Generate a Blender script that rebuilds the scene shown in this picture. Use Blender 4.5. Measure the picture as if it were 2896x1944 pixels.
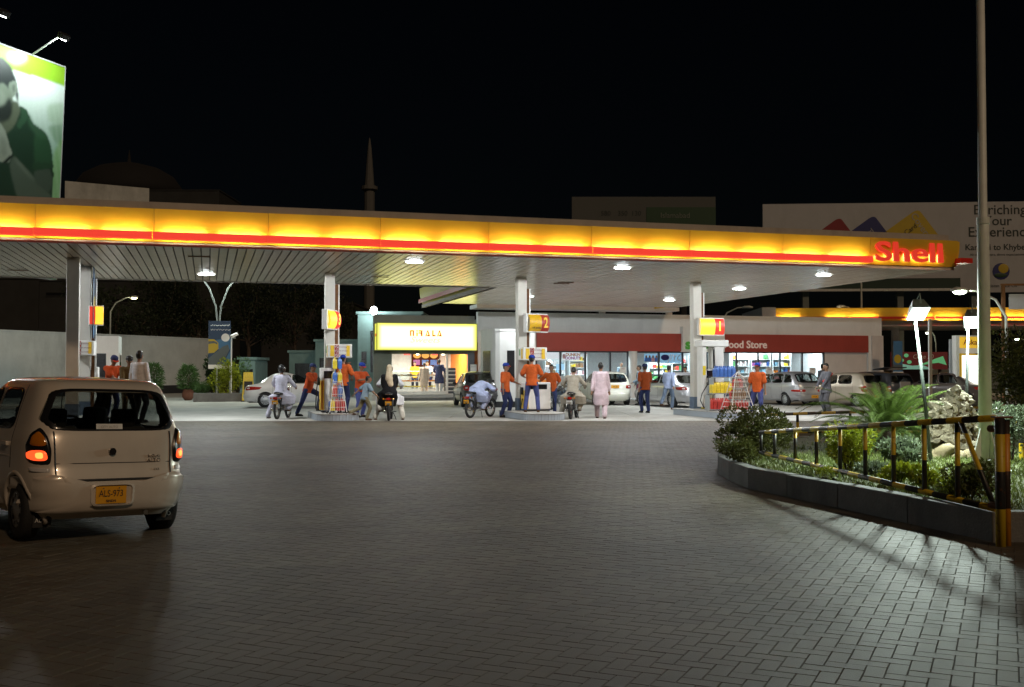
import bpy, bmesh, math, random
import numpy as np
from mathutils import Vector, Matrix, Euler
random.seed(7); rng = np.random.default_rng(7)
R = math.radians
sc = bpy.context.scene
for o in list(bpy.data.objects): bpy.data.objects.remove(o)
# ------------------------------------------------------------------ camera
FPX, HOR, CU, CV, HC = 3000.0, 1050.0, 1448.0, 972.0, 1.5      # photograph 2896 x 1944
PITCH = math.atan((HOR-CV)/FPX)
cd = bpy.data.cameras.new('camera'); cam = bpy.data.objects.new('camera', cd); sc.collection.objects.link(cam)
cd.sensor_width = 36; cd.lens = 36*FPX/2896; cd.clip_end = 2000; cd.clip_start = .05
cam.location = (0, 0, HC); cam.rotation_euler = (R(90)+PITCH, 0, 0); sc.camera = cam
# ------------------------------------------------------------------ night sky, one dim warm sun lamp standing for the street's glow
SUN_EL, SUN_AZ = 33, 28          # light comes from behind the camera, a little to its right
w = bpy.data.worlds.new('World'); sc.world = w; w.use_nodes = True
wn = w.node_tree.nodes; wl = w.node_tree.links
sky = wn.new('ShaderNodeTexSky'); sky.sky_type = 'NISHITA'; sky.sun_disc = False
sky.sun_elevation = R(SUN_EL); sky.sun_rotation = R(180-SUN_AZ)
wl.new(sky.outputs[0], wn['Background'].inputs[0]); wn['Background'].inputs[1].default_value = 0.0003
sl = bpy.data.lights.new('sun', 'SUN'); so = bpy.data.objects.new('sun', sl); sc.collection.objects.link(so)
sl.energy = 0.62; sl.angle = R(4); sl.color = (1.0, .71, .46)
so.rotation_euler = Euler((R(90-SUN_EL), 0, R(SUN_AZ)), 'XYZ'); so.location = (10, -20, 20)
vs = sc.view_settings; vs.view_transform = 'Standard'; vs.look = 'None'; vs.exposure = 0.0; vs.gamma = 1; vs.use_curve_mapping = False
cy = sc.cycles
cy.use_denoising = True; cy.max_bounces = 6; cy.diffuse_bounces = 3; cy.glossy_bounces = 3; cy.transparent_max_bounces = 12
cy.transmission_bounces = 4; cy.sample_clamp_indirect = 3; cy.caustics_reflective = False; cy.caustics_refractive = False
# ------------------------------------------------------------------ pixel -> place
_cp, _sp = math.cos(PITCH), math.sin(PITCH)
def ray(u, v):
    x = (u-CU)/FPX; y = -(v-CV)/FPX
    return Vector((x, _cp - y*_sp, _sp + y*_cp))
def G(u, v, z=0.0):
    d = ray(u, v); k = (z-HC)/d.z; return Vector((d.x*k, d.y*k, z))
def D(u, v, Y):
    d = ray(u, v); k = Y/d.y; return Vector((d.x*k, Y, HC+d.z*k))
# ------------------------------------------------------------------ object helpers
col = sc.collection
def tag(o, label=None, cat=None, group=None, kind=None):
    if label: o['label'] = label
    if cat: o['category'] = cat
    if group: o['group'] = group
    if kind: o['kind'] = kind
    return o
def empty(name, loc=(0,0,0), rz=0.0, label=None, cat=None, group=None, kind=None, parent=None):
    o = bpy.data.objects.new(name, None); col.objects.link(o); o.empty_display_size = .2
    o.location = loc; o.rotation_euler = (0, 0, rz)
    if parent: o.parent = parent
    return tag(o, label, cat, group, kind)
class MB:
    def __init__(s): s.v = []; s.f = []
    def add(s, vs, fs):
        n = len(s.v); s.v.extend([tuple(p) for p in vs]); s.f.extend([tuple(i+n for i in f) for f in fs]); return s
    def box(s, c, d, rz=0.0, rx=0.0, ry=0.0, taper=1.0):
        hx, hy, hz = d[0]/2, d[1]/2, d[2]/2
        M = Euler((rx, ry, rz)).to_matrix()
        P = []
        for z in (-1, 1):
            k = taper if z > 0 else 1.0
            for x, y in ((-1,-1),(1,-1),(1,1),(-1,1)):
                P.append(M @ Vector((x*hx*k, y*hy*k, z*hz)) + Vector(c))
        return s.add(P, [(3,2,1,0),(4,5,6,7),(0,1,5,4),(1,2,6,5),(2,3,7,6),(3,0,4,7)])
    def bb(s, a, b):   # box from two corners
        return s.box([(a[i]+b[i])/2 for i in range(3)], [abs(b[i]-a[i]) for i in range(3)])
    def tube(s, pts, r, n=8, caps=True):
        pts = [Vector(p) for p in pts]; rs = r if isinstance(r, (list, tuple)) else [r]*len(pts)
        V = []; F = []; up = None
        for i, p in enumerate(pts):
            t = (pts[min(i+1, len(pts)-1)] - pts[max(i-1, 0)]); t = t.normalized() if t.length > 1e-9 else Vector((0,0,1))
            if up is None:
                up = Vector((0,0,1)) if abs(t.z) < .9 else Vector((1,0,0))
            x = t.cross(up); x = x.normalized() if x.length > 1e-6 else Vector((1,0,0)); y = x.cross(t).normalized(); up = y
            for k in range(n):
                a = 2*math.pi*k/n; V.append(p + (x*math.cos(a)+y*math.sin(a))*rs[i])
        for i in range(len(pts)-1):
            for k in range(n):
                F.append((i*n+k, i*n+(k+1)%n, (i+1)*n+(k+1)%n, (i+1)*n+k))
        if caps:
            F.append(tuple(reversed(range(n)))); F.append(tuple(range((len(pts)-1)*n, len(pts)*n)))
        return s.add(V, F)
    def cyl(s, a, b, r, n=16, r2=None): return s.tube([a, b], [r, r if r2 is None else r2], n)
    def ell(s, c, r, n=14, m=8, M=None):
        V = []; F = []; c = Vector(c)
        for i in range(m+1):
            th = math.pi*i/m
            for k in range(n):
                a = 2*math.pi*k/n
                p = Vector((r[0]*math.sin(th)*math.cos(a), r[1]*math.sin(th)*math.sin(a), r[2]*math.cos(th)))
                if M is not None: p = M @ p
                V.append(c+p)
        for i in range(m):
            for k in range(n):
                F.append((i*n+k, (i+1)*n+k, (i+1)*n+(k+1)%n, i*n+(k+1)%n))
        return s.add(V, F)
    def rings(s, rings, close=True, caps=True):   # list of equal-length point rings
        n = len(rings[0]); V = [p for r in rings for p in r]; F = []
        for i in range(len(rings)-1):
            for k in range(n if close else n-1):
                F.append((i*n+k, i*n+(k+1)%n, (i+1)*n+(k+1)%n, (i+1)*n+k))
        if caps: F.append(tuple(reversed(range(n)))); F.append(tuple(range((len(rings)-1)*n, len(rings)*n)))
        return s.add(V, F)
    def lathe(s, prof, c=(0,0,0), n=20):
        c = Vector(c)
        return s.rings([[c+Vector((r*math.cos(2*math.pi*k/n), r*math.sin(2*math.pi*k/n), z)) for k in range(n)] for r, z in prof])
    def prism(s, poly, z0, z1):
        n = len(poly); V = [(x, y, z0) for x, y in poly]+[(x, y, z1) for x, y in poly]
        F = [tuple(reversed(range(n))), tuple(range(n, 2*n))]+[(k, (k+1)%n, n+(k+1)%n, n+k) for k in range(n)]
        return s.add(V, F)
    def quad(s, a, b, c, d): return s.add([a, b, c, d], [(0,1,2,3)])
    def build(s, name, mat, parent=None, smooth=False, bevel=0.0, loc=None, rot=None, kind=None, fixn=True):
        me = bpy.data.meshes.new(name); me.from_pydata(s.v, [], s.f)
        if fixn:
            bm = bmesh.new(); bm.from_mesh(me); bmesh.ops.recalc_face_normals(bm, faces=bm.faces); bm.to_mesh(me); bm.free()
        return mobj(name, me, mat, parent, smooth, bevel, loc, rot, kind)
def mobj(name, me, mat, parent=None, smooth=False, bevel=0.0, loc=None, rot=None, kind=None):
    if mat: me.materials.append(M[mat] if isinstance(mat, str) else mat)
    o = bpy.data.objects.new(name, me); col.objects.link(o)
    if parent: o.parent = parent
    if loc is not None: o.location = loc
    if rot is not None: o.rotation_euler = rot
    if smooth:
        me.polygons.foreach_set('use_smooth', [True]*len(me.polygons))
    if bevel:
        b = o.modifiers.new('b', 'BEVEL'); b.width = bevel; b.segments = 2; b.limit_method = 'ANGLE'; b.angle_limit = R(40)
    if kind: o['kind'] = kind
    return o
def box(name, c, d, mat, parent=None, bevel=0.0, **k):
    rk = {q: k.pop(q) for q in ('rz','rx','ry','taper') if q in k}
    return MB().box(c, d, **rk).build(name, mat, parent, bevel=bevel, **k)
def text(name, s, loc, rot, size, mat, parent=None, ext=.003, off=0.0, align='CENTER', sx=1.0, shear=0.0):
    cu = bpy.data.curves.new(name, 'FONT'); cu.body = s; cu.size = size; cu.extrude = ext; cu.offset = off; cu.shear = shear
    cu.align_x = align; cu.align_y = 'CENTER'; cu.resolution_u = 3; cu.materials.append(M[mat] if isinstance(mat, str) else mat)
    t_ = bpy.data.objects.new(name, cu); col.objects.link(t_)
    me = bpy.data.meshes.new_from_object(t_.evaluated_get(bpy.context.evaluated_depsgraph_get())); me.name = name
    bpy.data.objects.remove(t_); bpy.data.curves.remove(cu)
    o = bpy.data.objects.new(name, me); col.objects.link(o); o.location = loc; o.rotation_euler = rot; o.scale = (sx, 1, 1)
    if parent: o.parent = parent
    return o
def copy_tree(o, parent=None):
    c = o.copy(); col.objects.link(c)
    if parent: c.parent = parent
    for ch in list(o.children): copy_tree(ch, c)
    return c
def npmesh(name, V, F):
    V = np.asarray(V, np.float32); F = np.asarray(F, np.int32); k = F.shape[1]
    me = bpy.data.meshes.new(name); me.vertices.add(len(V)); me.vertices.foreach_set('co', V.ravel())
    me.loops.add(F.size); me.loops.foreach_set('vertex_index', F.ravel()); me.polygons.add(len(F))
    me.polygons.foreach_set('loop_start', np.arange(0, F.size, k, dtype=np.int32)); me.update(calc_edges=True); me.validate(); me.shade_flat(); return me
# ------------------------------------------------------------------ materials
M = {}
def mat(name, c, rough=.6, metal=0.0, var=.12, scale=6.0, bump=0.0, bscale=60.0, emit=None, es=0.0, coat=0.0, spec=.5, island=0.0, dirt=0.0, world=False):
    m = bpy.data.materials.new(name); m.use_nodes = True; nt = m.node_tree; b = nt.nodes['Principled BSDF']; L = nt.links.new
    b.inputs['Roughness'].default_value = rough; b.inputs['Metallic'].default_value = metal
    b.inputs['Specular IOR Level'].default_value = spec; b.inputs['Coat Weight'].default_value = coat; b.inputs['Coat Roughness'].default_value = .05
    tc = nt.nodes.new('ShaderNodeTexCoord')
    gp_ = nt.nodes.new('ShaderNodeNewGeometry') if world else None; CO = gp_.outputs['Position'] if world else tc.outputs['Object']
    n = nt.nodes.new('ShaderNodeTexNoise'); n.inputs['Scale'].default_value = scale; n.inputs['Detail'].default_value = 6; n.inputs['Roughness'].default_value = .65
    L(CO, n.inputs['Vector'])
    mr = nt.nodes.new('ShaderNodeMapRange'); mr.inputs[1].default_value = .25; mr.inputs[2].default_value = .75
    mr.inputs[3].default_value = 1-var; mr.inputs[4].default_value = 1+var; L(n.outputs['Fac'], mr.inputs[0])
    val = mr.outputs[0]
    if island:
        g = nt.nodes.new('ShaderNodeNewGeometry'); m2 = nt.nodes.new('ShaderNodeMapRange'); m2.inputs[3].default_value = 1-island; m2.inputs[4].default_value = 1+island
        L(g.outputs['Random Per Island'], m2.inputs[0]); mu = nt.nodes.new('ShaderNodeMath'); mu.operation = 'MULTIPLY'; L(val, mu.inputs[0]); L(m2.outputs[0], mu.inputs[1]); val = mu.outputs[0]
    if dirt:
        n2 = nt.nodes.new('ShaderNodeTexNoise'); n2.inputs['Scale'].default_value = scale*.35; n2.inputs['Detail'].default_value = 8; n2.inputs['Roughness'].default_value = .7
        mp = nt.nodes.new('ShaderNodeMapping'); mp.inputs['Scale'].default_value = (1,1,.35); L(CO, mp.inputs[0]); L(mp.outputs[0], n2.inputs['Vector'])
        m3 = nt.nodes.new('ShaderNodeMapRange'); m3.inputs[1].default_value = .5; m3.inputs[2].default_value = .72; m3.inputs[3].default_value = 1; m3.inputs[4].default_value = 1-dirt
        L(n2.outputs['Fac'], m3.inputs[0]); mu = nt.nodes.new('ShaderNodeMath'); mu.operation = 'MULTIPLY'; L(val, mu.inputs[0]); L(m3.outputs[0], mu.inputs[1]); val = mu.outputs[0]
    vm = nt.nodes.new('ShaderNodeVectorMath'); vm.operation = 'SCALE'; vm.inputs[0].default_value = c; L(val, vm.inputs['Scale'])
    L(vm.outputs[0], b.inputs['Base Color'])
    if bump:
        n3 = nt.nodes.new('ShaderNodeTexNoise'); n3.inputs['Scale'].default_value = bscale; n3.inputs['Detail'].default_value = 4; L(CO, n3.inputs['Vector'])
        bp = nt.nodes.new('ShaderNodeBump'); bp.inputs['Strength'].default_value = bump; bp.inputs['Distance'].default_value = .02; L(n3.outputs['Fac'], bp.inputs['Height']); L(bp.outputs[0], b.inputs['Normal'])
    if emit:
        b.inputs['Emission Color'].default_value = (*emit, 1); b.inputs['Emission Strength'].default_value = es
    M[name] = m; return m
def glow(name, c, s):
    m = bpy.data.materials.new(name); m.use_nodes = True; nt = m.node_tree; nt.nodes.remove(nt.nodes['Principled BSDF'])
    e = nt.nodes.new('ShaderNodeEmission'); e.inputs[0].default_value = (*c, 1); e.inputs[1].default_value = s
    nt.links.new(e.outputs[0], nt.nodes['Material Output'].inputs[0]); M[name] = m; return m
def glassm(name, tint, fr=1.45, rough=.02):
    m = bpy.data.materials.new(name); m.use_nodes = True; nt = m.node_tree; nt.nodes.remove(nt.nodes['Principled BSDF']); L = nt.links.new
    t = nt.nodes.new('ShaderNodeBsdfTransparent'); t.inputs[0].default_value = (*tint, 1); g = nt.nodes.new('ShaderNodeBsdfGlossy'); g.inputs['Roughness'].default_value = rough
    f = nt.nodes.new('ShaderNodeFresnel'); f.inputs[0].default_value = fr; mx = nt.nodes.new('ShaderNodeMixShader')
    ge = nt.nodes.new('ShaderNodeNewGeometry'); mi_ = nt.nodes.new('ShaderNodeMapRange'); mi_.inputs[3].default_value = fr; mi_.inputs[4].default_value = 1/fr; L(ge.outputs['Backfacing'], mi_.inputs[0]); L(mi_.outputs[0], f.inputs[0])
    L(f.outputs[0], mx.inputs[0]); L(t.outputs[0], mx.inputs[1]); L(g.outputs[0], mx.inputs[2]); L(mx.outputs[0], nt.nodes['Material Output'].inputs[0]); M[name] = m; return m
def stripes(name, c1, c2, period, axis, rough=.45):   # painted bands along an object axis, chipped with rust
    m = mat(name, (1,1,1), rough); nt = m.node_tree; L = nt.links.new; b = nt.nodes['Principled BSDF']
    tc = nt.nodes.new('ShaderNodeTexCoord'); sx = nt.nodes.new('ShaderNodeSeparateXYZ'); L(tc.outputs['Object'], sx.inputs[0])
    a = nt.nodes.new('ShaderNodeMath'); a.operation = 'DIVIDE'; a.inputs[1].default_value = period; L(sx.outputs[axis], a.inputs[0])
    fr = nt.nodes.new('ShaderNodeMath'); fr.operation = 'FRACT'; L(a.outputs[0], fr.inputs[0])
    gt = nt.nodes.new('ShaderNodeMath'); gt.operation = 'GREATER_THAN'; gt.inputs[1].default_value = .5; L(fr.outputs[0], gt.inputs[0])
    mx = nt.nodes.new('ShaderNodeMix'); mx.data_type = 'RGBA'; L(gt.outputs[0], mx.inputs[0]); mx.inputs[6].default_value = (*c1,1); mx.inputs[7].default_value = (*c2,1)
    n = nt.nodes.new('ShaderNodeTexNoise'); n.inputs['Scale'].default_value = 14; n.inputs['Detail'].default_value = 8; n.inputs['Roughness'].default_value=.75; L(tc.outputs['Object'], n.inputs['Vector'])
    th = nt.nodes.new('ShaderNodeMapRange'); th.inputs[1].default_value = .57; th.inputs[2].default_value = .66; L(n.outputs['Fac'], th.inputs[0])
    m2 = nt.nodes.new('ShaderNodeMix'); m2.data_type = 'RGBA'; L(th.outputs[0], m2.inputs[0]); L(mx.outputs[2], m2.inputs[6]); m2.inputs[7].default_value = (.12,.045,.015,1)
    L(m2.outputs[2], b.inputs['Base Color']); return m
# surfaces
mat('paver', (.096,.080,.057), .62, var=.38, scale=.45, bump=.22, bscale=150, island=.15, dirt=.55, spec=.22, world=True)
mat('paver_joint', (.062,.052,.038), .95, var=.3, scale=5)
mat('concrete', (.43,.42,.385), .68, var=.2, scale=.8, bump=.25, bscale=90, dirt=.4, world=True)
mat('asphalt', (.07,.068,.064), .85, var=.25, scale=.6, bump=.3, bscale=60)
mat('dust', (.10,.09,.075), .95, var=.3, scale=.2)
mat('kerb', (.16,.16,.155), .85, var=.3, scale=3, bump=.4, bscale=40, dirt=.4)
mat('island_top', (.5,.49,.46), .7, var=.15, scale=3, dirt=.3)
mat('tile_grey', (.36,.40,.45), .35, var=.12, scale=4, island=.14)
mat('tile_pink', (.5,.36,.36), .35)
mat('grout', (.2,.2,.2), .9)
mat('white_paint', (.80,.78,.74), .55, var=.08, scale=2.5, dirt=.18)
mat('soffit', (.68,.63,.52), .20, var=.06, scale=3, island=.05, dirt=.12)
mat('soffit_void', (.05,.045,.035), .9)
mat('rust', (.16,.07,.025), .85, var=.4, scale=15)
mat('pillar_paint', (.60,.57,.51), .5, var=.08, scale=2.5, dirt=.25)
mat('parapet', (.42,.39,.37), .75, var=.12, scale=2, dirt=.25)
mat('fascia_yellow', (.84,.53,.035), .42, var=.04, scale=1.5)
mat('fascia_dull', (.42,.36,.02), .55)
mat('fascia_red', (.45,.03,.015), .45)
mat('red_bar', (.55,.03,.02), .4, emit=(1,.06,.035), es=.80, var=.06)
mat('red_bar_dim', (.4,.015,.008), .4, emit=(1,.03,.01), es=.06)
glow('tube_warm', (1,.86,.50), 52.0)
mat('letter_red', (.6,.03,.015), .4, emit=(1,.06,.03), es=.55, var=.25, scale=1.2)
glow('lamp_white', (.90,.97,1.0), 30.0)
glow('tube_white', (.88,.96,1.0), 5.0)
glow('tube_shop', (1,.93,.82), 5.0)
glow('bulb_warm', (1,.85,.55), 18.0)
glow('sodium_lens', (1,.95,.45), 9.0)
glow('mercury_lens', (.85,1.0,.7), 22.0)
glow('flood_lens', (.92,1.0,.98), 30.0)
mat('dark', (.02,.02,.022), .6); mat('black_gloss', (.012,.012,.014), .25, coat=.4); mat('black_rubber', (.02,.02,.02), .8, var=.3)
mat('pole_dark', (.05,.06,.055), .5, metal=.2); mat('arm_grey', (.20,.22,.21), .5, metal=.2)
mat('grey_metal', (.42,.44,.45), .45, metal=.6, var=.1, scale=8); mat('galv', (.56,.58,.55), .5, metal=.15, var=.15, scale=6, dirt=.2)
mat('chrome', (.75,.75,.75), .15, metal=1.0, var=.05); mat('alu', (.55,.56,.58), .3, metal=.9)
mat('red_board', (.36,.05,.035), .55, var=.1, scale=1.2, dirt=.2)
mat('board_white', (.42,.43,.45), .6, var=.05, scale=1, dirt=.15)
mat('frame_dark', (.05,.055,.065), .4, metal=.3)
mat('plinth_blue', (.10,.14,.21), .6, dirt=.3); mat('wall_cool', (.5,.52,.5), .75, var=.14, scale=1.0, dirt=.35, bump=.15, bscale=20)
mat('store_wall', (.66,.61,.58), .7, var=.06, scale=1.5, dirt=.18); mat('store_white', (.80,.80,.78), .7, var=.05, scale=1.5, dirt=.15)
mat('interior', (.75,.78,.78), .7); mat('interior_floor', (.5,.48,.44), .35); mat('shelf', (.72,.78,.78), .5)
mat('black_plinth', (.02,.02,.022), .7); mat('teal_wall', (.11,.17,.16), .8, var=.2, scale=1.5); mat('dim_wall', (.17,.19,.17), .85, var=.2, scale=.8)
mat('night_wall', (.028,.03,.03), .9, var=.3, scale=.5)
for nm, c in (('goods_white',(.75,.75,.74)),('goods_blue',(.06,.16,.5)),('goods_yellow',(.8,.6,.04)),('goods_red',(.55,.05,.04)),('goods_green',(.1,.35,.12)),('goods_orange',(.8,.25,.03)),('goods_purple',(.3,.08,.3)),('goods_brown',(.3,.17,.08)),('goods_pink',(.75,.4,.42)),('goods_cyan',(.25,.5,.65))):
    mat(nm, c, .4, var=.25, scale=20, island=.25)
glassm('shop_glass', (.93,.96,.97), 1.35); glassm('car_glass', (.50,.52,.50), 1.5); glassm('clear_glass', (.9,.94,.94), 1.4)
glassm('dark_glass', (.08,.09,.09), 1.5)
# people
mat('skin', (.27,.145,.085), .55, var=.06, scale=10); mat('skin_dark', (.19,.10,.06), .55, var=.06); mat('hair', (.012,.010,.009), .55); mat('hair_grey', (.12,.11,.10), .6)
def cloth(n, c): mat(n, c, .85, var=.18, scale=9, bump=.9, bscale=13, spec=.2)
for n, c in (('orange_shirt',(.56,.105,.022)),('red_orange_shirt',(.50,.075,.018)),('rust_shirt',(.33,.062,.014)),('navy',(.03,.04,.11)),('navy_light',(.06,.075,.22)),('cap_blue',(.02,.05,.32)),('cap_red',(.5,.05,.02)),('white_cloth',(.72,.72,.74)),('lavender',(.56,.55,.66)),('pale_blue',(.50,.56,.80)),('khaki',(.36,.33,.27)),('pink_cloth',(.66,.53,.58)),('sky_shirt',(.38,.45,.66)),('grey_blue',(.22,.30,.37)),('olive',(.20,.18,.11)),('brown_uniform',(.11,.075,.03)),('black_cloth',(.012,.012,.014)),('beige_scarf',(.55,.44,.30)),('grey_uniform',(.10,.10,.115)),('red_sash',(.6,.03,.02)),('yellow_shirt',(.8,.42,.03)),('floral',(.62,.5,.42)),('denim',(.13,.17,.24)),('maroon',(.16,.03,.05)),('cream',(.6,.57,.5)),('shoe',(.02,.018,.017)),('sandal',(.09,.05,.03)),('sole',(.3,.25,.2))): cloth(n, c)
# cars
def paint(n, c, metal=.0, rough=.3): mat(n, c, rough, metal=metal, var=.04, scale=3, coat=.8, spec=.5, dirt=.08)
paint('paint_silver', (.70,.63,.55), .22, .32); paint('paint_white', (.72,.72,.70)); paint('paint_silver2', (.42,.42,.44), .6, .35); paint('paint_beige', (.42,.36,.28), .4, .35)
paint('paint_dark', (.03,.03,.035)); paint('paint_brown', (.07,.05,.045)); paint('paint_ivory', (.70,.70,.60)); paint('paint_red', (.3,.02,.015)); paint('paint_lime', (.25,.32,.05))
mat('tyre', (.018,.018,.018), .85, var=.3, scale=10, bump=.3); mat('hubcap', (.42,.43,.44), .4, metal=.7); mat('bumper_dark', (.03,.03,.03), .6)
mat('lens_red', (.32,.012,.008), .12, coat=1); mat('lens_amber', (.5,.16,.01), .12, coat=1); mat('lens_clear', (.6,.6,.6), .1, coat=1)
mat('lens_lit', (.9,.08,.02), .2, emit=(1,.085,.018), es=1.5); mat('lens_lit_core', (.9,.2,.03), .2, emit=(1,.26,.05), es=2.6)
mat('plate_yellow', (.72,.33,.012), .45, var=.08); mat('plate_white', (.7,.7,.68), .45); mat('ink', (.02,.018,.015), .6); mat('seat_cloth', (.08,.08,.075), .9); mat('brass', (.7,.45,.12), .3, metal=.9)
# plants
def leafm(n, c, tr=.25):
    m = mat(n, c, .5, var=.25, scale=3, island=.4, spec=.35); nt = m.node_tree; b = nt.nodes['Principled BSDF']
    b.inputs['Subsurface Weight'].default_value = 0; t = nt.nodes.new('ShaderNodeBsdfTranslucent'); mx = nt.nodes.new('ShaderNodeMixShader'); mx.inputs[0].default_value = tr
    src = b.inputs['Base Color'].links[0].from_socket; nt.links.new(src, t.inputs[0]); out = nt.nodes['Material Output']
    nt.links.new(b.outputs[0], mx.inputs[1]); nt.links.new(t.outputs[0], mx.inputs[2]); nt.links.new(mx.outputs[0], out.inputs[0])
leafm('leaf_dark', (.035,.06,.02)); leafm('leaf_mid', (.06,.12,.03)); leafm('leaf_lime', (.26,.30,.02)); leafm('leaf_sago', (.105,.16,.035)); leafm('leaf_night', (.03,.04,.02)); leafm('grass', (.15,.19,.055)); mat('lawn', (.115,.125,.055), .95, var=.35, scale=5, bump=.6, bscale=40); mat('mast_paint', (.72,.75,.72), .5, var=.1, scale=5, dirt=.15); leafm('leaf_olive', (.09,.10,.025)); leafm('leaf_grey', (.12,.15,.09))
mat('soil', (.11,.095,.055), .95, var=.35, scale=6, bump=.6, bscale=30); mat('bark', (.07,.05,.035), .9, var=.3, bump=.8, bscale=20); mat('terracotta', (.16,.06,.035), .8, var=.25, dirt=.3)
mat('rock', (.19,.16,.11), .95, var=.45, scale=12, bump=1.0, bscale=22, dirt=.6); mat('rock_smooth', (.27,.21,.12), .85, var=.25, scale=5, bump=.5, bscale=18, dirt=.3)
stripes('stripe_x', (.62,.42,.02), (.018,.018,.018), .56, 0); stripes('stripe_z', (.62,.42,.02), (.018,.018,.018), .62, 2)
stripes('stripe_post', (.58,.40,.02), (.016,.016,.016), .64, 2); stripes('stripe_rust', (.55,.22,.015), (.03,.018,.012), .64, 2)
# print colours
for n, c in (('print_white',(.8,.8,.78)),('print_green',(.30,.55,.03)),('print_dkgreen',(.012,.05,.02)),('print_teal',(.45,.72,.68)),('print_skin',(.11,.13,.10)),('print_skin2',(.17,.20,.15)),('print_hair',(.006,.012,.012)),('print_shirt',(.018,.055,.03)),('print_shirt2',(.03,.085,.045)),('print_red',(.22,.015,.02)),('print_blue',(.02,.025,.14)),('print_yellow',(.50,.36,.02)),('print_navy',(.014,.045,.10)),('print_sky',(.05,.16,.30)),('print_road',(.09,.11,.11)),('print_ink',(.02,.03,.025)),('print_grey',(.4,.4,.4)),('print_dgreen2',(.01,.035,.022)),('print_orange',(.75,.22,.02)),('print_purple',(.5,.1,.5)),('print_mint',(.4,.6,.5))):
    mat(n, c, .5, var=.05, scale=2)
# ================================================================== ground
g = MB().quad((-400,-60,-.05),(400,-60,-.05),(400,900,-.05),(-400,900,-.05)).build('ground', 'asphalt'); tag(g, 'dark asphalt ground reaching to the horizon', kind='structure')
yard = MB().quad((-30,-12,-.0038),(34,-12,-.0038),(34,32.0,-.0038),(-30,32.0,-.0038)).build('paved_yard', 'paver_joint'); tag(yard, 'brick paved yard in front of the canopy', kind='structure')
def herringbone():
    w = .1; L = .2; gap = .0035; ang = R(-25); ca, sa = math.cos(ang), math.sin(ang)
    N = 420; I, J = np.meshgrid(np.arange(-N, N), np.arange(-N, N), indexing='ij'); c = (I-J) % 4
    out = []
    for cc, hor in ((0, True), (3, False)):
        i = I[c == cc]; j = J[c == cc]
        x = (i+1.0)*w if hor else (i+.5)*w; y = (j+.5)*w if hor else (j+1.0)*w
        X = x*ca - y*sa; Y = x*sa + y*ca + 16
        k = (Y > 3.2) & (Y < 31.93) & (np.abs(X) < .5*Y+2.5)
        k &= ~((X > 4.6 + np.clip(-(Y-9.4),0,None)*9) & (Y > 9.5) & (Y < 20.5)) | (X < 3.2)
        X, Y = X[k], Y[k]; out.append((X, Y, np.full(X.shape, ang + (0 if hor else math.pi/2))))
    X, Y, A = [np.concatenate(q) for q in zip(*out)]
    return X, Y, A, L/2-gap/2, w/2-gap/2
X, Y, A, hl, hw = herringbone()
dz = rng.normal(0, .0005, X.size); tx = rng.normal(0, .0018, X.size); ty = rng.normal(0, .0018, X.size); A = A + rng.normal(0, .008, X.size)
infr = (np.abs(X) < .485*Y) & (Y > 5.0)
order = np.argsort(np.where(infr, X*X+Y*Y, 1e9)); near = order[:300]
pm = MB(); e = .0025
pm.add([(-hl,-hw,-.016),(hl,-hw,-.016),(hl,hw,-.016),(-hl,hw,-.016),(-hl,-hw,-.005),(hl,-hw,-.005),(hl,hw,-.005),(-hl,hw,-.005),(-hl+e,-hw+e,0),(hl-e,-hw+e,0),(hl-e,hw-e,0),(-hl+e,hw-e,0)],
       [(0,1,5,4),(1,2,6,5),(2,3,7,6),(3,0,4,7),(4,5,9,8),(5,6,10,9),(6,7,11,10),(7,4,8,11),(8,9,10,11)])
pbase = bpy.data.meshes.new('paver'); pbase.from_pydata(pm.v, [], pm.f); pbase.materials.append(M['paver'])
for q in near:
    o = bpy.data.objects.new('paver', pbase); col.objects.link(o); o.parent = yard
    o.location = (X[q], Y[q], dz[q]); o.rotation_euler = (tx[q], ty[q], A[q])
rest = np.ones(X.size, bool); rest[near] = False; idx = np.nonzero(rest)[0]
lv = np.array(pm.v)[4:12]                        # bevel + top ring
lf = np.array([(0,1,5,4),(1,2,6,5),(2,3,7,6),(3,0,4,7),(4,5,6,7)])
ca = np.cos(A[idx])[:,None]; sa = np.sin(A[idx])[:,None]
lz = lv[:,2][None,:]; lz = np.where(lz < -.004, -.0045, lz)
VX = lv[:,0]*ca - lv[:,1]*sa + X[idx][:,None]; VY = lv[:,0]*sa + lv[:,1]*ca + Y[idx][:,None]
VZ = np.broadcast_to(lz, VX.shape) + dz[idx][:,None] + lv[:,0]*ty[idx][:,None] + lv[:,1]*tx[idx][:,None]
V = np.stack([VX, VY, VZ], -1).reshape(-1,3); F = (lf[None]+ (np.arange(len(idx))*8)[:,None,None]).reshape(-1,4)
mobj('paver_field', npmesh('paver_field', V, F), 'paver', yard, kind='stuff')
# concrete forecourt in slabs with open joints
fc = MB().quad((-70,31.9,-.02),(70,31.9,-.02),(70,140,-.02),(-70,140,-.02)).build('forecourt', 'paver_joint'); tag(fc, 'pale concrete forecourt under the canopy', kind='structure')
smesh = {}
for i in range(-7, 7):
    for j in range(0, 8):
        x0 = i*6.0-2; y0 = 31.96 + j*6.2; hx = 2.992; hy = 3.092
        if 'm' not in smesh:
            t = MB().box((0,0,0), (2*hx, 2*hy, .03)); me = bpy.data.meshes.new('concrete_slab'); me.from_pydata(t.v, [], t.f); me.materials.append(M['concrete']); smesh['m'] = me
        o = bpy.data.objects.new('concrete_slab', smesh['m']); col.objects.link(o); o.parent = fc; o.location = (x0+3, y0+3.1, -.011+random.uniform(-.0015,.0015))
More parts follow.
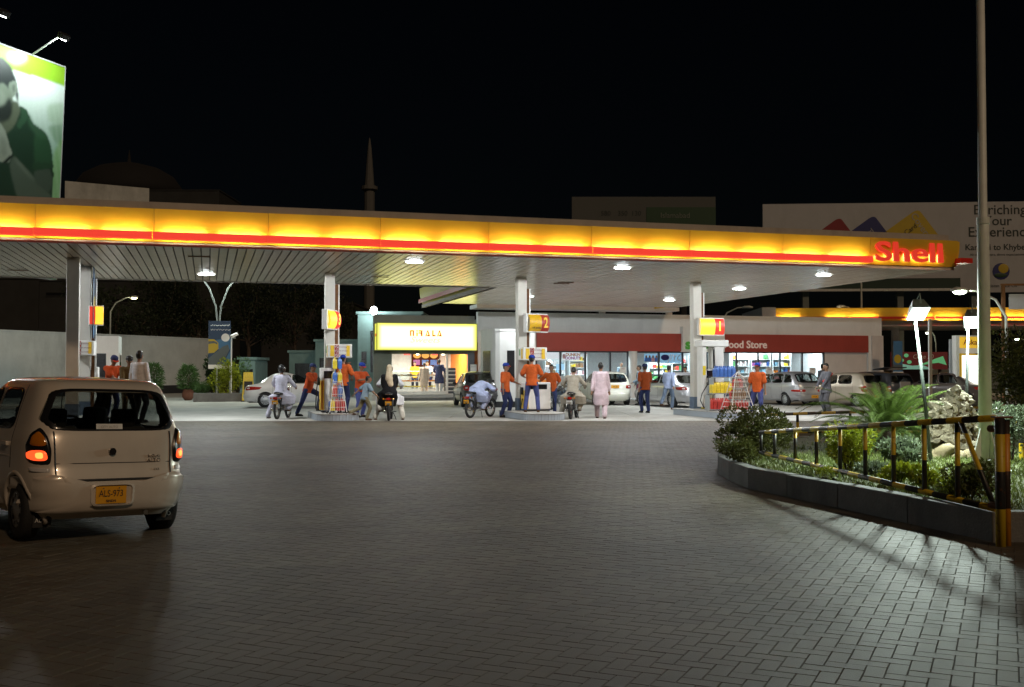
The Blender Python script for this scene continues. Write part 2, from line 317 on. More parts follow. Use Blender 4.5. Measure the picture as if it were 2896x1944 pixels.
# ================================================================== canopy frame
OX, OY, TH = .28, 34.6, R(16)
CA, SA = math.cos(TH), math.sin(TH)
def W(s, t, z=0.0): return Vector((OX + s*CA - t*SA, OY + s*SA + t*CA, z))
def ST(p): dx, dy = p[0]-OX, p[1]-OY; return dx*CA+dy*SA, -dx*SA+dy*CA
ZS = 4.55; S0, S1, T0, T1 = -20.0, 11.85, -6.07, 4.1; EX0, ET1 = 0.0, 16.4
can = empty('station_canopy', (OX,OY,0), TH, 'long filling station canopy with lit yellow fascia over the pumps', 'canopy')
# soffit: void board above, planks below with dark open joints
vb = MB(); vb.bb((S0,T0+.12,ZS+.035),(S1-.05,T1-.05,ZS+.075)); vb.bb((EX0+.05,T1-.02,ZS+.034),(S1-.05,13.6,ZS+.074)); vb.build('soffit_backing', 'soffit_void', can)
pw = .22; np_ = int((S1-S0)/pw)
tseam = -.35
def plank_mesh(n, L):
    t = MB().add([(-pw/2+.017,-L/2,0),(pw/2-.017,-L/2,0),(pw/2-.017,L/2,0),(-pw/2+.017,L/2,0),(-pw/2+.017,-L/2,.03),(pw/2-.017,-L/2,.03),(pw/2-.017,L/2,.03),(-pw/2+.017,L/2,.03)],[(3,2,1,0),(0,1,5,4),(2,3,7,6),(1,2,6,5),(3,0,4,7)])
    me = bpy.data.meshes.new(n); me.from_pydata(t.v, [], t.f); me.materials.append(M['soffit']); return me
pf = plank_mesh('soffit_plank', tseam-T0-.02-.1); pr = plank_mesh('soffit_plank', T1-tseam-.02)
for i in range(np_):
    s = S1-.06-pw/2-i*pw
    for me, tc_ in ((pf, (T0+.1+tseam)/2), (pr, (T1+tseam)/2)):
        o = bpy.data.objects.new('soffit_plank', me); col.objects.link(o); o.parent = can; o.location = (s, tc_, ZS+random.uniform(-.003,.003)); o.rotation_euler = (random.uniform(-.0006,.0006), random.uniform(-.012,.012), 0)
ext = MB()
for i in range(int((S1-EX0)/pw)-1):
    s = S1-.06-pw/2-i*pw
    ext.box((s, (T1+13.6)/2+.01, ZS+.015+random.uniform(-.003,.003)), (pw-.016, 13.6-T1-.02, .03))
ext.build('soffit_plank_field', 'soffit', can, kind='stuff')
# fascia: trim, leaning yellow panels, protruding red bar with tubes above and below it, parapet
fz0, fz1 = ZS+.09, ZS+.87
fro = MB(); fro.bb((S0,T0-.02,ZS-.005),(S1+.02,T0+.1,ZS+.085)); fro.build('fascia_trim', 'parapet', can)
par = MB(); par.bb((S0,T0+.03,fz1-.2),(S1-.12,T0+.25,fz1+.2)); par.bb((S1-.34,T0+.25,fz1-.2),(S1-.12,ET1,fz1+.2)); par.build('parapet', 'parapet', can)
roof = MB(); roof.bb((S0,T0+.25,fz1-.25),(S1-.34,T1,fz1-.05)); roof.bb((EX0+.05,T1,fz1-.25),(S1-.34,ET1,fz1-.052)); roof.build('roof_deck', 'parapet', can)
def prof(k):      # 0..1 bottom to top -> outward offset and height: bowed panel leaning out at the top
    return .05 + .16*k + .05*math.sin(math.pi*k), fz0 + (fz1-fz0)*k
def fascia_panel(a, b, side, m='fascia_yellow', name='fascia_panel', fixed=0.0):
    V = []; n = 10
    for k in range(n+1):
        o_, z = prof(k/n)
        for q in (a, b):
            V.append((q, fixed-o_, z) if side == 'front' else ((fixed+o_, q, z) if side == 'right' else (fixed-o_, q, z)))
    F = [(2*k, 2*k+1, 2*k+3, 2*k+2) for k in range(n)]
    # top and bottom returns
    i0 = len(V)
    for q in (a, b):
        V.append((q, fixed+.1, fz1) if side == 'front' else ((fixed-.1, q, fz1) if side == 'right' else (fixed+.1, q, fz1)))
    F.append((2*n, 2*n+1, i0+1, i0))
    i1 = len(V)
    for q in (a, b):
        V.append((q, fixed+.02, fz0) if side == 'front' else ((fixed-.02, q, fz0) if side == 'right' else (fixed+.02, q, fz0)))
    F.append((0, 1, i1+1, i1))
    # end returns
    for e_ in (0, 1):
        F.append(tuple([i1+e_]+[2*k+e_ for k in range(n+1)]+[i0+e_]))
    return MB().add(V, F).build(name, m, can)
def s_of_u(u):    # where a joint seen at column u lies along the front edge
    d = ray(u, 700); A_ = np.array([[CA, -d.x],[SA, -d.y]]); o = W(0, T0); r_ = np.linalg.solve(A_, [-o.x, -o.y]); return r_[0]
joints = [s_of_u(u) for u in (102,436,757,1072,1377,1666,1942,2204,2450)]
pit = (joints[-1]-joints[0])/8
joints = [joints[0]-pit*3, joints[0]-pit*2, joints[0]-pit]+joints+[S1+.02]
for i in range(len(joints)-1):
    a, b = joints[i]+.006, joints[i+1]-.006
    last = i == len(joints)-2
    fascia_panel(a, b, 'front', fixed=T0)
    if not last:
        zb, zt = fz0+.045, fz0+.205; ob = .36
        sag = random.uniform(-.004,.004)
        cut = .03 if i in (3,7) else .012
        bar = MB(); bar.bb((a-.02,T0-ob,zb+sag),(b-cut,T0-ob+.015,zt+sag)); bar.bb((a-.02,T0-ob+.015,zb+sag-.012),(b-cut,T0-ob+.19,zb+sag)); bar.build('red_bar', 'red_bar', can)  # lower lip is added to keep the tube light off the trim
        half = (b-a)/2
        tb = MB(); bk = MB()
        for h in (0, 1):
            q0 = a+half*h+.16; q1 = a+half*(h+1)-.16
            tb.cyl((q0,T0-ob+.05,(zb+zt)/2+sag),(q1,T0-ob+.05,(zb+zt)/2+sag), .02, 6)
        tb.build('fluorescent_tube', 'tube_warm', can)
glow('letter_glow', (1,.8,.4), 9.0)
# backlit end panel with letters
sgn = (joints[-2]+joints[-1])/2
sh = text('letters', 'Shell', (sgn-.20, T0-.24, (fz0+fz1)/2-.04), (R(90)-.10,0,0), .80, 'letter_red', can, ext=.04, off=.014, sx=1.6)
text('letter_backlight', 'Shell', (sgn-.20, T0-.17, (fz0+fz1)/2-.04), (R(90)-.10,0,0), .80, 'letter_glow', can, ext=.004, off=.0, sx=1.6)
# corner return and right side fascia (unlit), left side of the rear wing (unlit)
fascia_panel(T0-.05, T0+1.0, 'right', fixed=S1); 
for k in range(6):
    t0_ = T0+1.0+k*3.55; fascia_panel(t0_+.006, t0_+3.54, 'right', fixed=S1)
rb = MB(); rb.bb((S1-.02,T0-.36,fz0+.10),(S1+.42,T0-.02,fz0+.25)); rb.bb((S1+.34,T0-.02,fz0+.10),(S1+.36,T0+20,fz0+.25)); rb.build('red_bar_end', 'red_bar_dim', can)
for k in range(4):
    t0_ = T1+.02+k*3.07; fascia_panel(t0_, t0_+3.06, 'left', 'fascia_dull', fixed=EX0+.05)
lw = MB(); lw.bb((EX0-.2,T1,fz0+.08),(EX0-.16,ET1,fz0+.26)); lw.build('side_stripe', 'fascia_red', can)
lt = MB(); lt.bb((EX0-.05,T1,ZS-.04),(EX0+.06,ET1,ZS+.09)); lt.bb((S0,T1-.05,ZS-.03),(EX0,T1+.05,fz1)); lt.build('rear_trim', 'parapet', can)
# hatch vents hanging in the soffit
for u, v in ((563,724),(50,763),(1075,782),(1588,801),(1600,798)):
    p = G(u, v, ZS); s, t = ST(p)
    b_ = MB(); b_.bb((s-.28,t-.04,ZS-.03),(s+.28,t-.01,ZS-.012)); b_.bb((s-.28,t+.02,ZS-.03),(s+.28,t+.05,ZS-.012)); b_.build('vent_slot', 'rust', can)
# ---------------------------------------------------------------- flush canopy lamps
LAMPS = [(583,776,'near the double lamp post'),(1172,741,'in front of the pale yellow shop sign'),(1760,758,'in front of the second pump'),(2329,778,'near the lit letters'),(2090,817,'right of the number one pillar'),(1893,849,'far back over the store parking'),(1492,838,'half hidden behind the number two pillar')]
def canopy_lamp(s, t, label, power):
    e_ = empty('canopy_lamp', W(s,t,ZS-.02), TH, label, 'ceiling lamp', 'flush lamps in the canopy soffit')
    rim = MB(); rim.rings([[(a*math.cos(q*math.pi/14), b*math.sin(q*math.pi/14), z) for q in range(28)] for a, b, z in ((.29,.21,.015),(.29,.21,-.012),(.25,.17,-.012))], caps=False); rim.build('lamp_rim', 'white_paint', e_)
    ln = MB(); ln.rings([[(a*math.cos(q*math.pi/14), b*math.sin(q*math.pi/14), z) for q in range(28)] for a, b, z in ((.25,.17,-.008),(.22,.15,-.022),(.14,.09,-.03),(.02,.02,-.032))]); ln.build('lamp_lens', 'lamp_white', e_, smooth=True)
    ld = bpy.data.lights.new('lamp_light', 'SPOT'); ld.spot_size = R(180); ld.spot_blend = 0.0; ld.shadow_soft_size = .13; ld.energy = power*4.5; ld.color = (.93,.98,1.0)
    lo = bpy.data.objects.new('lamp_light', ld); col.objects.link(lo); lo.parent = e_; lo.location = (0,0,-.06)
    return e_
for u, v, w_ in LAMPS:
    s, t = ST(G(u, v, ZS-.02)); canopy_lamp(s, t, 'bright flush oval lamp in the canopy ceiling '+w_, 70 if 'hidden' in w_ else 205)
canopy_lamp(-16.6, -2.6, 'added flush oval lamp out of view at the far left end of the canopy ceiling', 205)  # added lamp out of view, put in to light the left pump and wall
# ---------------------------------------------------------------- pillars
def pillar(s, t, label, pipe=True, w=.3, d=.3):
    e_ = empty('canopy_pillar', W(s,t,0), TH, label, 'pillar', 'white pillars carrying the canopy')
    MB().bb((-w/2,-d/2,0),(w/2,d/2,ZS)).build('shaft', 'pillar_paint', e_, bevel=.01)
    MB().bb((-w/2-.012,-d/2-.012,.2),(w/2+.012,d/2+.012,.62)).build('base_band', 'plinth_blue', e_)
    if pipe:
        p = MB(); p.bb((w/2+.02,-.05,.3),(w/2+.11,.05,ZS-.35)); p.build('downpipe', 'rust', e_)
        q = MB(); q.bb((w/2+.11,-.06,.3),(w/2+.15,.06,ZS-.35)); q.build('conduit', 'white_paint', e_)
    return e_
pillar(6.33, .15, 'white canopy pillar with the lit yellow number 1 sign')
pillar(.05, .1, 'white canopy pillar with the yellow number 2 sign')
pillar(-6.17, .1, 'white canopy pillar with the lit number 3 sign')
pillar(-13.25, .05, 'rear canopy pillar with blue banner behind the near hatchback')
pillar(-13.3, -2.5, 'front canopy pillar standing nearest the silver hatchback', pipe=False, w=.32)
# ---------------------------------------------------------------- number light boxes on the pillars
def number_sign(s, t, z, rz, num, lit, label):
    e_ = empty('pump_number_sign', W(s,t,z), rz, label, 'light box', 'pump number signs on the pillars')
    MB().bb((-.47,-.02,-.31),(.47,.16,.31)).build('case', 'white_paint', e_, bevel=.02)
    V = []; n = 8
    for k in range(n+1):
        zz = -.27+.54*k/n; yy = -.03-.10*math.sin(math.pi*k/n)**.6
        V += [(-.43,yy,zz),(.09,yy,zz)]
    MB().add(V, [(2*k,2*k+1,2*k+3,2*k+2) for k in range(n)]).build('yellow_face', 'sign_lit' if lit else 'sign_off', e_, smooth=True)
    V = []
    for k in range(n+1):
        zz = -.27+.54*k/n; yy = -.03-.10*math.sin(math.pi*k/n)**.6
        V += [(.095,yy,zz),(.43,yy,zz),(.47,.1,zz)]
    MB().add(V, [q for k in range(n) for q in ((3*k,3*k+1,3*k+4,3*k+3),(3*k+1,3*k+2,3*k+5,3*k+4))]).build('red_face', 'sign_red_lit' if lit else 'sign_red', e_)
    if num: text('numeral', num, (.25,-.145,0), (R(90),0,0), .46, 'sign_lit' if lit else 'fascia_yellow', e_, off=.012, sx=.8)
    if not num: e_.scale = (-.42,1,.95)
    if not lit: text('lettering', 'self service', (-.14,-.14,-.16), (R(90),0,0), .085, 'ink', e_)
    return e_
mat('sign_lit', (.8,.45,.02), .4, emit=(1,.62,.05), es=1.25, var=.03); mat('sign_off', (.75,.42,.015), .35); mat('sign_red', (.42,.03,.02), .4); mat('sign_red_lit', (.5,.03,.02), .4, emit=(1,.07,.03), es=.6)
def zof(v, Y): return D(1448, v, Y).z
number_sign(6.33+.43, -.18, zof(925,36.4), TH-.05, '1', True, 'lit yellow and red light box numbered 1')
number_sign(.05+.46, -.2, zof(914,34.5), TH+R(24), '2', False, 'unlit yellow and red light box numbered 2')
number_sign(-6.17+.04, -.28, zof(905,32.7), TH+R(62), '3', True, 'lit yellow and red light box numbered 3 seen edge on')
number_sign(-13.2+.28, -.35, zof(893,30.8), TH+R(12), '', True, 'lit yellow and red light box on the pillar at far left')
# ---------------------------------------------------------------- tiled pump islands
def island(s0, s1, t0, t1, label, nose=.5):
    e_ = empty('pump_island', W(0,0,0), TH, label, 'pump island', 'raised tiled pump islands')
    hz = .22; poly = [(s0,t1),(s0,t0+nose)]; n = 10; cx, rx = (s0+s1)/2, (s1-s0)/2
    for k in range(1, n): a = math.pi+math.pi*k/n; poly.append((cx+rx*math.cos(a), t0+nose+nose*math.sin(a)))
    poly += [(s1,t0+nose),(s1,t1)]
    MB().prism(poly, 0, hz-.03).build('core', 'grout', e_)
    big = [(cx+(x-cx)*1.03, t0+nose+(y-t0-nose)*1.02-.01) for x, y in poly]
    MB().prism(big, hz-.03, hz).build('top_slab', 'island_top', e_, bevel=.008)
    # facing tiles, one piece each
    path = poly; acc = []
    for i in range(len(path)-1):
        a, b = Vector(path[i]), Vector(path[i+1]); L = (b-a).length; m = max(1, round(L/.105))
        for k in range(m): acc.append((a.lerp(b, (k+.5)/m), (b-a)/L, L/m))
    ms = {}
    for j, (p, d, L) in enumerate(acc):
        key = round(L, 3)
        if key not in ms:
            t = MB().box((0,0,0), (key-.008, .014, hz-.045)); me = bpy.data.meshes.new('tile'); me.from_pydata(t.v, [], t.f); me.materials.append(M['tile_grey']); ms[key] = me
        o = bpy.data.objects.new('tile', ms[key]); col.objects.link(o); o.parent = e_
        o.location = (p.x+d.y*-.004*-1, p.y, hz/2-.016); o.rotation_euler = (0,0,math.atan2(d.y,d.x))
    return e_
island(5.65, 7.0, -3.6, .5, 'tiled pump island with oil can racks under the number 1 sign', .9)
island(-.55, .80, -2.55, .6, 'tiled pump island where an attendant stands with his back turned', .55)
island(-6.65, -5.35, -1.15, 1.9, 'tiled pump island with wire rack under the number 3 sign', .6)
island(-14.1, -12.4, -3.6, 1.2, 'pump island beyond the silver hatchback', .6)
# ================================================================== cars
def interp(tab, z):
    zs = [r[0] for r in tab]
    if z <= zs[0]: return tab[0][1:]
    if z >= zs[-1]: return tab[-1][1:]
    for i in range(len(zs)-1):
        if zs[i] <= z <= zs[i+1]:
            k = (z-zs[i])/(zs[i+1]-zs[i])
            def tg(j, q):   # monotone-ish tangent
                if j <= 0 or j >= len(zs)-1: return None
                d0 = (tab[j][q]-tab[j-1][q])/(zs[j]-zs[j-1]); d1 = (tab[j+1][q]-tab[j][q])/(zs[j+1]-zs[j])
                return 0 if d0*d1 <= 0 else 2*d0*d1/(d0+d1)
            out = []; h = zs[i+1]-zs[i]
            for q in range(1, 5):
                d = (tab[i+1][q]-tab[i][q])/h; m0 = tg(i, q); m1 = tg(i+1, q); m0 = d if m0 is None else m0; m1 = d if m1 is None else m1
                k2, k3 = k*k, k*k*k
                out.append((2*k3-3*k2+1)*tab[i][q]+(k3-2*k2+k)*h*m0+(-2*k3+3*k2)*tab[i+1][q]+(k3-k2)*h*m1)
            return out
def surf(tab, side, a, z):      # side 'rear': a = x ; 'left'/'right': a = y ; 'front': a = x
    r, f, hw, n = interp(tab, z); cy_, hl = (r+f)/2, (f-r)/2
    if side in ('rear','front'):
        q = min(abs(a)/hw, .9999); y = hl*(1-q**n)**(1/n); return Vector((a, cy_-y if side == 'rear' else cy_+y, z))
    q = min(abs(a-cy_)/hl, .9999); x = hw*(1-q**n)**(1/n); return Vector((-x if side == 'left' else x, a, z))
def snorm(tab, side, a, z):
    e_ = .01; p = surf(tab, side, a, z); da = surf(tab, side, a+e_, z)-surf(tab, side, a-e_, z); dz_ = surf(tab, side, a, z+e_)-surf(tab, side, a, z-e_)
    n = da.cross(dz_).normalized(); c = Vector((0, (interp(tab,z)[0]+interp(tab,z)[1])/2, .6))
    return n if n.dot(p-c) > 0 else -n
def smooth_poly(pts, n=48, r=.25):      # round the corners of a polygon
    out = []; m = len(pts)
    for i in range(m):
        p0, p, p1 = Vector(pts[i-1]), Vector(pts[i]), Vector(pts[(i+1)%m])
        a = p.lerp(p0, r); b = p.lerp(p1, r)
        for k in range(6):
            t = k/5; out.append((1-t)**2*a + 2*t*(1-t)*p + t*t*b)
        q = b; nx = p1.lerp(p, r)
        for k in range(1, 5): out.append(q.lerp(nx, k/5))
    return out
def patch(name, tab, side, poly, mat_, parent, off=.004, edge=0.0, r0=0.0, r1=1.0, rr=.25, nr=5):
    P = smooth_poly(poly, r=rr); c = sum(P, Vector((0,0)))/len(P); rings = []
    radii = [r0+(r1-r0)*i/nr for i in range(nr+1)]
    for k, rad in enumerate(radii):
        ring = []
        for p in P:
            q = c+(p-c)*rad; o_ = off if k < nr else edge
            ring.append(surf(tab, side, q.x, q.y)+snorm(tab, side, q.x, q.y)*o_)
        rings.append(ring)
    if r0 == 0:
        rings[0] = [sum(rings[1], Vector())/len(P)]*len(P)
    m_ = MB().rings(rings, caps=False); me = bpy.data.meshes.new(name); me.from_pydata(m_.v, [], m_.f)
    bm = bmesh.new(); bm.from_mesh(me); bmesh.ops.remove_doubles(bm, verts=bm.verts, dist=.0004); bmesh.ops.recalc_face_normals(bm, faces=bm.faces); bm.to_mesh(me); bm.free()
    o = mobj(name, me, mat_, parent, smooth=True)
    return o
def seam(name, tab, side, pts, parent, r=.004, mat_='dark', closed=False, n=6):
    out = []; pts = list(pts)+([pts[0]] if closed else [])
    for i in range(len(pts)-1):
        for k in range(n):
            t = k/n; a = pts[i][0]*(1-t)+pts[i+1][0]*t; z = pts[i][1]*(1-t)+pts[i+1][1]*t
            out.append(surf(tab, side, a, z))
    out.append(surf(tab, side, *pts[-1])); return MB().tube(out, r, 5).build(name, mat_, parent)
def inpoly(P, x, y):
    ins = False; j = len(P)-1
    for i in range(len(P)):
        if (P[i][1] > y) != (P[j][1] > y) and x < (P[j][0]-P[i][0])*(y-P[i][1])/(P[j][1]-P[i][1])+P[i][0]: ins = not ins
        j = i
    return ins
def wheel(parent, x, y, r, w, side, hub='hubcap'):
    e_ = empty('wheel', (x, y, r), 0, parent=parent)
    prof_ = [(r*.62,-w/2),(r*.86,-w/2),(r*.97,-w*.42),(r,-w*.3),(r,w*.3),(r*.97,w*.42),(r*.86,w/2),(r*.62,w/2)]
    n = 32; MB().rings([[Vector((o_, q*math.cos(2*math.pi*k/n), q*math.sin(2*math.pi*k/n))) for k in range(n)] for q, o_ in prof_], caps=False).build('tyre', 'tyre', e_, smooth=True)
    h = MB(); xo = -w*.40 if side < 0 else w*.40; sg = -1 if side < 0 else 1
    h.rings([[Vector((xo+sg*d, q*math.cos(2*math.pi*k/n), q*math.sin(2*math.pi*k/n))) for k in range(n)] for q, d in ((r*.64,.0),(r*.60,.012),(r*.5,.0),(r*.3,.012),(r*.12,.03),(.001,.032))], caps=False)
    h.build('rim', hub, e_, smooth=True)
    d_ = MB()
    for k in range(9):
        a = 2*math.pi*k/9; d_.box((xo+sg*.008, r*.46*math.cos(a), r*.46*math.sin(a)), (.012, r*.10, r*.10), rx=a)
    d_.build('rim_slots', 'dark', e_, kind='stuff')
    MB().rings([[Vector((-xo*.6, q*math.cos(2*math.pi*k/n), q*math.sin(2*math.pi*k/n))) for k in range(n)] for q in (r*.64, .001)], caps=False).build('brake_disc', 'dark', e_)
    return e_
def car(name, label, loc, rz, tab, body, wb, wr, tw, wins, cat='car', roll=0.0, hub='hubcap', glass='car_glass', rear=None, front=None, seats=True, cuts=True):
    """local axes: front towards +Y, rear towards -Y, z up; wins = list of (part name, side, polygon)"""
    e_ = empty(name, loc, rz, label, cat); e_.rotation_euler = (0, roll, rz)
    z0, z1 = tab[0][0], tab[-1][0]; zz = []
    for i in range(len(tab)-1):
        m = max(2, int((tab[i+1][0]-tab[i][0])/.028)+1)
        zz += [tab[i][0]+(tab[i+1][0]-tab[i][0])*k/m for k in range(m)]
    zz.append(z1); n = 132; rings = []
    for z in zz:
        r, f, hw, en = interp(tab, z); c_, hl = (r+f)/2, (f-r)/2
        aa = np.arange(721)*(2*math.pi/720); ca_, sa_ = np.cos(aa), np.sin(aa)
        ps = np.stack([hw*np.sign(ca_)*np.abs(ca_)**(2/en), hl*np.sign(sa_)*np.abs(sa_)**(2/en)], 1); sg = np.sqrt((np.diff(ps, axis=0)**2).sum(1)); cu_ = np.concatenate([[0], np.cumsum(sg)]); tt = np.linspace(0, cu_[-1], n, endpoint=False)
        rings.append([Vector((x_, c_+y_, z)) for x_, y_ in zip(np.interp(tt, cu_, ps[:,0]), np.interp(tt, cu_, ps[:,1]))])
    V = [p for r_ in rings for p in r_]; F = []
    arch = wr+.055
    wp = {}
    def shrink(P, k):
        P = smooth_poly(P); c0 = sum(P, Vector((0,0)))/len(P); return [tuple(c0+(q-c0)*k) for q in P]
    for nm, sd, P in wins: wp.setdefault(sd, []).append(shrink(P, .93))
    for i in range(len(rings)-1):
        for k in range(n):
            f_ = (i*n+k, i*n+(k+1)%n, (i+1)*n+(k+1)%n, (i+1)*n+k); c = sum((V[q] for q in f_), Vector())/4
            r, fr_, hw, en = interp(tab, c.z)
            sidey = abs(c.x) > hw*.55
            if sidey and any((c.y-s*wb/2)**2+(c.z-wr)**2 < arch*arch for s in (-1,1)): continue
            cut = False
            if cuts:
                if c.x < 0 and sidey: cut = any(inpoly(P, c.y, c.z) for P in wp.get('left', []))
                if c.x > 0 and sidey: cut = cut or any(inpoly(P, c.y, c.z) for P in wp.get('right', []))
                if c.y < (r+fr_)/2 and abs(c.y-r) < (fr_-r)*.3: cut = cut or any(inpoly(P, c.x, c.z) for P in wp.get('rear', []))
                if c.y > (r+fr_)/2 and abs(c.y-fr_) < (fr_-r)*.45: cut = cut or any(inpoly(P, c.x, c.z) for P in wp.get('front', []))
            if not cut: F.append(f_)
    F.append(tuple(range((len(rings)-1)*n, len(rings)*n)))
    me = bpy.data.meshes.new('body'); me.from_pydata(V, [], F); bm = bmesh.new(); bm.from_mesh(me); bmesh.ops.delete(bm, geom=[v for v in bm.verts if not v.link_faces], context='VERTS'); bmesh.ops.recalc_face_normals(bm, faces=bm.faces); bm.to_mesh(me); bm.free()
    mobj('body', me, body, e_, smooth=True)
    hw = max(t[3] for t in tab); r_, f_ = tab[2][1], tab[2][2]
    for nm, sd, P in wins:
        patch(nm, tab, sd, P, glass, e_, off=.003, edge=.003)
        patch('window_seal', tab, sd, P, 'black_gloss', e_, off=.006, edge=-.004, r0=.90, r1=1.03, nr=2)
    # floor, wheel wells, wheels
    fl = MB(); fl.bb((-hw*.8, r_+.2, z0), (hw*.8, f_-.2, z0+.05)); fl.build('underbody', 'dark', e_)
    for s in (-1, 1):
        for q in (-1, 1):
            t = MB(); n2 = 20
            ar_ = [(s*wb/2+arch*math.cos(math.pi*k/n2*1.2-.3), wr+arch*math.sin(math.pi*k/n2*1.2-.3)) for k in range(n2+1)]; t.rings([[Vector((q*(abs(surf(tab,'right',y_,max(z_,z0)).x)-.012), y_, z_)) for y_, z_ in ar_], [Vector((q*(hw-.25), y_, z_)) for y_, z_ in ar_]], close=False, caps=False)
            t.rings([[Vector((q*(hw-.25), s*wb/2+arch*k_*math.cos(math.pi*k/n2*1.2-.3), wr+arch*k_*math.sin(math.pi*k/n2*1.2-.3))) for k in range(n2+1)] for k_ in (1,.01)], close=False, caps=False)
            t.build('wheel_well', 'dark', e_)
            MB().tube([Vector((q*(abs(surf(tab,'right',y_,max(z_,z0)).x)-.012), y_, z_)) for y_, z_ in ar_], .024, 8).build('arch_lip', body, e_, smooth=True)
            wheel(e_, q*(hw-tw/2-.025), s*wb/2, wr, tw, q, hub)
    if seats:
        zb = [t for t in tab if t[0] > .8][0][0]
        for x in (-hw*.45, hw*.45):
            for y in (.25, -.55):
                st = MB(); st.box((x, y-.28, .68), (hw*.62, .16, .62), rx=.18); st.box((x, y, .42), (hw*.62, .5, .16)); st.build('seat', 'seat_cloth', e_, bevel=.04)
                MB().box((x, y-.36, 1.06 if z1 > 1.3 else 1.0), (.24, .09, .17), rx=.15).build('headrest', 'seat_cloth', e_, bevel=.03)
        MB().box((0, f_-1.05 if f_ > 1 else .5, .80), (hw*1.6, .3, .14)).build('dashboard', 'dark', e_, bevel=.03)
        wh = MB(); wh.tube([Vector((hw*.45+.17*math.cos(q*math.pi/9), .62+.05*math.sin(q*math.pi/9), .86+.17*math.sin(q*math.pi/9))) for q in range(19)], .012, 6); wh.build('steering_wheel', 'dark', e_)
    for q in (-1, 1):
        ym = f_-1.25; b_ = surf(tab, 'left' if q < 0 else 'right', ym, .93)
        mr = MB(); mr.ell(b_+Vector((q*.1,0,.03)), (.09,.05,.06)); mr.tube([b_+Vector((-q*.02,0,-.01)), b_+Vector((q*.06,0,.01))], .02, 6); mr.build('door_mirror', body, e_, smooth=True)
    return e_
HATCH = [(.20,-1.58,1.58,.66,6.2),(.27,-1.65,1.64,.70,6.2),(.36,-1.69,1.68,.725,6.2),(.47,-1.70,1.69,.7375,7),(.56,-1.685,1.67,.7375,7.5),(.66,-1.65,1.63,.735,7.5),(.78,-1.635,1.50,.735,7.5),(.86,-1.62,1.15,.73,7.5),(.93,-1.60,.82,.715,7.5),(1.0,-1.565,.70,.695,7.5),(1.15,-1.49,.45,.655,7.5),(1.28,-1.42,.2,.612,7.5),(1.36,-1.35,.02,.58,7.5),(1.405,-1.26,-.13,.54,7),(1.43,-1.05,-.35,.47,4),(1.445,-.75,-.55,.14,3)]
SEDAN = [(.20,-2.02,2.02,.74,5),(.28,-2.12,2.12,.80,5),(.40,-2.17,2.18,.835,5),(.52,-2.18,2.18,.85,5.5),(.62,-2.165,2.14,.85,5.5),(.72,-2.15,2.02,.85,5),(.80,-2.13,1.75,.845,5),(.87,-2.09,1.35,.835,5),(.92,-1.98,1.02,.82,5),(.96,-1.72,.86,.80,5.5),(1.0,-1.58,.76,.785,6),(1.12,-1.40,.48,.735,6),(1.26,-1.2,.16,.675,6),(1.36,-1.02,-.1,.61,6),(1.41,-.84,-.3,.53,5),(1.44,-.62,-.45,.34,4),(1.45,-.52,-.5,.1,3)]
WAGON = [(.20,-1.92,1.95,.70,5),(.28,-2.0,2.05,.77,5),(.42,-2.05,2.1,.815,5),(.54,-2.05,2.1,.83,5.5),(.66,-2.02,2.05,.83,6),(.78,-2.0,1.8,.83,6),(.86,-1.98,1.4,.825,6),(.93,-1.95,1.05,.81,6),(1.0,-1.9,.9,.79,6),(1.15,-1.78,.58,.745,6),(1.3,-1.62,.26,.69,6),(1.4,-1.46,.0,.63,6),(1.45,-1.3,-.2,.55,5),(1.475,-1.0,-.45,.38,4),(1.485,-.75,-.6,.1,3)]
def side_windows(defs): return [('side_window', s, P) for s in ('left','right') for P in defs]
H_SIDE = [[(-.28,.95),(.60,.95),(.12,1.30),(-.28,1.335)], [(-.98,.96),(-.34,.95),(-.34,1.335),(-.95,1.33)]]
S_SIDE = [[(-.22,.99),(.62,.98),(.06,1.33),(-.22,1.36)], [(-1.02,1.0),(-.28,.99),(-.28,1.36),(-.8,1.345)]]
W_SIDE = [[(-.2,.98),(.72,.97),(.12,1.35),(-.2,1.38)], [(-1.02,.98),(-.26,.98),(-.26,1.38),(-.98,1.375)], [(-1.68,1.01),(-1.1,.99),(-1.06,1.37),(-1.4,1.35)]]
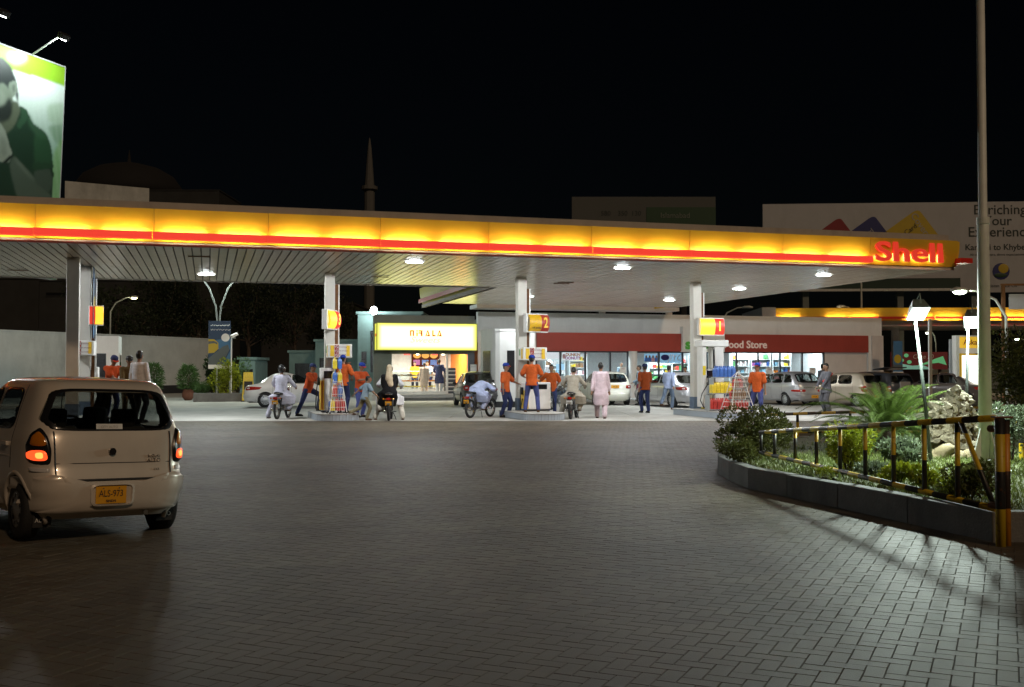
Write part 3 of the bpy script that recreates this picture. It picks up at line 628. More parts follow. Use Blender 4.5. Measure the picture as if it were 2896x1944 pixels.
# ---------------------------------------------------------------- the near silver hatchback
NC = empty  # alias guard
CAR_P = Vector((-4.61, 10.72, 0)); CAR_RZ = R(40)
RW = [(-.575,1.02),(.575,1.02),(.60,1.10),(.47,1.315),(-.47,1.315),(-.60,1.10)]
near_car = car('silver_hatchback', 'silver hatchback with lit tail lamps and yellow plate parked nearest the camera', CAR_P, CAR_RZ, HATCH, 'paint_silver', 2.36, .265, .16,
    [('rear_window','rear',[(-.52,.965),(.52,.965),(.625,1.06),(.60,1.12),(.50,1.335),(-.50,1.335),(-.60,1.12),(-.625,1.06)]), ('windscreen','front',[(-.62,.97),(.62,.97),(.50,1.34),(-.50,1.34)])]+side_windows(H_SIDE), roll=R(1.8))
near_car.scale = (.97,1,1.0); T = HATCH; c_ = near_car
for q in (-1, 1):
    lp = patch('tail_lamp', T, 'rear', [(q*.555,.665),(q*.70,.665),(q*.715,.84),(q*.685,.95),(q*.62,1.01),(q*.575,.93),(q*.545,.80)], 'black_gloss', c_, off=.02, edge=-.01, rr=.3)
    patch('amber_lens', T, 'rear', [(q*.575,.83),(q*.69,.83),(q*.675,.915),(q*.63,.965),(q*.595,.915)], 'lens_amber', lp, off=.026, edge=.015, rr=.35)
    patch('lit_lens', T, 'rear', [(q*.565,.705),(q*.695,.705),(q*.70,.80),(q*.585,.805)], 'lens_lit', lp, off=.027, edge=.015, rr=.4)
    patch('lit_core', T, 'rear', [(q*.60,.725),(q*.65,.725),(q*.655,.78),(q*.605,.785)], 'lens_lit_core', lp, off=.031, edge=.022, rr=.4)
    patch('lower_reflector', T, 'rear', [(q*.56,.61),(q*.70,.61),(q*.70,.65),(q*.56,.65)], 'lens_clear', lp, off=.012, edge=-.005)
    sd = 'left' if q < 0 else 'right'
    seam('door_seam', T, sd, [(-.31,.32),(-.31,.94),(-.31,1.36)], c_); seam('door_seam', T, sd, [(-1.02,.62),(-1.03,.95),(-.99,1.36)], c_); seam('waist_crease', T, sd, [(-1.45,.72),(1.3,.72)], c_, .006, 'paint_silver')
    hd = MB(); p = surf(T, sd, -.87, .83); hd.box(p+Vector((q*.012,0,0)), (.03,.17,.04)); hd.build('door_handle', 'paint_silver', c_, bevel=.008)
    fp = MB(); fp.box((q*.56,-1.18-.27,.20), (.16,.012,.15)); mf = fp.build('mud_flap', 'black_rubber', c_)
    text('flap_lettering', 'ALTO', (q*.56,-1.462,.185), (R(90),0,0), .05, 'plate_white', mf, ext=.001)
seam('hatch_seam', T, 'rear', [(-.53,.96),(-.525,.74),(-.52,.58),(-.50,.54)], c_, .008); seam('hatch_seam', T, 'rear', [(.53,.96),(.525,.74),(.52,.58),(.50,.54)], c_, .008); seam('hatch_seam', T, 'rear', [(-.50,.54),(.50,.54)], c_, .012)
seam('hatch_crease', T, 'rear', [(-.52,.685),(.52,.685)], c_, .004)
bp_ = patch('bumper', T, 'rear', [(-.725,.25),(.725,.25),(.733,.36),(.735,.56),(.56,.60),(.51,.525),(-.51,.525),(-.56,.60),(-.735,.56),(-.733,.36)], 'paint_silver', c_, off=.032, edge=-.004, rr=.12, nr=8)
seam('bumper_groove', T, 'rear', [(-.70,.325),(.70,.325)], c_, .034, 'paint_silver')
# plate recess and plate
PZ = .04; pl_y = surf(T, 'rear', 0, .44).y-.036
rc = MB(); XP = -.06; P0 = smooth_poly([(XP-.175,.315),(XP+.205,.315),(XP+.215,.51),(XP-.185,.51)], r=.2)
rc.rings([[Vector((p.x, pl_y-.012, p.y)) for p in P0], [Vector((XP+.015+(p.x-XP-.015)*.90, pl_y-.018, .412+(p.y-.412)*.88)) for p in P0], [Vector((XP+.015+(p.x-XP-.015)*.86, pl_y+.004, .412+(p.y-.412)*.82)) for p in P0]], caps=False)
rc.quad((XP-.175,pl_y+.003,.32),(XP+.205,pl_y+.003,.32),(XP+.205,pl_y+.003,.505),(XP-.175,pl_y+.003,.505))
rc.build('plate_recess', 'paint_silver', c_)
pt = MB().box((XP, pl_y-.010, .412), (.275,.006,.15)).build('number_plate', 'plate_yellow', c_)
text('plate_lettering', 'ALS-973', (XP, pl_y-.0145, .422), (R(90),0,0), .082, 'ink', pt, ext=.001, sx=.78); text('plate_lettering', 'SINDH', (XP, pl_y-.0145, .358), (R(90),0,0), .03, 'ink', pt, ext=.001, off=.001)
pb = MB(); pb.cyl((XP-.07,pl_y-.016,.47),(XP-.07,pl_y-.012,.47),.006,8); pb.cyl((XP+.07,pl_y-.016,.47),(XP+.07,pl_y-.012,.47),.006,8); pb.build('plate_bolts', 'chrome', pt)
lk = surf(T, 'rear', -.03, .785); lkm = MB(); lkm.cyl(lk+Vector((0,.01,0)), lk+Vector((0,-.03,0)), .032, 14); lkm.build('hatch_lock', 'black_gloss', c_)
p = surf(T, 'rear', .36, .72); text('badge', 'SUZUKI', p+Vector((0,-.006,.02)), (R(88),0,0), .035, 'chrome', c_, ext=.002); text('badge', 'ALTO', p+Vector((0,-.006,-.02)), (R(88),0,0), .05, 'chrome', c_, ext=.002); text('badge', 'VXR', surf(T,'rear',.38,.62)+Vector((0,-.006,0)), (R(90),0,0), .03, 'chrome', c_, ext=.002)
stk = surf(T, 'rear', -.04, 1.0); sk = MB().box(stk+Vector((0,-.012,.0)), (.24,.002,.055), rx=-.2).build('window_sticker', 'plate_white', c_); text('sticker_print', 'CITY AUTO', stk+Vector((0,-.016,.0)), (R(90)-.2,0,0), .03, 'print_grey', sk, ext=.001)
MB().cyl((.30,-1.5,.235),(.30,-1.66,.235),.022,12).build('exhaust_pipe', 'chrome', c_)
MB().box((.0,-1.4,.25), (1.1,.3,.10)).build('axle_beam', 'dark', c_, bevel=.03)
# ---------------------------------------------------------------- other cars
def rear_kit(e_, tab, lamp, plate=(0,.62), pm='plate_yellow', bump=None, lampm='lens_red', lock=True, body='paint_silver', bz=(.25,.54)):
    for q in (-1,1):
        lp = patch('tail_lamp', tab, 'rear', [(q*x, z) for x, z in lamp], lampm, e_, off=.02, edge=-.004, rr=.25)
        xs = [x for x, z in lamp]; zs_ = [z for x, z in lamp]; xm = (min(xs)+max(xs))/2; zm = (min(zs_)+max(zs_))/2
        patch('reverse_lens', tab, 'rear', [(q*(xm-.05),zm-.03),(q*(xm+.03),zm-.03),(q*(xm+.03),zm+.03),(q*(xm-.05),zm+.03)], 'lens_clear', lp, off=.027, edge=.015)
    hw = max(t[3] for t in tab)
    patch('rear_bumper', tab, 'rear', [(-hw*.985,bz[0]),(hw*.985,bz[0]),(hw*.99,(bz[0]+bz[1])/2),(hw*.985,bz[1]),(-hw*.985,bz[1]),(-hw*.99,(bz[0]+bz[1])/2)], bump or body, e_, off=.03, edge=-.004, rr=.15)
    pp = surf(tab, 'rear', plate[0], plate[1]); p_ = MB().box(pp+Vector((0,-.03,0)), (.36,.01,.13)).build('number_plate', pm, e_)
    text('plate_lettering', 'AJK-284', pp+Vector((0,-.037,.0)), (R(90),0,0), .075, 'ink', p_, ext=.001, sx=.8)
    for q, sd in ((-1,'left'),(1,'right')):
        for y in (-.25,-1.02): seam('door_seam', tab, sd, [(y,.32),(y,.95)], e_)
        for y in (-.9,-.12): 
            p = surf(tab, sd, y, .80); MB().box(p+Vector((q*.012,0,0)), (.03,.18,.035)).build('door_handle', body, e_, bevel=.008)
def front_kit(e_, tab, body):
    for q in (-1,1): patch('head_lamp', tab, 'front', [(q*.42,.60),(q*.74,.62),(q*.76,.74),(q*.46,.70)], 'lens_clear', e_, off=.015, edge=-.004)
    patch('grille', tab, 'front', [(-.36,.58),(.36,.58),(.36,.68),(-.36,.68)], 'dark', e_, off=.01, edge=-.004)
def place(u, v): p = G(u, v); return (p.x, p.y, 0)
def carpos(u, Y): return ((u-CU)/FPX*Y, Y, 0)
SW = [('rear_window','rear',[(-.56,1.0),(.56,1.0),(.52,1.33),(-.52,1.33)]),('windscreen','front',[(-.66,1.0),(.66,1.0),(.54,1.36),(-.54,1.36)])]
WW = [('rear_window','rear',[(-.60,1.0),(.60,1.0),(.54,1.38),(-.54,1.38)]),('windscreen','front',[(-.68,1.0),(.68,1.0),(.55,1.4),(-.55,1.4)])]
# white sedan, side on, left of the number 3 island (nose to the right)
c1 = car('white_sedan', 'white sedan seen from the side behind the number 3 island', carpos(842,44.6), R(-78), SEDAN, 'paint_white', 2.6, .31, .19, SW+side_windows(S_SIDE))
rear_kit(c1, SEDAN, [(.55,.70),(.82,.72),(.83,.86),(.60,.88)], body='paint_white'); front_kit(c1, SEDAN, 'paint_white')
# ivory estate seen from behind at the second island
c2 = car('ivory_estate_car', 'ivory white estate car seen from behind beside the man in pink', carpos(1708,48.2), R(9), WAGON, 'paint_ivory', 2.55, .30, .19, WW+side_windows(W_SIDE))
rear_kit(c2, WAGON, [(.47,.74),(.79,.74),(.80,.86),(.70,.90),(.50,.88)], plate=(0,.82), body='paint_ivory')
# silver sedan with its rear door open
c3 = car('silver_sedan', 'silver sedan with an open door parked behind the number 1 pillar', carpos(1900,45.0), R(22), SEDAN, 'paint_silver2', 2.6, .31, .19, SW+side_windows(S_SIDE))
rear_kit(c3, SEDAN, [(.50,.74),(.80,.72),(.81,.86),(.56,.86)], plate=(0,.80), body='paint_silver2')
dr = empty('open_door', (-.87,.62,0), R(38), parent=c3)
MB().add([(0,0,.3),(0,-1.0,.3),(0,-1.02,.95),(0,0,.95),(-.05,0,.3),(-.05,-1.0,.3),(-.05,-1.02,.95),(-.05,0,.95)],[(0,1,2,3),(7,6,5,4),(0,4,5,1),(1,5,6,2),(2,6,7,3),(3,7,4,0)]).build('door_panel', 'paint_silver2', dr, bevel=.015)
MB().tube([(-.03,0,.95),(-.0,-.35,1.3),(.02,-.95,1.33),(-.02,-1.0,.95)], .018, 6).build('door_window_frame', 'frame_dark', dr)
# silver hatch parked right of the attendant
c4 = car('silver_five_door', 'silver hatchback with a wide red lamp band parked before the store shelves', carpos(2214,47.6), R(22), WAGON, 'paint_silver2', 2.4, .28, .18, WW+side_windows(W_SIDE))
rear_kit(c4, WAGON, [(.30,.60),(.80,.60),(.80,.71),(.30,.71)], plate=(.12,.40), body='paint_silver2', bz=(.26,.50))
# gold hatch nose to the left behind the guard
c5 = car('gold_hatchback', 'gold and grey hatchback parked behind the guard with the red sash', carpos(2372,46.0), R(44), HATCH, 'paint_beige', 2.36, .265, .17, [('rear_window','rear',[(-.55,.98),(.55,.98),(.49,1.32),(-.49,1.32)]),('windscreen','front',[(-.62,.97),(.62,.97),(.50,1.34),(-.50,1.34)])]+side_windows(H_SIDE))
rear_kit(c5, HATCH, [(.56,.62),(.70,.62),(.71,.85),(.60,.90)], plate=(0,.42), body='paint_beige', bz=(.25,.5))
c6 = car('dark_hatchback', 'dark hatchback with an orange plate parked beyond the palm', carpos(2492,46.5), R(14), HATCH, 'paint_dark', 2.36, .265, .17, [('rear_window','rear',[(-.55,.98),(.55,.98),(.49,1.32),(-.49,1.32)]),('windscreen','front',[(-.62,.97),(.62,.97),(.50,1.34),(-.50,1.34)])]+side_windows(H_SIDE))
rear_kit(c6, HATCH, [(.56,.62),(.70,.62),(.71,.85),(.60,.90)], plate=(.05,.52), body='paint_dark', bz=(.25,.5))
c7 = car('maroon_sedan', 'dark maroon sedan parked between the garden poles', carpos(2640,45.0), R(62), SEDAN, 'paint_brown', 2.6, .31, .19, SW+side_windows(S_SIDE))
rear_kit(c7, SEDAN, [(.50,.74),(.80,.72),(.81,.86),(.56,.86)], plate=(0,.8), body='paint_brown')
c8 = car('lime_estate_car', 'dark car with a lime glow on its roof behind the man slumped on his motorcycle', carpos(1347,45.5), R(10), WAGON, 'paint_dark', 2.5, .3, .19, WW+side_windows(W_SIDE))
rear_kit(c8, WAGON, [(.55,.7),(.79,.7),(.8,.9),(.6,.92)], plate=(0,.5), body='paint_dark')
c9 = car('black_car', 'black car with its boot lid raised behind the gold hatchback', carpos(2443,53.0), R(20), WAGON, 'paint_dark', 2.5, .3, .19, WW+side_windows(W_SIDE))
MB().box((0,-1.9,1.62), (1.3,.9,.05), rx=-.12).build('boot_lid', 'paint_dark', c9, bevel=.02)
# ================================================================== people
def cap_mesh(mb, a, b, ra, rb, n=10):
    a, b = Vector(a), Vector(b); d = b-a
    if d.length < 1e-5: d = Vector((0,0,1e-4))
    t = d.normalized(); pts = []; rs = []
    for k in (0, .35, .7): pts.append(a - t*ra*math.cos(k*math.pi/2*1.0)); rs.append(max(.001, ra*math.sin(k*math.pi/2)))
    pts += [a, b]; rs += [ra, rb]
    for k in (.7, .35, 0): pts.append(b + t*rb*math.cos(k*math.pi/2)); rs.append(max(.001, rb*math.sin(k*math.pi/2)))
    mb.tube(pts, rs, n)
def ik(a, b, l1, l2, pole):
    a, b, pole = Vector(a), Vector(b), Vector(pole); d = b-a; L = d.length; mx = (l1+l2)*.999
    if L > mx: b = a+d.normalized()*mx; d = b-a; L = mx
    t = d/L; x = (l1*l1-l2*l2+L*L)/(2*L); h = math.sqrt(max(0, l1*l1-x*x)); n = pole-t*pole.dot(t)
    n = n.normalized() if n.length > 1e-6 else Vector((0,-1,0)); return a+t*x+n*h, b
def remesh(mb, name, mat_, parent, vox, sm=4):
    o = mb.build(name, mat_, parent, smooth=True, fixn=False)
    r = o.modifiers.new('r', 'REMESH'); r.mode = 'VOXEL'; r.voxel_size = vox; r.use_smooth_shade = True
    if sm: s_ = o.modifiers.new('s', 'SMOOTH'); s_.iterations = sm; s_.factor = .5
    return o
def ering(c, ax, ay, rx, ry, n=18): return [c+ax*(rx*math.cos(2*math.pi*k/n))+ay*(ry*math.sin(2*math.pi*k/n)) for k in range(n)]
def person(label, loc, yaw=0.0, h=1.72, pelvis=(0,0,.93), lean=0.0, side=0.0, twist=0.0, head=(0,0), hands=None, feet=None, elbow=None, knee=None,
           top='orange_shirt', bottom='navy', sleeves='short', tunic=0.0, cap=None, hair='hair', shoes='shoe', beard=False, skin='skin', loose=1.0, scarf=None, helmet=False, name='person', upper_only=False, curl=.9):
    """faces -Y at yaw 0; x>0 is the figure's left hand; all offsets in metres for a 1.72 m figure"""
    e_ = empty(name, loc, yaw, label, 'person'); k = h/1.72; e_.scale = (k,k,k)
    pel = Vector(pelvis); Rm = Euler((R(lean), R(side), R(twist)), 'XYZ').to_matrix()      # lean>0 tips the chest towards -Y
    ux, uy, uz = Rm @ Vector((1,0,0)), Rm @ Vector((0,1,0)), Rm @ Vector((0,0,1))
    bend = lambda z: pel + uz*z
    chest = bend(.36); neckb = bend(.52)+uy*.01
    shl = [bend(.47)+ux*(s*.185) for s in (-1,1)]
    hipj = [pel+Vector((s*.095,0,-.03)) for s in (-1,1)]
    if feet is None: feet = ((-.11,0,0),(.11,0,0))
    if hands is None: hands = ((-.27,-.03,.80),(.27,-.03,.80))
    elbow = elbow or ((-.5,.9,-.2),(.5,.9,-.2)); knee = knee or ((-.15,-1,0),(.15,-1,0))
    ank = [Vector(f)+Vector((0,.03,.09)) for f in feet]; kn = []; an = []
    for s in (0,1):
        a, b = ik(hipj[s], ank[s], .43, .42, knee[s]); kn.append(a); an.append(b)
    el = []; wr = []
    for s in (0,1):
        a, b = ik(shl[s], Vector(hands[s]), .29, .26, elbow[s]); el.append(a); wr.append(b)
    # ---- body: one continuous skin surface
    b = MB(); HD = Rm @ Euler((R(head[1]), 0, R(head[0]))).to_matrix(); hc = neckb + uz*.07 + HD @ Vector((0,-.02,.115))
    b.ell(hc, (.077,.096,.115), M=HD); b.ell(hc+HD @ Vector((0,-.022,-.055)), (.060,.072,.065), M=HD)
    b.ell(hc+HD @ Vector((0,-.098,-.012)), (.014,.02,.026), 8, 6, M=HD); b.ell(hc+HD @ Vector((0,-.09,-.062)), (.026,.012,.009), 8, 6, M=HD)
    for s in (-1,1): b.ell(hc+HD @ Vector((s*.08,.008,-.005)), (.012,.022,.033), 8, 6, M=HD)
    cap_mesh(b, neckb-uz*.04, hc-uz*.04, .058, .05)
    b.rings([ering(bend(z), ux, uy, rx, ry) for z, rx, ry in ((-.08,.12,.09),(0,.15,.105),(.12,.135,.10),(.25,.145,.105),(.38,.17,.11),(.46,.16,.095),(.51,.09,.07))])
    for s in (0,1):
        cap_mesh(b, shl[s], el[s], .05, .04); cap_mesh(b, el[s], wr[s], .04, .028)
        if not upper_only:
            cap_mesh(b, hipj[s], kn[s], .08, .055); cap_mesh(b, kn[s], an[s], .055, .038); cap_mesh(b, an[s], Vector(an[s])+Vector((0,-.12,-.055)), .035, .028)
        # hand: palm, four curled fingers, thumb
        d = (wr[s]-el[s]).normalized(); sd = ux*(1 if s else -1); nrm = d.cross(sd); nrm = nrm.normalized() if nrm.length > .1 else Vector((0,-1,0)); lat = nrm.cross(d).normalized()
        b.ell(wr[s]+d*.055, (.04,.018,.05), 8, 6, M=Matrix((lat, nrm, d)).transposed())
        for q, fl in enumerate((.062,.072,.068,.052)):
            base = wr[s]+d*.09+lat*(-.03+.02*q); m1 = base+(d*math.cos(curl*.5)+nrm*math.sin(curl*.5))*fl*.5; m2 = m1+(d*math.cos(curl*1.3)+nrm*math.sin(curl*1.3))*fl*.5
            cap_mesh(b, base, m1, .009, .0085, 6); cap_mesh(b, m1, m2, .0085, .007, 6)
        cap_mesh(b, wr[s]+d*.035-lat*.03, wr[s]+d*.075-lat*.06+nrm*.015, .011, .009, 6)
    remesh(b, 'body', skin, e_, .0125, 2)
    ev = MB()
    for s in (-1,1): ev.ell(hc+HD @ Vector((s*.031,-.088,.012)), (.011,.007,.006), 8, 5, M=HD)
    ev.build('eyes', 'dark', e_)
    # ---- hair, cap, scarf
    if scarf:
        m_ = MB(); m_.ell(hc+HD @ Vector((0,.012,.015)), (.095,.108,.13), M=HD); cap_mesh(m_, hc+HD @ Vector((0,.05,-.03)), bend(.40)+uy*.10, .085, .13); cap_mesh(m_, bend(.40)+uy*.1, bend(.22)+uy*.13-ux*.05, .12, .09); remesh(m_, 'head_scarf', scarf, e_, .016)
    elif helmet:
        m_ = MB(); m_.ell(hc+HD @ Vector((0,.015,.03)), (.125,.145,.14), M=HD); m_.build('helmet', 'black_gloss', e_, smooth=True)
        MB().box(hc+HD @ Vector((0,-.12,.07)), (.2,.06,.02)).build('helmet_peak', 'black_gloss', e_, bevel=.01)
    else:
        m_ = MB(); m_.ell(hc+HD @ Vector((0,.022,.028)), (.084,.092,.103), M=HD); m_.ell(hc+HD @ Vector((0,.045,-.02)), (.072,.06,.07), M=HD); m_.ell(hc+HD @ Vector((0,-.04,.085)), (.06,.05,.035), M=HD); remesh(m_, 'hair', hair, e_, .013, 2)
        if beard: m_ = MB(); m_.ell(hc+HD @ Vector((0,-.045,-.085)), (.062,.055,.05), M=HD); m_.build('beard', hair, e_, smooth=True)
    if cap:
        cm, bm_ = cap; m_ = MB(); n = 16
        m_.rings([[hc+HD @ Vector((r_*.098*math.cos(2*math.pi*q/n), .012+r_*.112*math.sin(2*math.pi*q/n), z)) for q in range(n)] for r_, z in ((1.02,.03),(1.0,.07),(.88,.108),(.6,.132),(.08,.142))]); cp = m_.build('cap', cm, e_, smooth=True)
        m_ = MB(); V = []
        for q in range(9):
            a = math.pi*(q/8); V.append(hc+HD @ Vector((.085*math.cos(a), -.075-.085*math.sin(a)*1.0, .042-.012*math.sin(a))))
        V += [hc+HD @ Vector((.09*math.cos(math.pi*q/8), -.05-.05*math.sin(math.pi*q/8), .05)) for q in range(9)]
        F_ = [(q, q+1, q+10, q+9) for q in range(8)]; m_.add(V, F_); o = m_.build('cap_peak', bm_, cp); sm_ = o.modifiers.new('s','SOLIDIFY'); sm_.thickness = .008
    # ---- clothes
    L_ = loose; t_ = MB()
    prof_ = [(.535,.085,.075),(.515,.13,.10),(.47,.185,.118),(.38,.192,.13),(.25,.178,.128),(.10,.178,.132),(-.02,.188,.142)]
    if not tunic: prof_ += [(-.11,.194,.148)]
    rr = [ering(bend(z), ux, uy, rx*(1+(L_-1)*.5), ry*L_) for z, rx, ry in prof_]
    if tunic:                                   # long shirt hanging straight down from the hips, following the legs
        kmid = (kn[0]+kn[1])/2; spread = abs(kn[1].x-kn[0].x)
        for f in (.25,.5,.75,1.0):
            tgt = Vector((kmid.x, kmid.y, 0)); zz = pel.z-.06-(tunic-.06)*f; ff = f*min(1, max(0, (tunic/.5)))
            c = Vector((pel.x*(1-ff*.9)+kmid.x*ff*.9, pel.y*(1-ff*.9)+kmid.y*ff*.9, zz))
            rr.append(ering(c, Vector((1,0,0)), Vector((0,1,0)), max(.20+.05*f, spread/2+.12)*(1 if f < 1 else .98), .15+.05*f+abs(kn[1].y-kn[0].y)*.4))
    t_.rings(rr)
    for s in (0,1):
        cap_mesh(t_, shl[s]-ux*(.03 if s else -.03), shl[s], .085, .082)
        if sleeves == 'short': cap_mesh(t_, shl[s], shl[s].lerp(el[s], .80), .078, .083*L_)
        else: cap_mesh(t_, shl[s], el[s], .075, .064*L_); cap_mesh(t_, el[s], el[s].lerp(wr[s], .88), .062*L_, .052*L_)
    for s in (0,1):
        if tunic > .3: cap_mesh(t_, hipj[s], hipj[s].lerp(kn[s], .8), .12*L_, .10*L_)
    remesh(t_, 'tunic' if tunic else 'shirt', top, e_, .018, 3)
    c_m = MB(); c_m.rings([ering(neckb+uz*z, ux, uy, r_, r_*.95, 14) for z, r_ in ((-.01,.078),(.02,.074),(.025,.066),(-.005,.064))], caps=False); c_m.build('collar', top, e_, smooth=True)
    if not upper_only:
        q_ = MB(); lo = 1.25 if tunic else 1.0
        q_.rings([ering(pel+Vector((0,0,z)), Vector((1,0,0)), Vector((0,1,0)), rx, ry) for z, rx, ry in ((-.12,.15,.115),(-.02,.172,.125),(.06,.168,.12))])
        for s in (0,1):
            cap_mesh(q_, hipj[s], kn[s], .105, .076*lo); cap_mesh(q_, kn[s], an[s]+Vector((0,0,.015)), .076*lo, .066*lo)
        remesh(q_, 'trousers', bottom, e_, .017, 3)
        for s in (0,1):
            f = an[s]-Vector((0,.03,.09)); m_ = MB(); m_.ell(f+Vector((0,-.07,.04)), (.048,.13,.042)); m_.ell(f+Vector((0,.03,.06)), (.042,.06,.055)); m_.bb(f+Vector((-.046,-.19,-.0)), f+Vector((.046,.085,.022))); remesh(m_, 'shoe', shoes, e_, .014, 2)
    return e_
UNI = dict(top='orange_shirt', bottom='navy', cap=('cap_blue','cap_red'))
def GP(u, v, z=0.0): p = G(u, v, z); return (p.x, p.y, z)
def SU0(u, t):
    d = ray(u, 1000); o = W(0, t); A_ = np.array([[CA, -d.x],[SA, -d.y]]); return np.linalg.solve(A_, [-o.x, -o.y])[0]
# -- island 2 attendants
person('attendant in orange shirt and blue cap resting his arm on the second pump', GP(1429,1181), R(62), 1.72, side=2, hands=((-.24,-.06,.82),(.30,-.36,1.08)), feet=((-.06,.08,0),(.06,-.12,0)), head=(10,4), **UNI)
person('attendant in orange shirt standing on the island with his back turned', GP(1504,1166,.22), R(176), 1.74, hands=((-.24,-.26,1.08),(.24,-.26,1.08)), feet=((-.20,0,0),(.20,0,0)), head=(0,8), top='orange_shirt', bottom='navy_light', cap=('cap_blue','cap_blue'), shoes='sandal')
person('bareheaded attendant in orange shirt facing the camera behind the second island', (W(1.45,1.2).x,W(1.45,1.2).y,0), R(-8), 1.69, hands=((-.42,-.05,1.02),(.12,.17,.95)), elbow=((-.6,.5,-.4),(1,.6,-.2)), head=(-6,0), top='orange_shirt', bottom='navy', hair='hair')
# -- island 3 attendants
person('attendant in orange shirt leaning on the third pump with one foot on the island', GP(862,1181), R(66), 1.72, pelvis=(0,-.12,.93), lean=17, hands=((-.02,-.66,1.10),(.20,-.48,1.05)), feet=((-.10,.22,0),(.12,-.46,.22)), head=(0,-12), top='red_orange_shirt', bottom='navy', cap=('navy','navy'))
person('attendant in orange shirt lifting a hand to his face behind the wire rack', (W(SU0(970,-.5),-.5).x, W(SU0(970,-.5),-.5).y, .22), R(168), 1.74, hands=((-.22,-.20,1.05),(-.02,-.30,1.50)), elbow=((-.6,.8,-.2),(1,.1,-.1)), head=(-12,0), top='orange_shirt', bottom='navy', cap=('cap_blue','cap_blue'))
person('attendant with red peaked blue cap folding his arms right of the third pump', GP(1018,1181), R(42), 1.74, hands=((.02,-.34,1.22),(.06,-.30,1.10)), elbow=((-1,.2,-.3),(1,.2,-.4)), lean=4, head=(10,16), top='red_orange_shirt', bottom='navy_light', cap=('cap_blue','cap_red'))
person('boy in blue shirt and khaki trousers running past the third pump', GP(1031,1190), R(118), 1.36, lean=12, pelvis=(0,0,.90), hands=((-.42,-.35,.95),(.36,.36,.95)), feet=((-.05,-.10,0),(.08,.52,.22)), head=(0,-6), top='grey_blue', bottom='olive', shoes='sandal')
# -- walkers
person('man in long pink tunic walking away across the forecourt', GP(1699,1184), R(172), 1.74, hands=((-.26,-.12,.86),(.27,.14,.84)), feet=((-.13,.12,0),(.12,-.16,.0)), head=(-8,4), top='pink_cloth', bottom='pink_cloth', sleeves='long', tunic=.52, shoes='sandal', loose=1.1)
person('attendant in rust orange shirt and dark cap walking away towards the sedan', GP(1824,1168), R(196), 1.72, hands=((-.26,-.16,.86),(.28,.14,.86)), feet=((-.07,.14,0),(.07,-.14,0)), top='rust_shirt', bottom='navy', cap=('navy','navy'))
person('man in pale blue shirt and jeans striding beside the silver sedan', GP(1891,1159), R(150), 1.70, hands=((-.30,.22,.88),(.24,-.28,.92)), feet=((-.08,-.18,0),(.10,.50,.16)), lean=5, top='sky_shirt', bottom='denim', sleeves='long', shoes='sandal')
person('attendant in orange shirt and orange fronted cap standing right of the wire rack', GP(2143,1181), R(-28), 1.72, hands=((-.27,-.12,.84),(.26,-.02,.82)), feet=((-.20,.02,0),(.14,-.02,0)), head=(-18,0), top='orange_shirt', bottom='navy_light', cap=('cap_blue','cap_red'))
gd = person('guard in dark grey uniform with a red sash standing near the palm', GP(2338,1171), R(-72), 1.74, hands=((-.12,-.32,.92),(.14,-.30,.88)), top='grey_uniform', bottom='grey_uniform', sleeves='long', head=(0,6), tunic=.2)
MB().tube([(.02,-.15,1.12),(.16,-.10,1.22),(.19,.04,1.34),(.14,.13,1.40)], .035, 8).build('sash', 'red_sash', gd, smooth=True)
person('dark haired man in grey standing behind the gold hatchback', GP(2327,1140), R(120), 1.80, top='grey_uniform', bottom='navy', sleeves='long')
person('person in checked jacket standing by the open door of the silver sedan', GP(1808,1146), R(-100), 1.72, hands=((-.24,-.2,.9),(.24,-.25,1.0)), top='grey_blue', bottom='maroon', sleeves='long')
person('man in white shirt leaning behind the silver sedan', GP(1944,1137), R(-60), 1.70, lean=10, top='white_cloth', bottom='navy', sleeves='long')
# -- left group behind the near car
person('attendant in red orange shirt bending over at the left pump', GP(313,1186,.2), R(48), 1.70, lean=10, hands=((-.02,-.48,.98),(.24,-.42,.98)), head=(0,18), top='red_orange_shirt', bottom='navy', cap=('navy','cap_red'))
person('guard in brown uniform and beret between two men at the left pump', GP(364,1189,.2), R(30), 1.66, hands=((-.18,-.3,.95),(.18,-.3,.95)), head=(0,10), top='brown_uniform', bottom='brown_uniform', sleeves='long', cap=('dark','dark'))
person('man in white shirt and dark trousers with his back turned at the left', GP(393,1196,.2), R(158), 1.78, hands=((-.28,-.06,.82),(.28,-.02,.82)), head=(20,4), top='white_cloth', bottom='black_cloth', sleeves='long', loose=1.08)
# -- driver inside the near hatchback
dv = person('driver seen as a dark shape through the hatchback rear window', CAR_P + Euler((0,0,CAR_RZ)).to_matrix() @ Vector((-.20,.02,.10)), CAR_RZ+math.pi, 1.72, pelvis=(0,0,.42), lean=-8, feet=((-.1,-.5,.18),(.1,-.5,.18)), hands=((-.18,-.42,.72),(.2,-.42,.72)), top='black_cloth', bottom='black_cloth', sleeves='long')
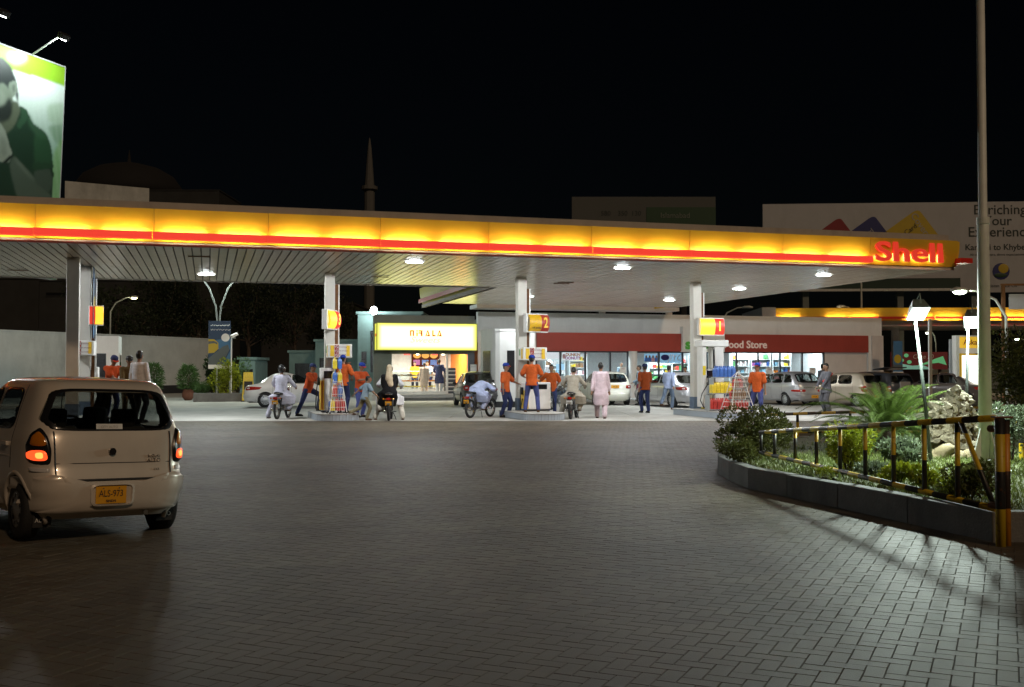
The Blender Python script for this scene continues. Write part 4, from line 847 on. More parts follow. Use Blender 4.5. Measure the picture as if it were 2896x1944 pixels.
# ================================================================== motorcycles
def motorbike(label, loc, yaw, tank='paint_red', plate='plate_yellow', lean=0.0, lit=False):
    e_ = empty('motorcycle', loc, yaw, label, 'motorcycle'); e_.rotation_euler = (0, R(lean), yaw)     # front towards -Y
    for y, nm in ((-.62,'wheel'),(.60,'wheel')):
        w_ = empty('wheel', (0,y,.30), 0, parent=e_); n = 28
        t = MB(); m = 8
        t.rings([[Vector((.04*math.cos(2*math.pi*j/m), (.265+.042*math.sin(2*math.pi*j/m))*math.cos(2*math.pi*q/n), (.265+.042*math.sin(2*math.pi*j/m))*math.sin(2*math.pi*q/n))) for q in range(n)] for j in range(m+1)], caps=False); t.build('tyre', 'tyre', w_, smooth=True)
        r_ = MB(); r_.rings([[Vector((x, q_*math.cos(2*math.pi*q/n), q_*math.sin(2*math.pi*q/n))) for q in range(n)] for x, q_ in ((-.025,.225),(-.025,.24),(.025,.24),(.025,.225),(-.025,.225))], caps=False)
        r_.cyl((-.055,0,0),(.055,0,0),.045,10); r_.build('rim', 'chrome', w_)
        sp_ = MB()
        for q in range(18): a = 2*math.pi*q/18; sp_.tube([(.03*(-1)**q,.04*math.cos(a),.04*math.sin(a)),(0,.23*math.cos(a+.3),.23*math.sin(a+.3))], .0025, 4)
        sp_.build('spokes', 'chrome', w_)
        f = MB(); f.rings([[Vector((x,.345*math.cos(a)*1.0,.345*math.sin(a))) for x in (-.05,-.03,.03,.05)] for a in [R(35)+R(130)*q/12 for q in range(13)]], close=False, caps=False); fo = f.build('mudguard', 'chrome' if y > 0 else tank, e_, smooth=True); fo.location = (0,y,.30)
    fr = MB()
    for s in (-1,1):
        fr.tube([(s*.05,-.62,.30),(s*.06,-.47,.72),(s*.05,-.40,.95)], .018, 8); fr.tube([(s*.07,.60,.30),(s*.10,.30,.34),(s*.08,.05,.36)], .016, 6); fr.tube([(s*.10,.58,.32),(s*.11,.48,.66)], .024, 8)
    fr.tube([(0,-.40,.84),(0,-.22,.52),(0,-.12,.30),(0,.22,.30),(0,.32,.62)], .02, 8); fr.tube([(0,-.38,.80),(0,.1,.70),(0,.66,.70)], .02, 8); fr.build('frame', 'dark', e_, smooth=True)
    en = MB(); en.box((0,-.02,.36), (.2,.32,.2)); en.box((0,-.16,.45), (.14,.2,.16), rx=.5); 
    for q in range(5): en.box((0,-.20-.014*q,.42+.026*q), (.19,.17,.008), rx=.5)
    en.build('engine', 'alu', e_, bevel=.015)
    tk = MB(); tk.rings([ering(Vector((0,y,z)), Vector((1,0,0)), Vector((0,0,1)), rx, rz_, 14) for y, z, rx, rz_ in ((-.40,.80,.05,.05),(-.34,.81,.12,.10),(-.20,.82,.14,.115),(-.05,.80,.12,.10),(.04,.77,.07,.06))]); tk.build('tank', tank, e_, smooth=True)
    st = MB(); st.rings([ering(Vector((0,y,z)), Vector((1,0,0)), Vector((0,0,1)), rx, .045, 12) for y, z, rx in ((-.0,.78,.07),(.08,.78,.11),(.35,.79,.125),(.60,.81,.115),(.68,.82,.07))]); st.build('seat', 'black_rubber', e_, smooth=True)
    hb = MB(); hb.tube([(-.36,-.27,1.02),(-.30,-.30,1.03),(-.14,-.38,1.0),(0,-.41,.96),(.14,-.38,1.0),(.30,-.30,1.03),(.36,-.27,1.02)], .012, 8); hb.build('handlebar', 'chrome', e_, smooth=True)
    for s in (-1,1): MB().tube([(s*.28,-.31,1.03),(s*.38,-.26,1.02)], .019, 8).build('grip', 'black_rubber', e_)
    hl = MB(); hl.ell((0,-.50,.90), (.085,.08,.085)); hl.build('headlamp', 'chrome', e_, smooth=True)
    for s in (-1,1):
        m_ = MB(); m_.tube([(s*.24,-.33,1.03),(s*.30,-.30,1.15)], .006, 5); m_.ell((s*.31,-.30,1.18), (.05,.012,.035), 10, 6); m_.build('mirror', 'dark', e_, smooth=True)
        i_ = MB(); i_.tube([(s*.04,.74,.66),(s*.13,.76,.66)], .008, 5); i_.ell((s*.15,.77,.66), (.03,.03,.03), 8, 6); i_.build('indicator', 'lens_amber', e_, smooth=True)
        MB().tube([(s*.06,.08,.26),(s*.20,.08,.26)], .014, 6).build('footrest', 'black_rubber', e_)
    ex = MB(); ex.tube([(.06,-.24,.42),(.10,-.26,.25),(.12,-.05,.20),(.13,.25,.22)], .018, 8); ex.tube([(.13,.22,.22),(.13,.36,.24),(.13,.78,.30)], [.03,.042,.036], 10); ex.build('exhaust', 'chrome', e_, smooth=True)
    tl = MB(); tl.box((0,.80,.66), (.13,.07,.08)); tl.build('tail_lamp', 'lens_red', e_, bevel=.015)
    np__ = MB().box((0,.845,.53), (.19,.008,.12), rx=-.15).build('number_plate', plate, e_)
    text('plate_lettering', 'KDA 51', (0,.852,.53), (R(90)-.15,0,R(180)), .05, 'ink', np__, ext=.001)
    cr = MB()
    for s in (-1,1): cr.tube([(s*.09,.55,.76),(s*.10,.72,.80),(s*.05,.82,.80)], .009, 6)
    cr.tube([(-.05,.82,.80),(.05,.82,.80)], .009, 6); cr.build('grab_rail', 'chrome', e_, smooth=True)
    MB().tube([(-.08,.1,.27),(-.16,.16,.12),(-.2,.2,.02)], .012, 6).build('side_stand', 'dark', e_)
    return e_
def rider(label, loc, yaw, y=.18, z=.86, **k):
    d = dict(pelvis=(0,y,z), lean=10, hands=((-.33,-.27,1.02),(.33,-.27,1.02)), feet=((-.20,.10,.24),(.20,.10,.24)), knee=((-.5,-1,.3),(.5,-1,.3)), sleeves='long', tunic=.40, loose=1.12, shoes='sandal'); d.update(k)
    return person(label, loc, yaw, 1.70, **d)
p_ = GP(799,1184); b1 = R(176); motorbike('red motorcycle ridden by the helmeted man in white left of the third pump', p_, b1, 'paint_red')
rider('man in black helmet and white tunic sitting on a motorcycle seen from behind', p_, b1, helmet=True, top='lavender', bottom='lavender', feet=((-.22,.05,.24),(.46,.02,0)), lean=6)
p_ = GP(1103,1188); b2 = R(183); motorbike('red motorcycle carrying a couple in front of the sweet shop', p_, b2, 'paint_red')
rider('man in white shirt driving the motorcycle with a woman behind him', p_, b2, y=.0, top='white_cloth', bottom='cream', feet=((-.40,.06,0),(.45,.04,0)), lean=6, head=(18,0))
rider('woman in black robe and beige head scarf riding pillion', p_, b2, y=.42, z=.88, top='black_cloth', bottom='cream', scarf='beige_scarf', hands=((-.18,-.08,1.05),(.2,-.05,1.02)), feet=((.22,.15,.26),(.30,.22,.26)), tunic=.46, loose=1.35, lean=3)
p_ = GP(1358,1181); b3 = R(150); motorbike('dark motorcycle with orange plate under a man slumped forward', p_, b3, 'paint_dark')
rider('man in pale blue tunic bending forward over his motorcycle handlebar', p_, b3, y=.28, z=.86, top='pale_blue', bottom='pale_blue', lean=62, hands=((-.30,-.36,.98),(.30,-.36,.98)), head=(0,20), tunic=.36, loose=1.3)
p_ = GP(1622,1184); b4 = R(168); motorbike('white tailed motorcycle ridden by the man in khaki right of the second pump', p_, b4, 'paint_white', 'plate_white')
rider('man in khaki tunic sitting on a motorcycle beside the second island', p_, b4, top='khaki', bottom='khaki', feet=((-.20,.05,.24),(.42,.02,0)), lean=14, head=(0,18))
motorbike('dark motorcycle parked without a rider behind the second island', (carpos(1578,41.5)), R(150), 'paint_dark')
# ================================================================== pumps and island furniture (canopy frame)
def stobj(name, s, t, z, rz, label, cat, group=None): return empty(name, W(s,t,z), TH+rz, label, cat, group)
# -- pump 1: tall portal with hoses
def SU(u, t):
    d = ray(u, 1000); o = W(0, t); A_ = np.array([[CA, -d.x],[SA, -d.y]]); return np.linalg.solve(A_, [-o.x, -o.y])[0]
e_ = stobj('fuel_pump', SU(2013,-.6)-.32, -.6, .22, 0, 'tall white portal fuel pump with black hoses at the number 1 pillar', 'fuel pump', 'fuel pumps')
m_ = MB(); m_.bb((.38,-.25,0),(.80,.25,2.1)); m_.build('column', 'white_paint', e_, bevel=.02)
m_ = MB(); m_.bb((-.16,-.22,.08),(.02,.22,2.1)); m_.build('side_column', 'white_paint', e_, bevel=.02)
m_ = MB(); m_.add([(-.22,-.28,2.1),(1.02,-.28,2.1),(1.02,.28,2.1),(-.22,.28,2.1),(-.22,-.28,2.32),(1.02,-.28,2.32),(1.02,.28,2.32),(-.22,.28,2.32)],[(3,2,1,0),(4,5,6,7),(0,1,5,4),(1,2,6,5),(2,3,7,6),(3,0,4,7)]); m_.build('header', 'white_paint', e_, bevel=.03)
MB().bb((.02,-.12,.9),(.38,.18,1.35)).build('meter_housing', 'white_paint', e_, bevel=.02)
d_ = MB().bb((.05,-.135,1.05),(.35,-.12,1.3)).build('display', 'dark_panel' if 'dark_panel' in M else 'black_gloss', e_)
MB().bb((.02,-.18,0),(.22,.2,.45)).build('yellow_panel', 'goods_yellow', e_, bevel=.01); MB().bb((-.155,-.236,1.15),(-.03,-.224,1.45)).build('grade_sticker', 'goods_yellow', e_)
for q, y in ((0,-.26),(1,.24)):
    n_ = MB(); n_.box((.12,y-.02,.95), (.09,.12,.3), rx=.2); n_.tube([(.12,y-.06,1.1),(.12,y-.16,1.02),(.12,y-.2,.92)], .018, 8); n_.build('nozzle', 'black_rubber', e_, bevel=.015)
MB().tube([(.30,-.27,2.08),(.27,-.33,1.75),(.26,-.36,1.0),(.20,-.38,.35),(.02,-.40,.06),(-.22,-.38,.08),(-.34,-.34,.3),(-.26,-.32,.52),(-.02,-.30,.8),(.10,-.28,.9)], .02, 8).build('hose', 'black_rubber', e_, smooth=True)
MB().tube([(.34,-.25,2.0),(.32,-.36,1.2),(.28,-.40,.4),(.17,-.40,.12),(.02,-.36,.4),(.08,-.31,.85)], .018, 8).build('hose', 'black_rubber', e_, smooth=True)
e_.scale = (.80,1,1)
# -- pump cabinets with overhead notice boxes at 2, 3, 4
def notice_box(s, t, z, rz, label, w=.78, d=.62, hh=.42):
    b = stobj('notice_box', s, t, z, rz, label, 'notice box', 'notice boxes above the pumps')
    MB().bb((-w/2,-d/2,0),(w/2,d/2,hh)).build('case', 'white_paint', b, bevel=.025)
    f = -d/2-.004
    MB().bb((-w*.40,f-.004,.05),(-w*.24,f,hh-.04)).build('yellow_stripe', 'fascia_yellow', b); MB().bb((w*.26,f-.004,.05),(w*.40,f,hh-.04)).build('yellow_stripe', 'fascia_yellow', b)
    r_ = MB().bb((-w*.22,f-.004,.03),(-w*.06,f,hh-.02)).build('warning_strip', 'sign_red', b)
    rg = MB(); 
    for q in range(3):
        zz = hh*(.2+.3*q); rg.tube([(-w*.14+.042*math.cos(a*math.pi/8),f-.008,zz+.042*math.sin(a*math.pi/8)) for a in range(17)], .007, 5); rg.tube([(-w*.14-.03,f-.008,zz+.03),(-w*.14+.03,f-.008,zz-.03)], .006, 5)
    rg.build('prohibition_marks', 'print_white', r_)
    for q, s_ in enumerate(('No smoking','Switch off engine','No mobile')): text('notice_text', s_, (w*.10,f-.006,hh*(.8-.28*q)), (R(90),0,0), .05, 'print_red', b, ext=.001)
    sd = MB(); sd.bb((-w/2-.006,-d*.36,.05),(-w/2-.001,-d*.1,hh-.04)); sd.build('side_stripe', 'fascia_yellow', b)
    MB().bb((-w/2-.006,d*.08,.16),(-w/2-.001,d*.26,hh-.06)).build('side_label', 'goods_green', b)
    return b
def pump_cabinet(s, t, rz, label, hh=1.0, w=.85, d=.5):
    b = stobj('fuel_pump', s, t, .22, rz, label, 'fuel pump', 'fuel pumps')
    MB().bb((-w/2,-d/2,.06),(w/2,d/2,hh)).build('cabinet', 'white_paint', b, bevel=.03); MB().bb((-w/2+.04,-d/2+.04,0),(w/2-.04,d/2-.04,.06)).build('plinth', 'dark', b)
    MB().bb((-w/2-.006,-d/2+.03,.08),(-w/2-.001,d/2-.03,hh*.72)).build('side_panel', 'fascia_yellow', b); MB().bb((-w/2+.0,-d/2-.005,.08),(-w/2+.10,-d/2-.001,hh*.72)).build('yellow_corner', 'fascia_yellow', b); MB().bb((-w/2+.02,-d/2-.009,.1),(-w/2+.05,-d/2-.006,hh*.7)).build('red_corner', 'sign_red', b)
    MB().bb((-w*.3,-d/2-.006,hh*.76),(w*.35,-d/2-.001,hh*.93)).build('display', 'black_gloss', b)
    for q in (-1,1):
        n_ = MB(); n_.box((q*(w/2+.05),.0,hh*.7), (.07,.16,.24)); n_.build('nozzle', 'black_rubber', b, bevel=.015)
        MB().tube([(q*(w/2+.05),0,hh*.8),(q*(w/2+.12),-.1,hh*.5),(q*(w/2+.15),-.15,.15),(q*(w/2+.1),-.05,.05),(q*(w/2+.02),.02,.4)], .017, 7).build('hose', 'black_rubber', b, smooth=True)
    return b
notice_box(.30, -.35, zof(1020,34.2), 0, 'white notice box with red strip above the second pump', w=.80)
pump_cabinet(.35, -.55, 0, 'low white pump cabinet with yellow corner on the second island', hh=.92)
notice_box(-5.92, -.25, zof(1013,32.7), 0, 'white notice box with red strip above the third pump', w=.74)
pump_cabinet(SU(926,.15), .15, 0, 'white pump column cabinet under the third notice box', hh=1.38, w=.44)
notice_box(SU(236,-.3), -.3, zof(1006,30.8), 0, 'white notice box with yellow stripe above the pump at far left', w=.62)
pump_cabinet(SU(236,.3), .3, 0, 'white pump cabinet beyond the silver hatchback', hh=1.4)
bn = stobj('hanging_banner', -13.0, -.28, zof(957,30.8), R(93), 'narrow blue banner seen edge on at the left pillar', 'banner')
MB().bb((-.42,-.008,0),(.42,.008,2.05)).build('cloth', 'print_navy', bn); MB().bb((-.42,-.012,.1),(.42,-.009,.7)).build('sky_print', 'print_sky', bn); MB().ell((0,-.01,1.0),(.3,.003,.22),12,8).build('yellow_print', 'print_yellow', bn)
# -- wire rack with cans, oil can display
def can(parent, name, x, y, z, w, d, h, m):
    b = MB(); b.rings([[(x+a*w/2*c1, y+q*d/2*c1, z+zz) for a, q in ((-1,-1),(1,-1),(1,1),(-1,1))] for c1, zz in ((1,0),(1,h*.68),(.72,h*.82),(.3,h*.88),(.3,h))]); return b.build(name, m, parent)
def wire_rack(label, s, t, rz, hh, w, mats):
    b = stobj('wire_rack', s, t, .22, rz, label, 'display rack', 'wire racks on the islands')
    fr = MB()
    for sx in (-1,1):
        for sy in (-1,1): fr.tube([(sx*w/2,sy*w*.42,.04),(sx*w*.16,sy*w*.12,hh*.88),(0,0,hh)], .013, 6)
    for k in range(1,7):
        z = hh*k/8; f = 1-(k/8)*.74
        fr.tube([(-w/2*f,-w*.42*f,z),(w/2*f,-w*.42*f,z),(w/2*f,w*.42*f,z),(-w/2*f,w*.42*f,z),(-w/2*f,-w*.42*f,z)], .008, 5)
    fr.build('frame', 'white_paint', b)
    ms = MB()
    for k in range(1,7):
        x = w*(k/7-.5)
        for sy in (-1,1): ms.tube([(x,sy*w*.42,.06),(x*.30,sy*w*.14,hh*.80)], .005, 4)
    ms.build('mesh_wires', 'white_paint', b)
    for k in range(4):
        a = math.pi/4+k*math.pi/2; MB().ell((w*.48*math.copysign(1,math.cos(a)),w*.40*math.copysign(1,math.sin(a)),.03), (.03,.03,.03), 10, 6).build('caster', 'dark', b)
    for lv, mm in enumerate(mats):
        z = hh*(.06+.27*lv); f = 1-(z/hh)*.8; n_ = max(2, int(w*f/.16))
        for q in range(n_):
            for r_ in (-.12,.10): can(b, 'oil_can', (q-(n_-1)/2)*.15, r_*f, z, .13, .1, hh*.23, mm if q % 3 else random.choice(mats))
    return b
wire_rack('tall wire rack of coloured cans in front of the third pump', SU(953,-.9), -.9, .1, 1.55, .52, ['goods_red','goods_blue','goods_yellow','goods_blue'])
wire_rack('triangular wire rack of red cans on the first island', SU(2085,-3.0), -3.0, .05, 1.25, .82, ['goods_red','goods_brown','goods_red'])
od = stobj('oil_can_stand', SU(2046,-1.9), -1.9, .22, .0, 'stepped stand of blue yellow and red oil cans by the first pump', 'display stand')
sf = MB()
for k in range(3): sf.bb((-.62+.18*k,-.2+.12*k,.02+.52*k),(.28+.18*k,.15+.12*k,.05+.52*k))
for x in (-.6,.26): sf.bb((x,-.18,0),(x+.03,.15,.5))
sf.bb((-.40,-.05,.5),(-.37,.25,1.06)); sf.bb((.42,-.05,.5),(.45,.25,1.06)); sf.build('shelves', 'grey_metal', od)
for k, mm in enumerate(('goods_red','goods_yellow','goods_blue')):
    for q in range(5):
        for r_ in (0,1): can(od, 'oil_can', -.53+.18*k+.145*q, -.12+.12*k+.13*r_, .05+.52*k, .125, .11, .36, mm)
# ================================================================== sweet shop
def SU(u, t):     # s on the line t=const seen at column u
    d = ray(u, 1000); o = W(0, t); A_ = np.array([[CA, -d.x],[SA, -d.y]]); return np.linalg.solve(A_, [-o.x, -o.y])[0]
def HT(v, u, t): p = W(SU(u,t), t); return D(u, v, p.y).z     # height of pixel row v on that line
TN = 20.1
glow('sign_box', (1,.95,.42), 1.0)
m = M['sign_box']; nt = m.node_tree; em = nt.nodes['Emission']; tc = nt.nodes.new('ShaderNodeTexCoord'); sp_ = nt.nodes.new('ShaderNodeSeparateXYZ'); nt.links.new(tc.outputs['Generated'], sp_.inputs[0])
def edge(sock, k):
    a = nt.nodes.new('ShaderNodeMath'); a.operation = 'SUBTRACT'; a.inputs[1].default_value = .5; nt.links.new(sock, a.inputs[0]); b = nt.nodes.new('ShaderNodeMath'); b.operation = 'ABSOLUTE'; nt.links.new(a.outputs[0], b.inputs[0])
    c = nt.nodes.new('ShaderNodeMapRange'); c.interpolation_type = 'SMOOTHSTEP'; c.inputs[1].default_value = .5; c.inputs[2].default_value = .5-k; nt.links.new(b.outputs[0], c.inputs[0]); return c.outputs[0]
mu = nt.nodes.new('ShaderNodeMath'); mu.operation = 'MULTIPLY'; nt.links.new(edge(sp_.outputs[0], .05), mu.inputs[0]); nt.links.new(edge(sp_.outputs[2], .16), mu.inputs[1])
mx = nt.nodes.new('ShaderNodeMix'); mx.data_type = 'RGBA'; mx.inputs[6].default_value = (.92,.92,.16,1); mx.inputs[7].default_value = (1,.96,.34,1); nt.links.new(mu.outputs[0], mx.inputs[0]); nt.links.new(mx.outputs[2], em.inputs[0])
mr_ = nt.nodes.new('ShaderNodeMapRange'); mr_.inputs[3].default_value = 1.1; mr_.inputs[4].default_value = 3.0; nt.links.new(mu.outputs[0], mr_.inputs[0]); nt.links.new(mr_.outputs[0], em.inputs[1])
glow('sign_side', (.9,.88,.12), .95)
ns = empty('sweet_shop', (OX,OY,0), TH, 'small sweet shop with a lit window under the pale yellow sign', 'shop')
sa_, sb_ = SU(1065,TN), SU(1350,TN); zb_, zt_ = HT(992,1200,TN), HT(914,1200,TN)
sg = empty('shop_sign', W(sa_,TN,zb_), TH, 'large glowing pale yellow sign reading NIRALA Sweets', 'sign')
LW = sb_-sa_; LH = zt_-zb_
MB().bb((.06,.02,.03),(LW-.04,.95,LH-.03)).build('sign_case', mat('frame_lime', (.3,.33,.03), .5), sg); MB().quad((.05,.04,.03),(.05,.94,.03),(.05,.94,LH-.03),(.05,.04,LH-.03)).build('side_face', 'sign_side', sg)
MB().quad((.04,.0,.03),(LW-.04,.0,.03),(LW-.04,.0,LH-.03),(.04,.0,LH-.03)).build('sign_face', 'sign_box', sg)
fr = MB(); fr.bb((0,-.02,0),(LW,.04,.03)); fr.bb((0,-.02,LH-.03),(LW,.04,LH)); fr.bb((0,-.02,.03),(.035,.04,LH-.03)); fr.bb((LW-.035,-.02,.03),(LW,.04,LH-.03)); fr.build('sign_frame', 'frame_lime', sg) if 'frame_lime' in M else fr.build('sign_frame', mat('frame_lime', (.3,.33,.03), .5), sg)
glow('sign_letters', (.95,.13,.02), .7); glow('sign_script', (.95,.75,.35), 1.0)
# letters built as strokes: n I R A L A with stencil breaks
def stroke_letters(parent, x0, z0, h, m):
    w = h*.86; g_ = h*1.10; t = h*.235; b = MB(); y0, y1 = -.02, -.006
    def bar(a, c): b.bb((a[0],y0,a[1]),(c[0],y1,c[1]))
    x = x0; bar((x,z0),(x+t,z0+h)); bar((x,z0+h-t),(x+w*.8,z0+h)); bar((x+w*.8-t,z0),(x+w*.8,z0+h))
    x = x0+g_*.98; bar((x,z0),(x+t,z0+h*.62)); bar((x,z0+h-t),(x+t,z0+h))
    x = x0+g_*1.34; bar((x,z0+h-t),(x+w*.75,z0+h)); bar((x+w*.75-t,z0+h*.5),(x+w*.75,z0+h)); bar((x,z0+h*.42),(x+w*.75,z0+h*.42+t)); bar((x+w*.6-t*.6,z0),(x+w*.7+t*.3,z0+h*.42))
    for x in (x0+g_*2.36, x0+g_*4.2):
        b.add([(x,y0,z0),(x+t,y0,z0),(x+w*.48,y0,z0+h*.8),(x+w*.42,y0,z0+h)],[(0,1,2,3)]); b.add([(x+w-t*1.2,y0,z0),(x+w,y0,z0),(x+w*.58,y0,z0+h),(x+w*.40,y0,z0+h)],[(0,1,2,3)]); bar((x+t*1.4,z0),(x+w*.8,z0+t))
    x = x0+g_*3.45; bar((x,z0),(x+t,z0+h)); bar((x,z0),(x+w*.7,z0+t))
    return b.build('letters', m, parent)
stroke_letters(sg, LW*.325, LH*.52, LH*.215, 'sign_letters')
text('script', 'Sweets', (LW*.47,-.008,LH*.38), (R(90),0,0), .42, 'sign_script', sg, ext=.002, shear=.35, sx=1.3, off=-.006)
text('side_lettering', 'NIRALA', (.045,.47,LH*.56), (R(90),0,R(-90)), .22, 'sign_letters', sg, ext=.002)
TG = 21.1
def wbox(name, s0, s1, t0, t1, z0, z1, m_, parent): return MB().bb((s0,t0,z0),(s1,t1,z1)).build(name, m_, parent)
g0, g1 = SU(1108,TG), SU(1324,TG); fl = .32
wbox('floor', sa_-.2, sb_+.2, TN+.2, TG+6, 0, fl, 'interior_floor', ns); wbox('step', g0-.3, g1+.6, TN-.5, TN+.2, 0, fl*.5, 'kerb', ns)
wbox('side_wall', sa_, g0, TG, TG+.2, fl, zb_, 'dim_wall', ns); wbox('side_wall', g1, sb_+.1, TG, TG+.2, fl, zb_, 'frame_dark', ns)
wbox('lintel', sa_, sb_+.1, TG-.0, TG+.25, zb_-.001-.16, 4.4, 'dim_wall', ns)
wbox('back_wall', g0-.2, g1+.2, TG+4.4, TG+4.6, fl, 3.2, 'interior', ns); wbox('inner_wall', g0-.25, g0-.05, TG+.2, TG+4.4, fl, 3.2, 'interior', ns); wbox('inner_wall', g1+.05, g1+.25, TG+.2, TG+4.4, fl, 3.2, 'goods_orange', ns); wbox('ceiling', g0-.25, g1+.25, TG+.25, TG+4.6, 2.75, 2.9, 'interior', ns)
wbox('window_pane', g0, g0+(g1-g0)*.70, TG+.05, TG+.056, fl, zb_-.16, 'shop_glass', ns); wbox('window_post', g0+(g1-g0)*.71, g0+(g1-g0)*.735, TG, TG+.08, fl, zb_-.16, 'white_paint', ns); wbox('window_sill', g0, g0+(g1-g0)*.71, TG-.02, TG+.1, fl, fl+.14, 'white_paint', ns)
def shop_light(parent, p, P, c, size=(1.2,1.2)):
    ld = bpy.data.lights.new('ceiling_light', 'AREA'); ld.shape = 'RECTANGLE'; ld.size, ld.size_y = size; ld.energy = P; ld.color = c
    lo = bpy.data.objects.new('ceiling_light', ld); col.objects.link(lo); lo.parent = parent; lo.location = p
for q in range(3): shop_light(ns, (g0+(g1-g0)*(.2+.3*q), TG+1.5, 2.7), 150, (1,.9,.72))
for q in range(2):
    p = W(g0+(g1-g0)*(.38+.34*q), TG+1.0, 2.40); d_ = empty('downlight', p, TH, 'round downlight over the '+('yellow shirted worker','menu board')[q]+' in the sweet shop', 'downlight', 'downlights in the sweet shop'); MB().ell((0,0,0), (.09,.09,.05), 12, 6).build('bulb', 'bulb_warm', d_, smooth=True)
# lit menu pictures on the back wall
glow('menu_glow', (1,.45,.10), 1.3); glow('menu_dark', (.25,.05,.02), .5)
mb_ = empty('menu_board', W(g0+(g1-g0)*.64, TG+4.3, 1.75), TH, 'backlit menu board with round sweet pictures', 'menu board'); MB().bb((-.75,0,0),(.85,.06,.95)).build('board', 'menu_dark', mb_)
for q in range(3):
    MB().ell((-.45+.48*q,-.03,.62), (.22,.03,.16), 14, 8).build('picture', 'menu_glow', mb_, smooth=True); MB().bb((-.65+.48*q,-.02,.1),(-.28+.48*q,-.002,.38)).build('picture', random.choice(['goods_purple','goods_red','goods_blue']), mb_)
dc = empty('display_counter', W(g0+(g1-g0)*.36, TG+1.9, fl), TH, 'long glass sweet display counter across the shop', 'counter')
hw_ = (g1-g0)*.36; MB().bb((-hw_,0,0),(hw_,.6,.25)).build('base', 'grey_metal', dc)
for k in range(3):
    MB().bb((-hw_,.02,.3+.3*k),(hw_,.58,.32+.3*k)).build('shelf', 'shelf', dc)
    gd_ = MB()
    for q in range(22): gd_.box((-hw_+.1+q*(2*hw_-.2)/21, .12+random.uniform(0,.2), .35+.3*k), (.12,.12,random.uniform(.05,.12)))
    gd_.build('sweets', random.choice(['goods_brown','goods_orange','goods_yellow']), dc, kind='stuff')
MB().bb((-hw_,-.01,.25),(hw_,0,1.15)).build('front_glass', 'clear_glass', dc); MB().bb((-hw_,-.02,1.15),(hw_,.62,1.19)).build('top', 'white_paint', dc)
sc_ = empty('striped_cabinet', W(g0+(g1-g0)*.80, TG+.6, fl), TH, 'dark drawer cabinet with white bands inside the shop doorway', 'cabinet')
MB().bb((-.28,0,0),(.28,.5,1.35)).build('carcass', 'frame_dark', sc_)
for k in range(6): MB().bb((-.27,-.02,.12+.21*k),(.27,-.001,.16+.21*k)).build('band', 'white_paint', sc_)
for q in range(2):
    e2 = empty('hanging_sign', W(g0+(g1-g0)*(.25+.37*q), TG+1.2, 2.35), TH, 'small red board hanging '+('left of the first','between the two')[q]+' downlight in the sweet shop', 'sign', 'red boards in the sweet shop'); MB().bb((-.16,0,0),(.16,.03,.12)).build('board', 'goods_red', e2); MB().tube([(0,.015,.12),(0,.015,.4)], .006, 4).build('cord', 'dark', e2)
dp = empty('shop_notice', W(g1+.28, TG-.03, 1.35), TH, 'white paper notice on the dark panel beside the sweet shop', 'notice'); MB().bb((-.17,0,0),(.17,.01,.5)).build('paper', 'print_white', dp); text('print', 'NOTICE', (0,-.004,.38), (R(90),0,0), .07, 'print_grey', dp, ext=.001)
# people inside
def inshop(u, t, z, label, yaw, **k): p = W(SU(u,t), t, z); return person(label, p, yaw, **k)
inshop(1173, TG+3.0, fl, 'shop worker in yellow shirt behind the sweet counter', R(10), h=1.66, top='yellow_shirt', bottom='navy')
inshop(1214, TG+3.0, fl, 'shop worker in grey shirt leaning behind the sweet counter', R(-30), h=1.72, lean=12, top='grey_blue', bottom='navy', head=(-20,10))
inshop(1200, TG+.9, fl, 'woman in pale flowered tunic standing at the sweet counter', R(185), h=1.60, top='floral', bottom='floral', tunic=.5, sleeves='long', hair='hair')
inshop(1242, TG+.8, fl, 'man in dark tunic and white trousers at the sweet counter', R(170), h=1.78, top='navy', bottom='white_cloth', tunic=.42, sleeves='long', hands=((-.2,-.3,1.05),(.22,-.3,1.05)))
# ================================================================== attendants' booth behind pump 2
bo = G(1440,1153); tb_ = ST(bo)[1]; b0, b1_ = SU(1397,tb_), SU(1512,tb_)
bt = empty('attendant_booth', W((b0+b1_)/2, tb_, 0), TH, 'white booth with dark windows behind the second pump', 'booth'); bw = (b1_-b0)/2
poly = [(-bw,.25),(-bw+.08,.08),(-bw+.25,0),(bw,0),(bw,2.2),(-bw,2.2)]
MB().prism(poly, .25, 3.15).build('shell', 'store_white', bt); MB().prism([(x*1.01,y) for x,y in poly], 0, .25).build('base', 'dark', bt); MB().prism([(x*1.03,y-.03) for x,y in poly], 3.15, 3.24).build('roof', 'store_white', bt)
wn_ = MB().bb((-bw*.36,-.03,1.2),(bw*.34,-.005,2.35)).build('window', 'black_gloss', bt); MB().bb((-bw*.40,-.04,1.14),(bw*.38,-.006,1.2)).build('window_sill', 'grey_metal', bt); MB().bb((bw*.0,-.045,1.2),(bw*.05,-.03,2.35)).build('window_bar', 'white_paint', bt)
MB().bb((-bw-.02,.55,1.2),(-bw-.004,1.75,2.35)).build('side_window', 'black_gloss', bt)
ad = empty('bottle_stand', W(b1_+.2, tb_-.3, 0), TH, 'small orange and black stand beside the booth', 'stand'); MB().bb((-.2,-.1,0),(.2,.1,.9)).build('body', 'dark', ad); MB().bb((-.2,-.11,.9),(.2,.1,1.15)).build('board', 'goods_orange', ad)
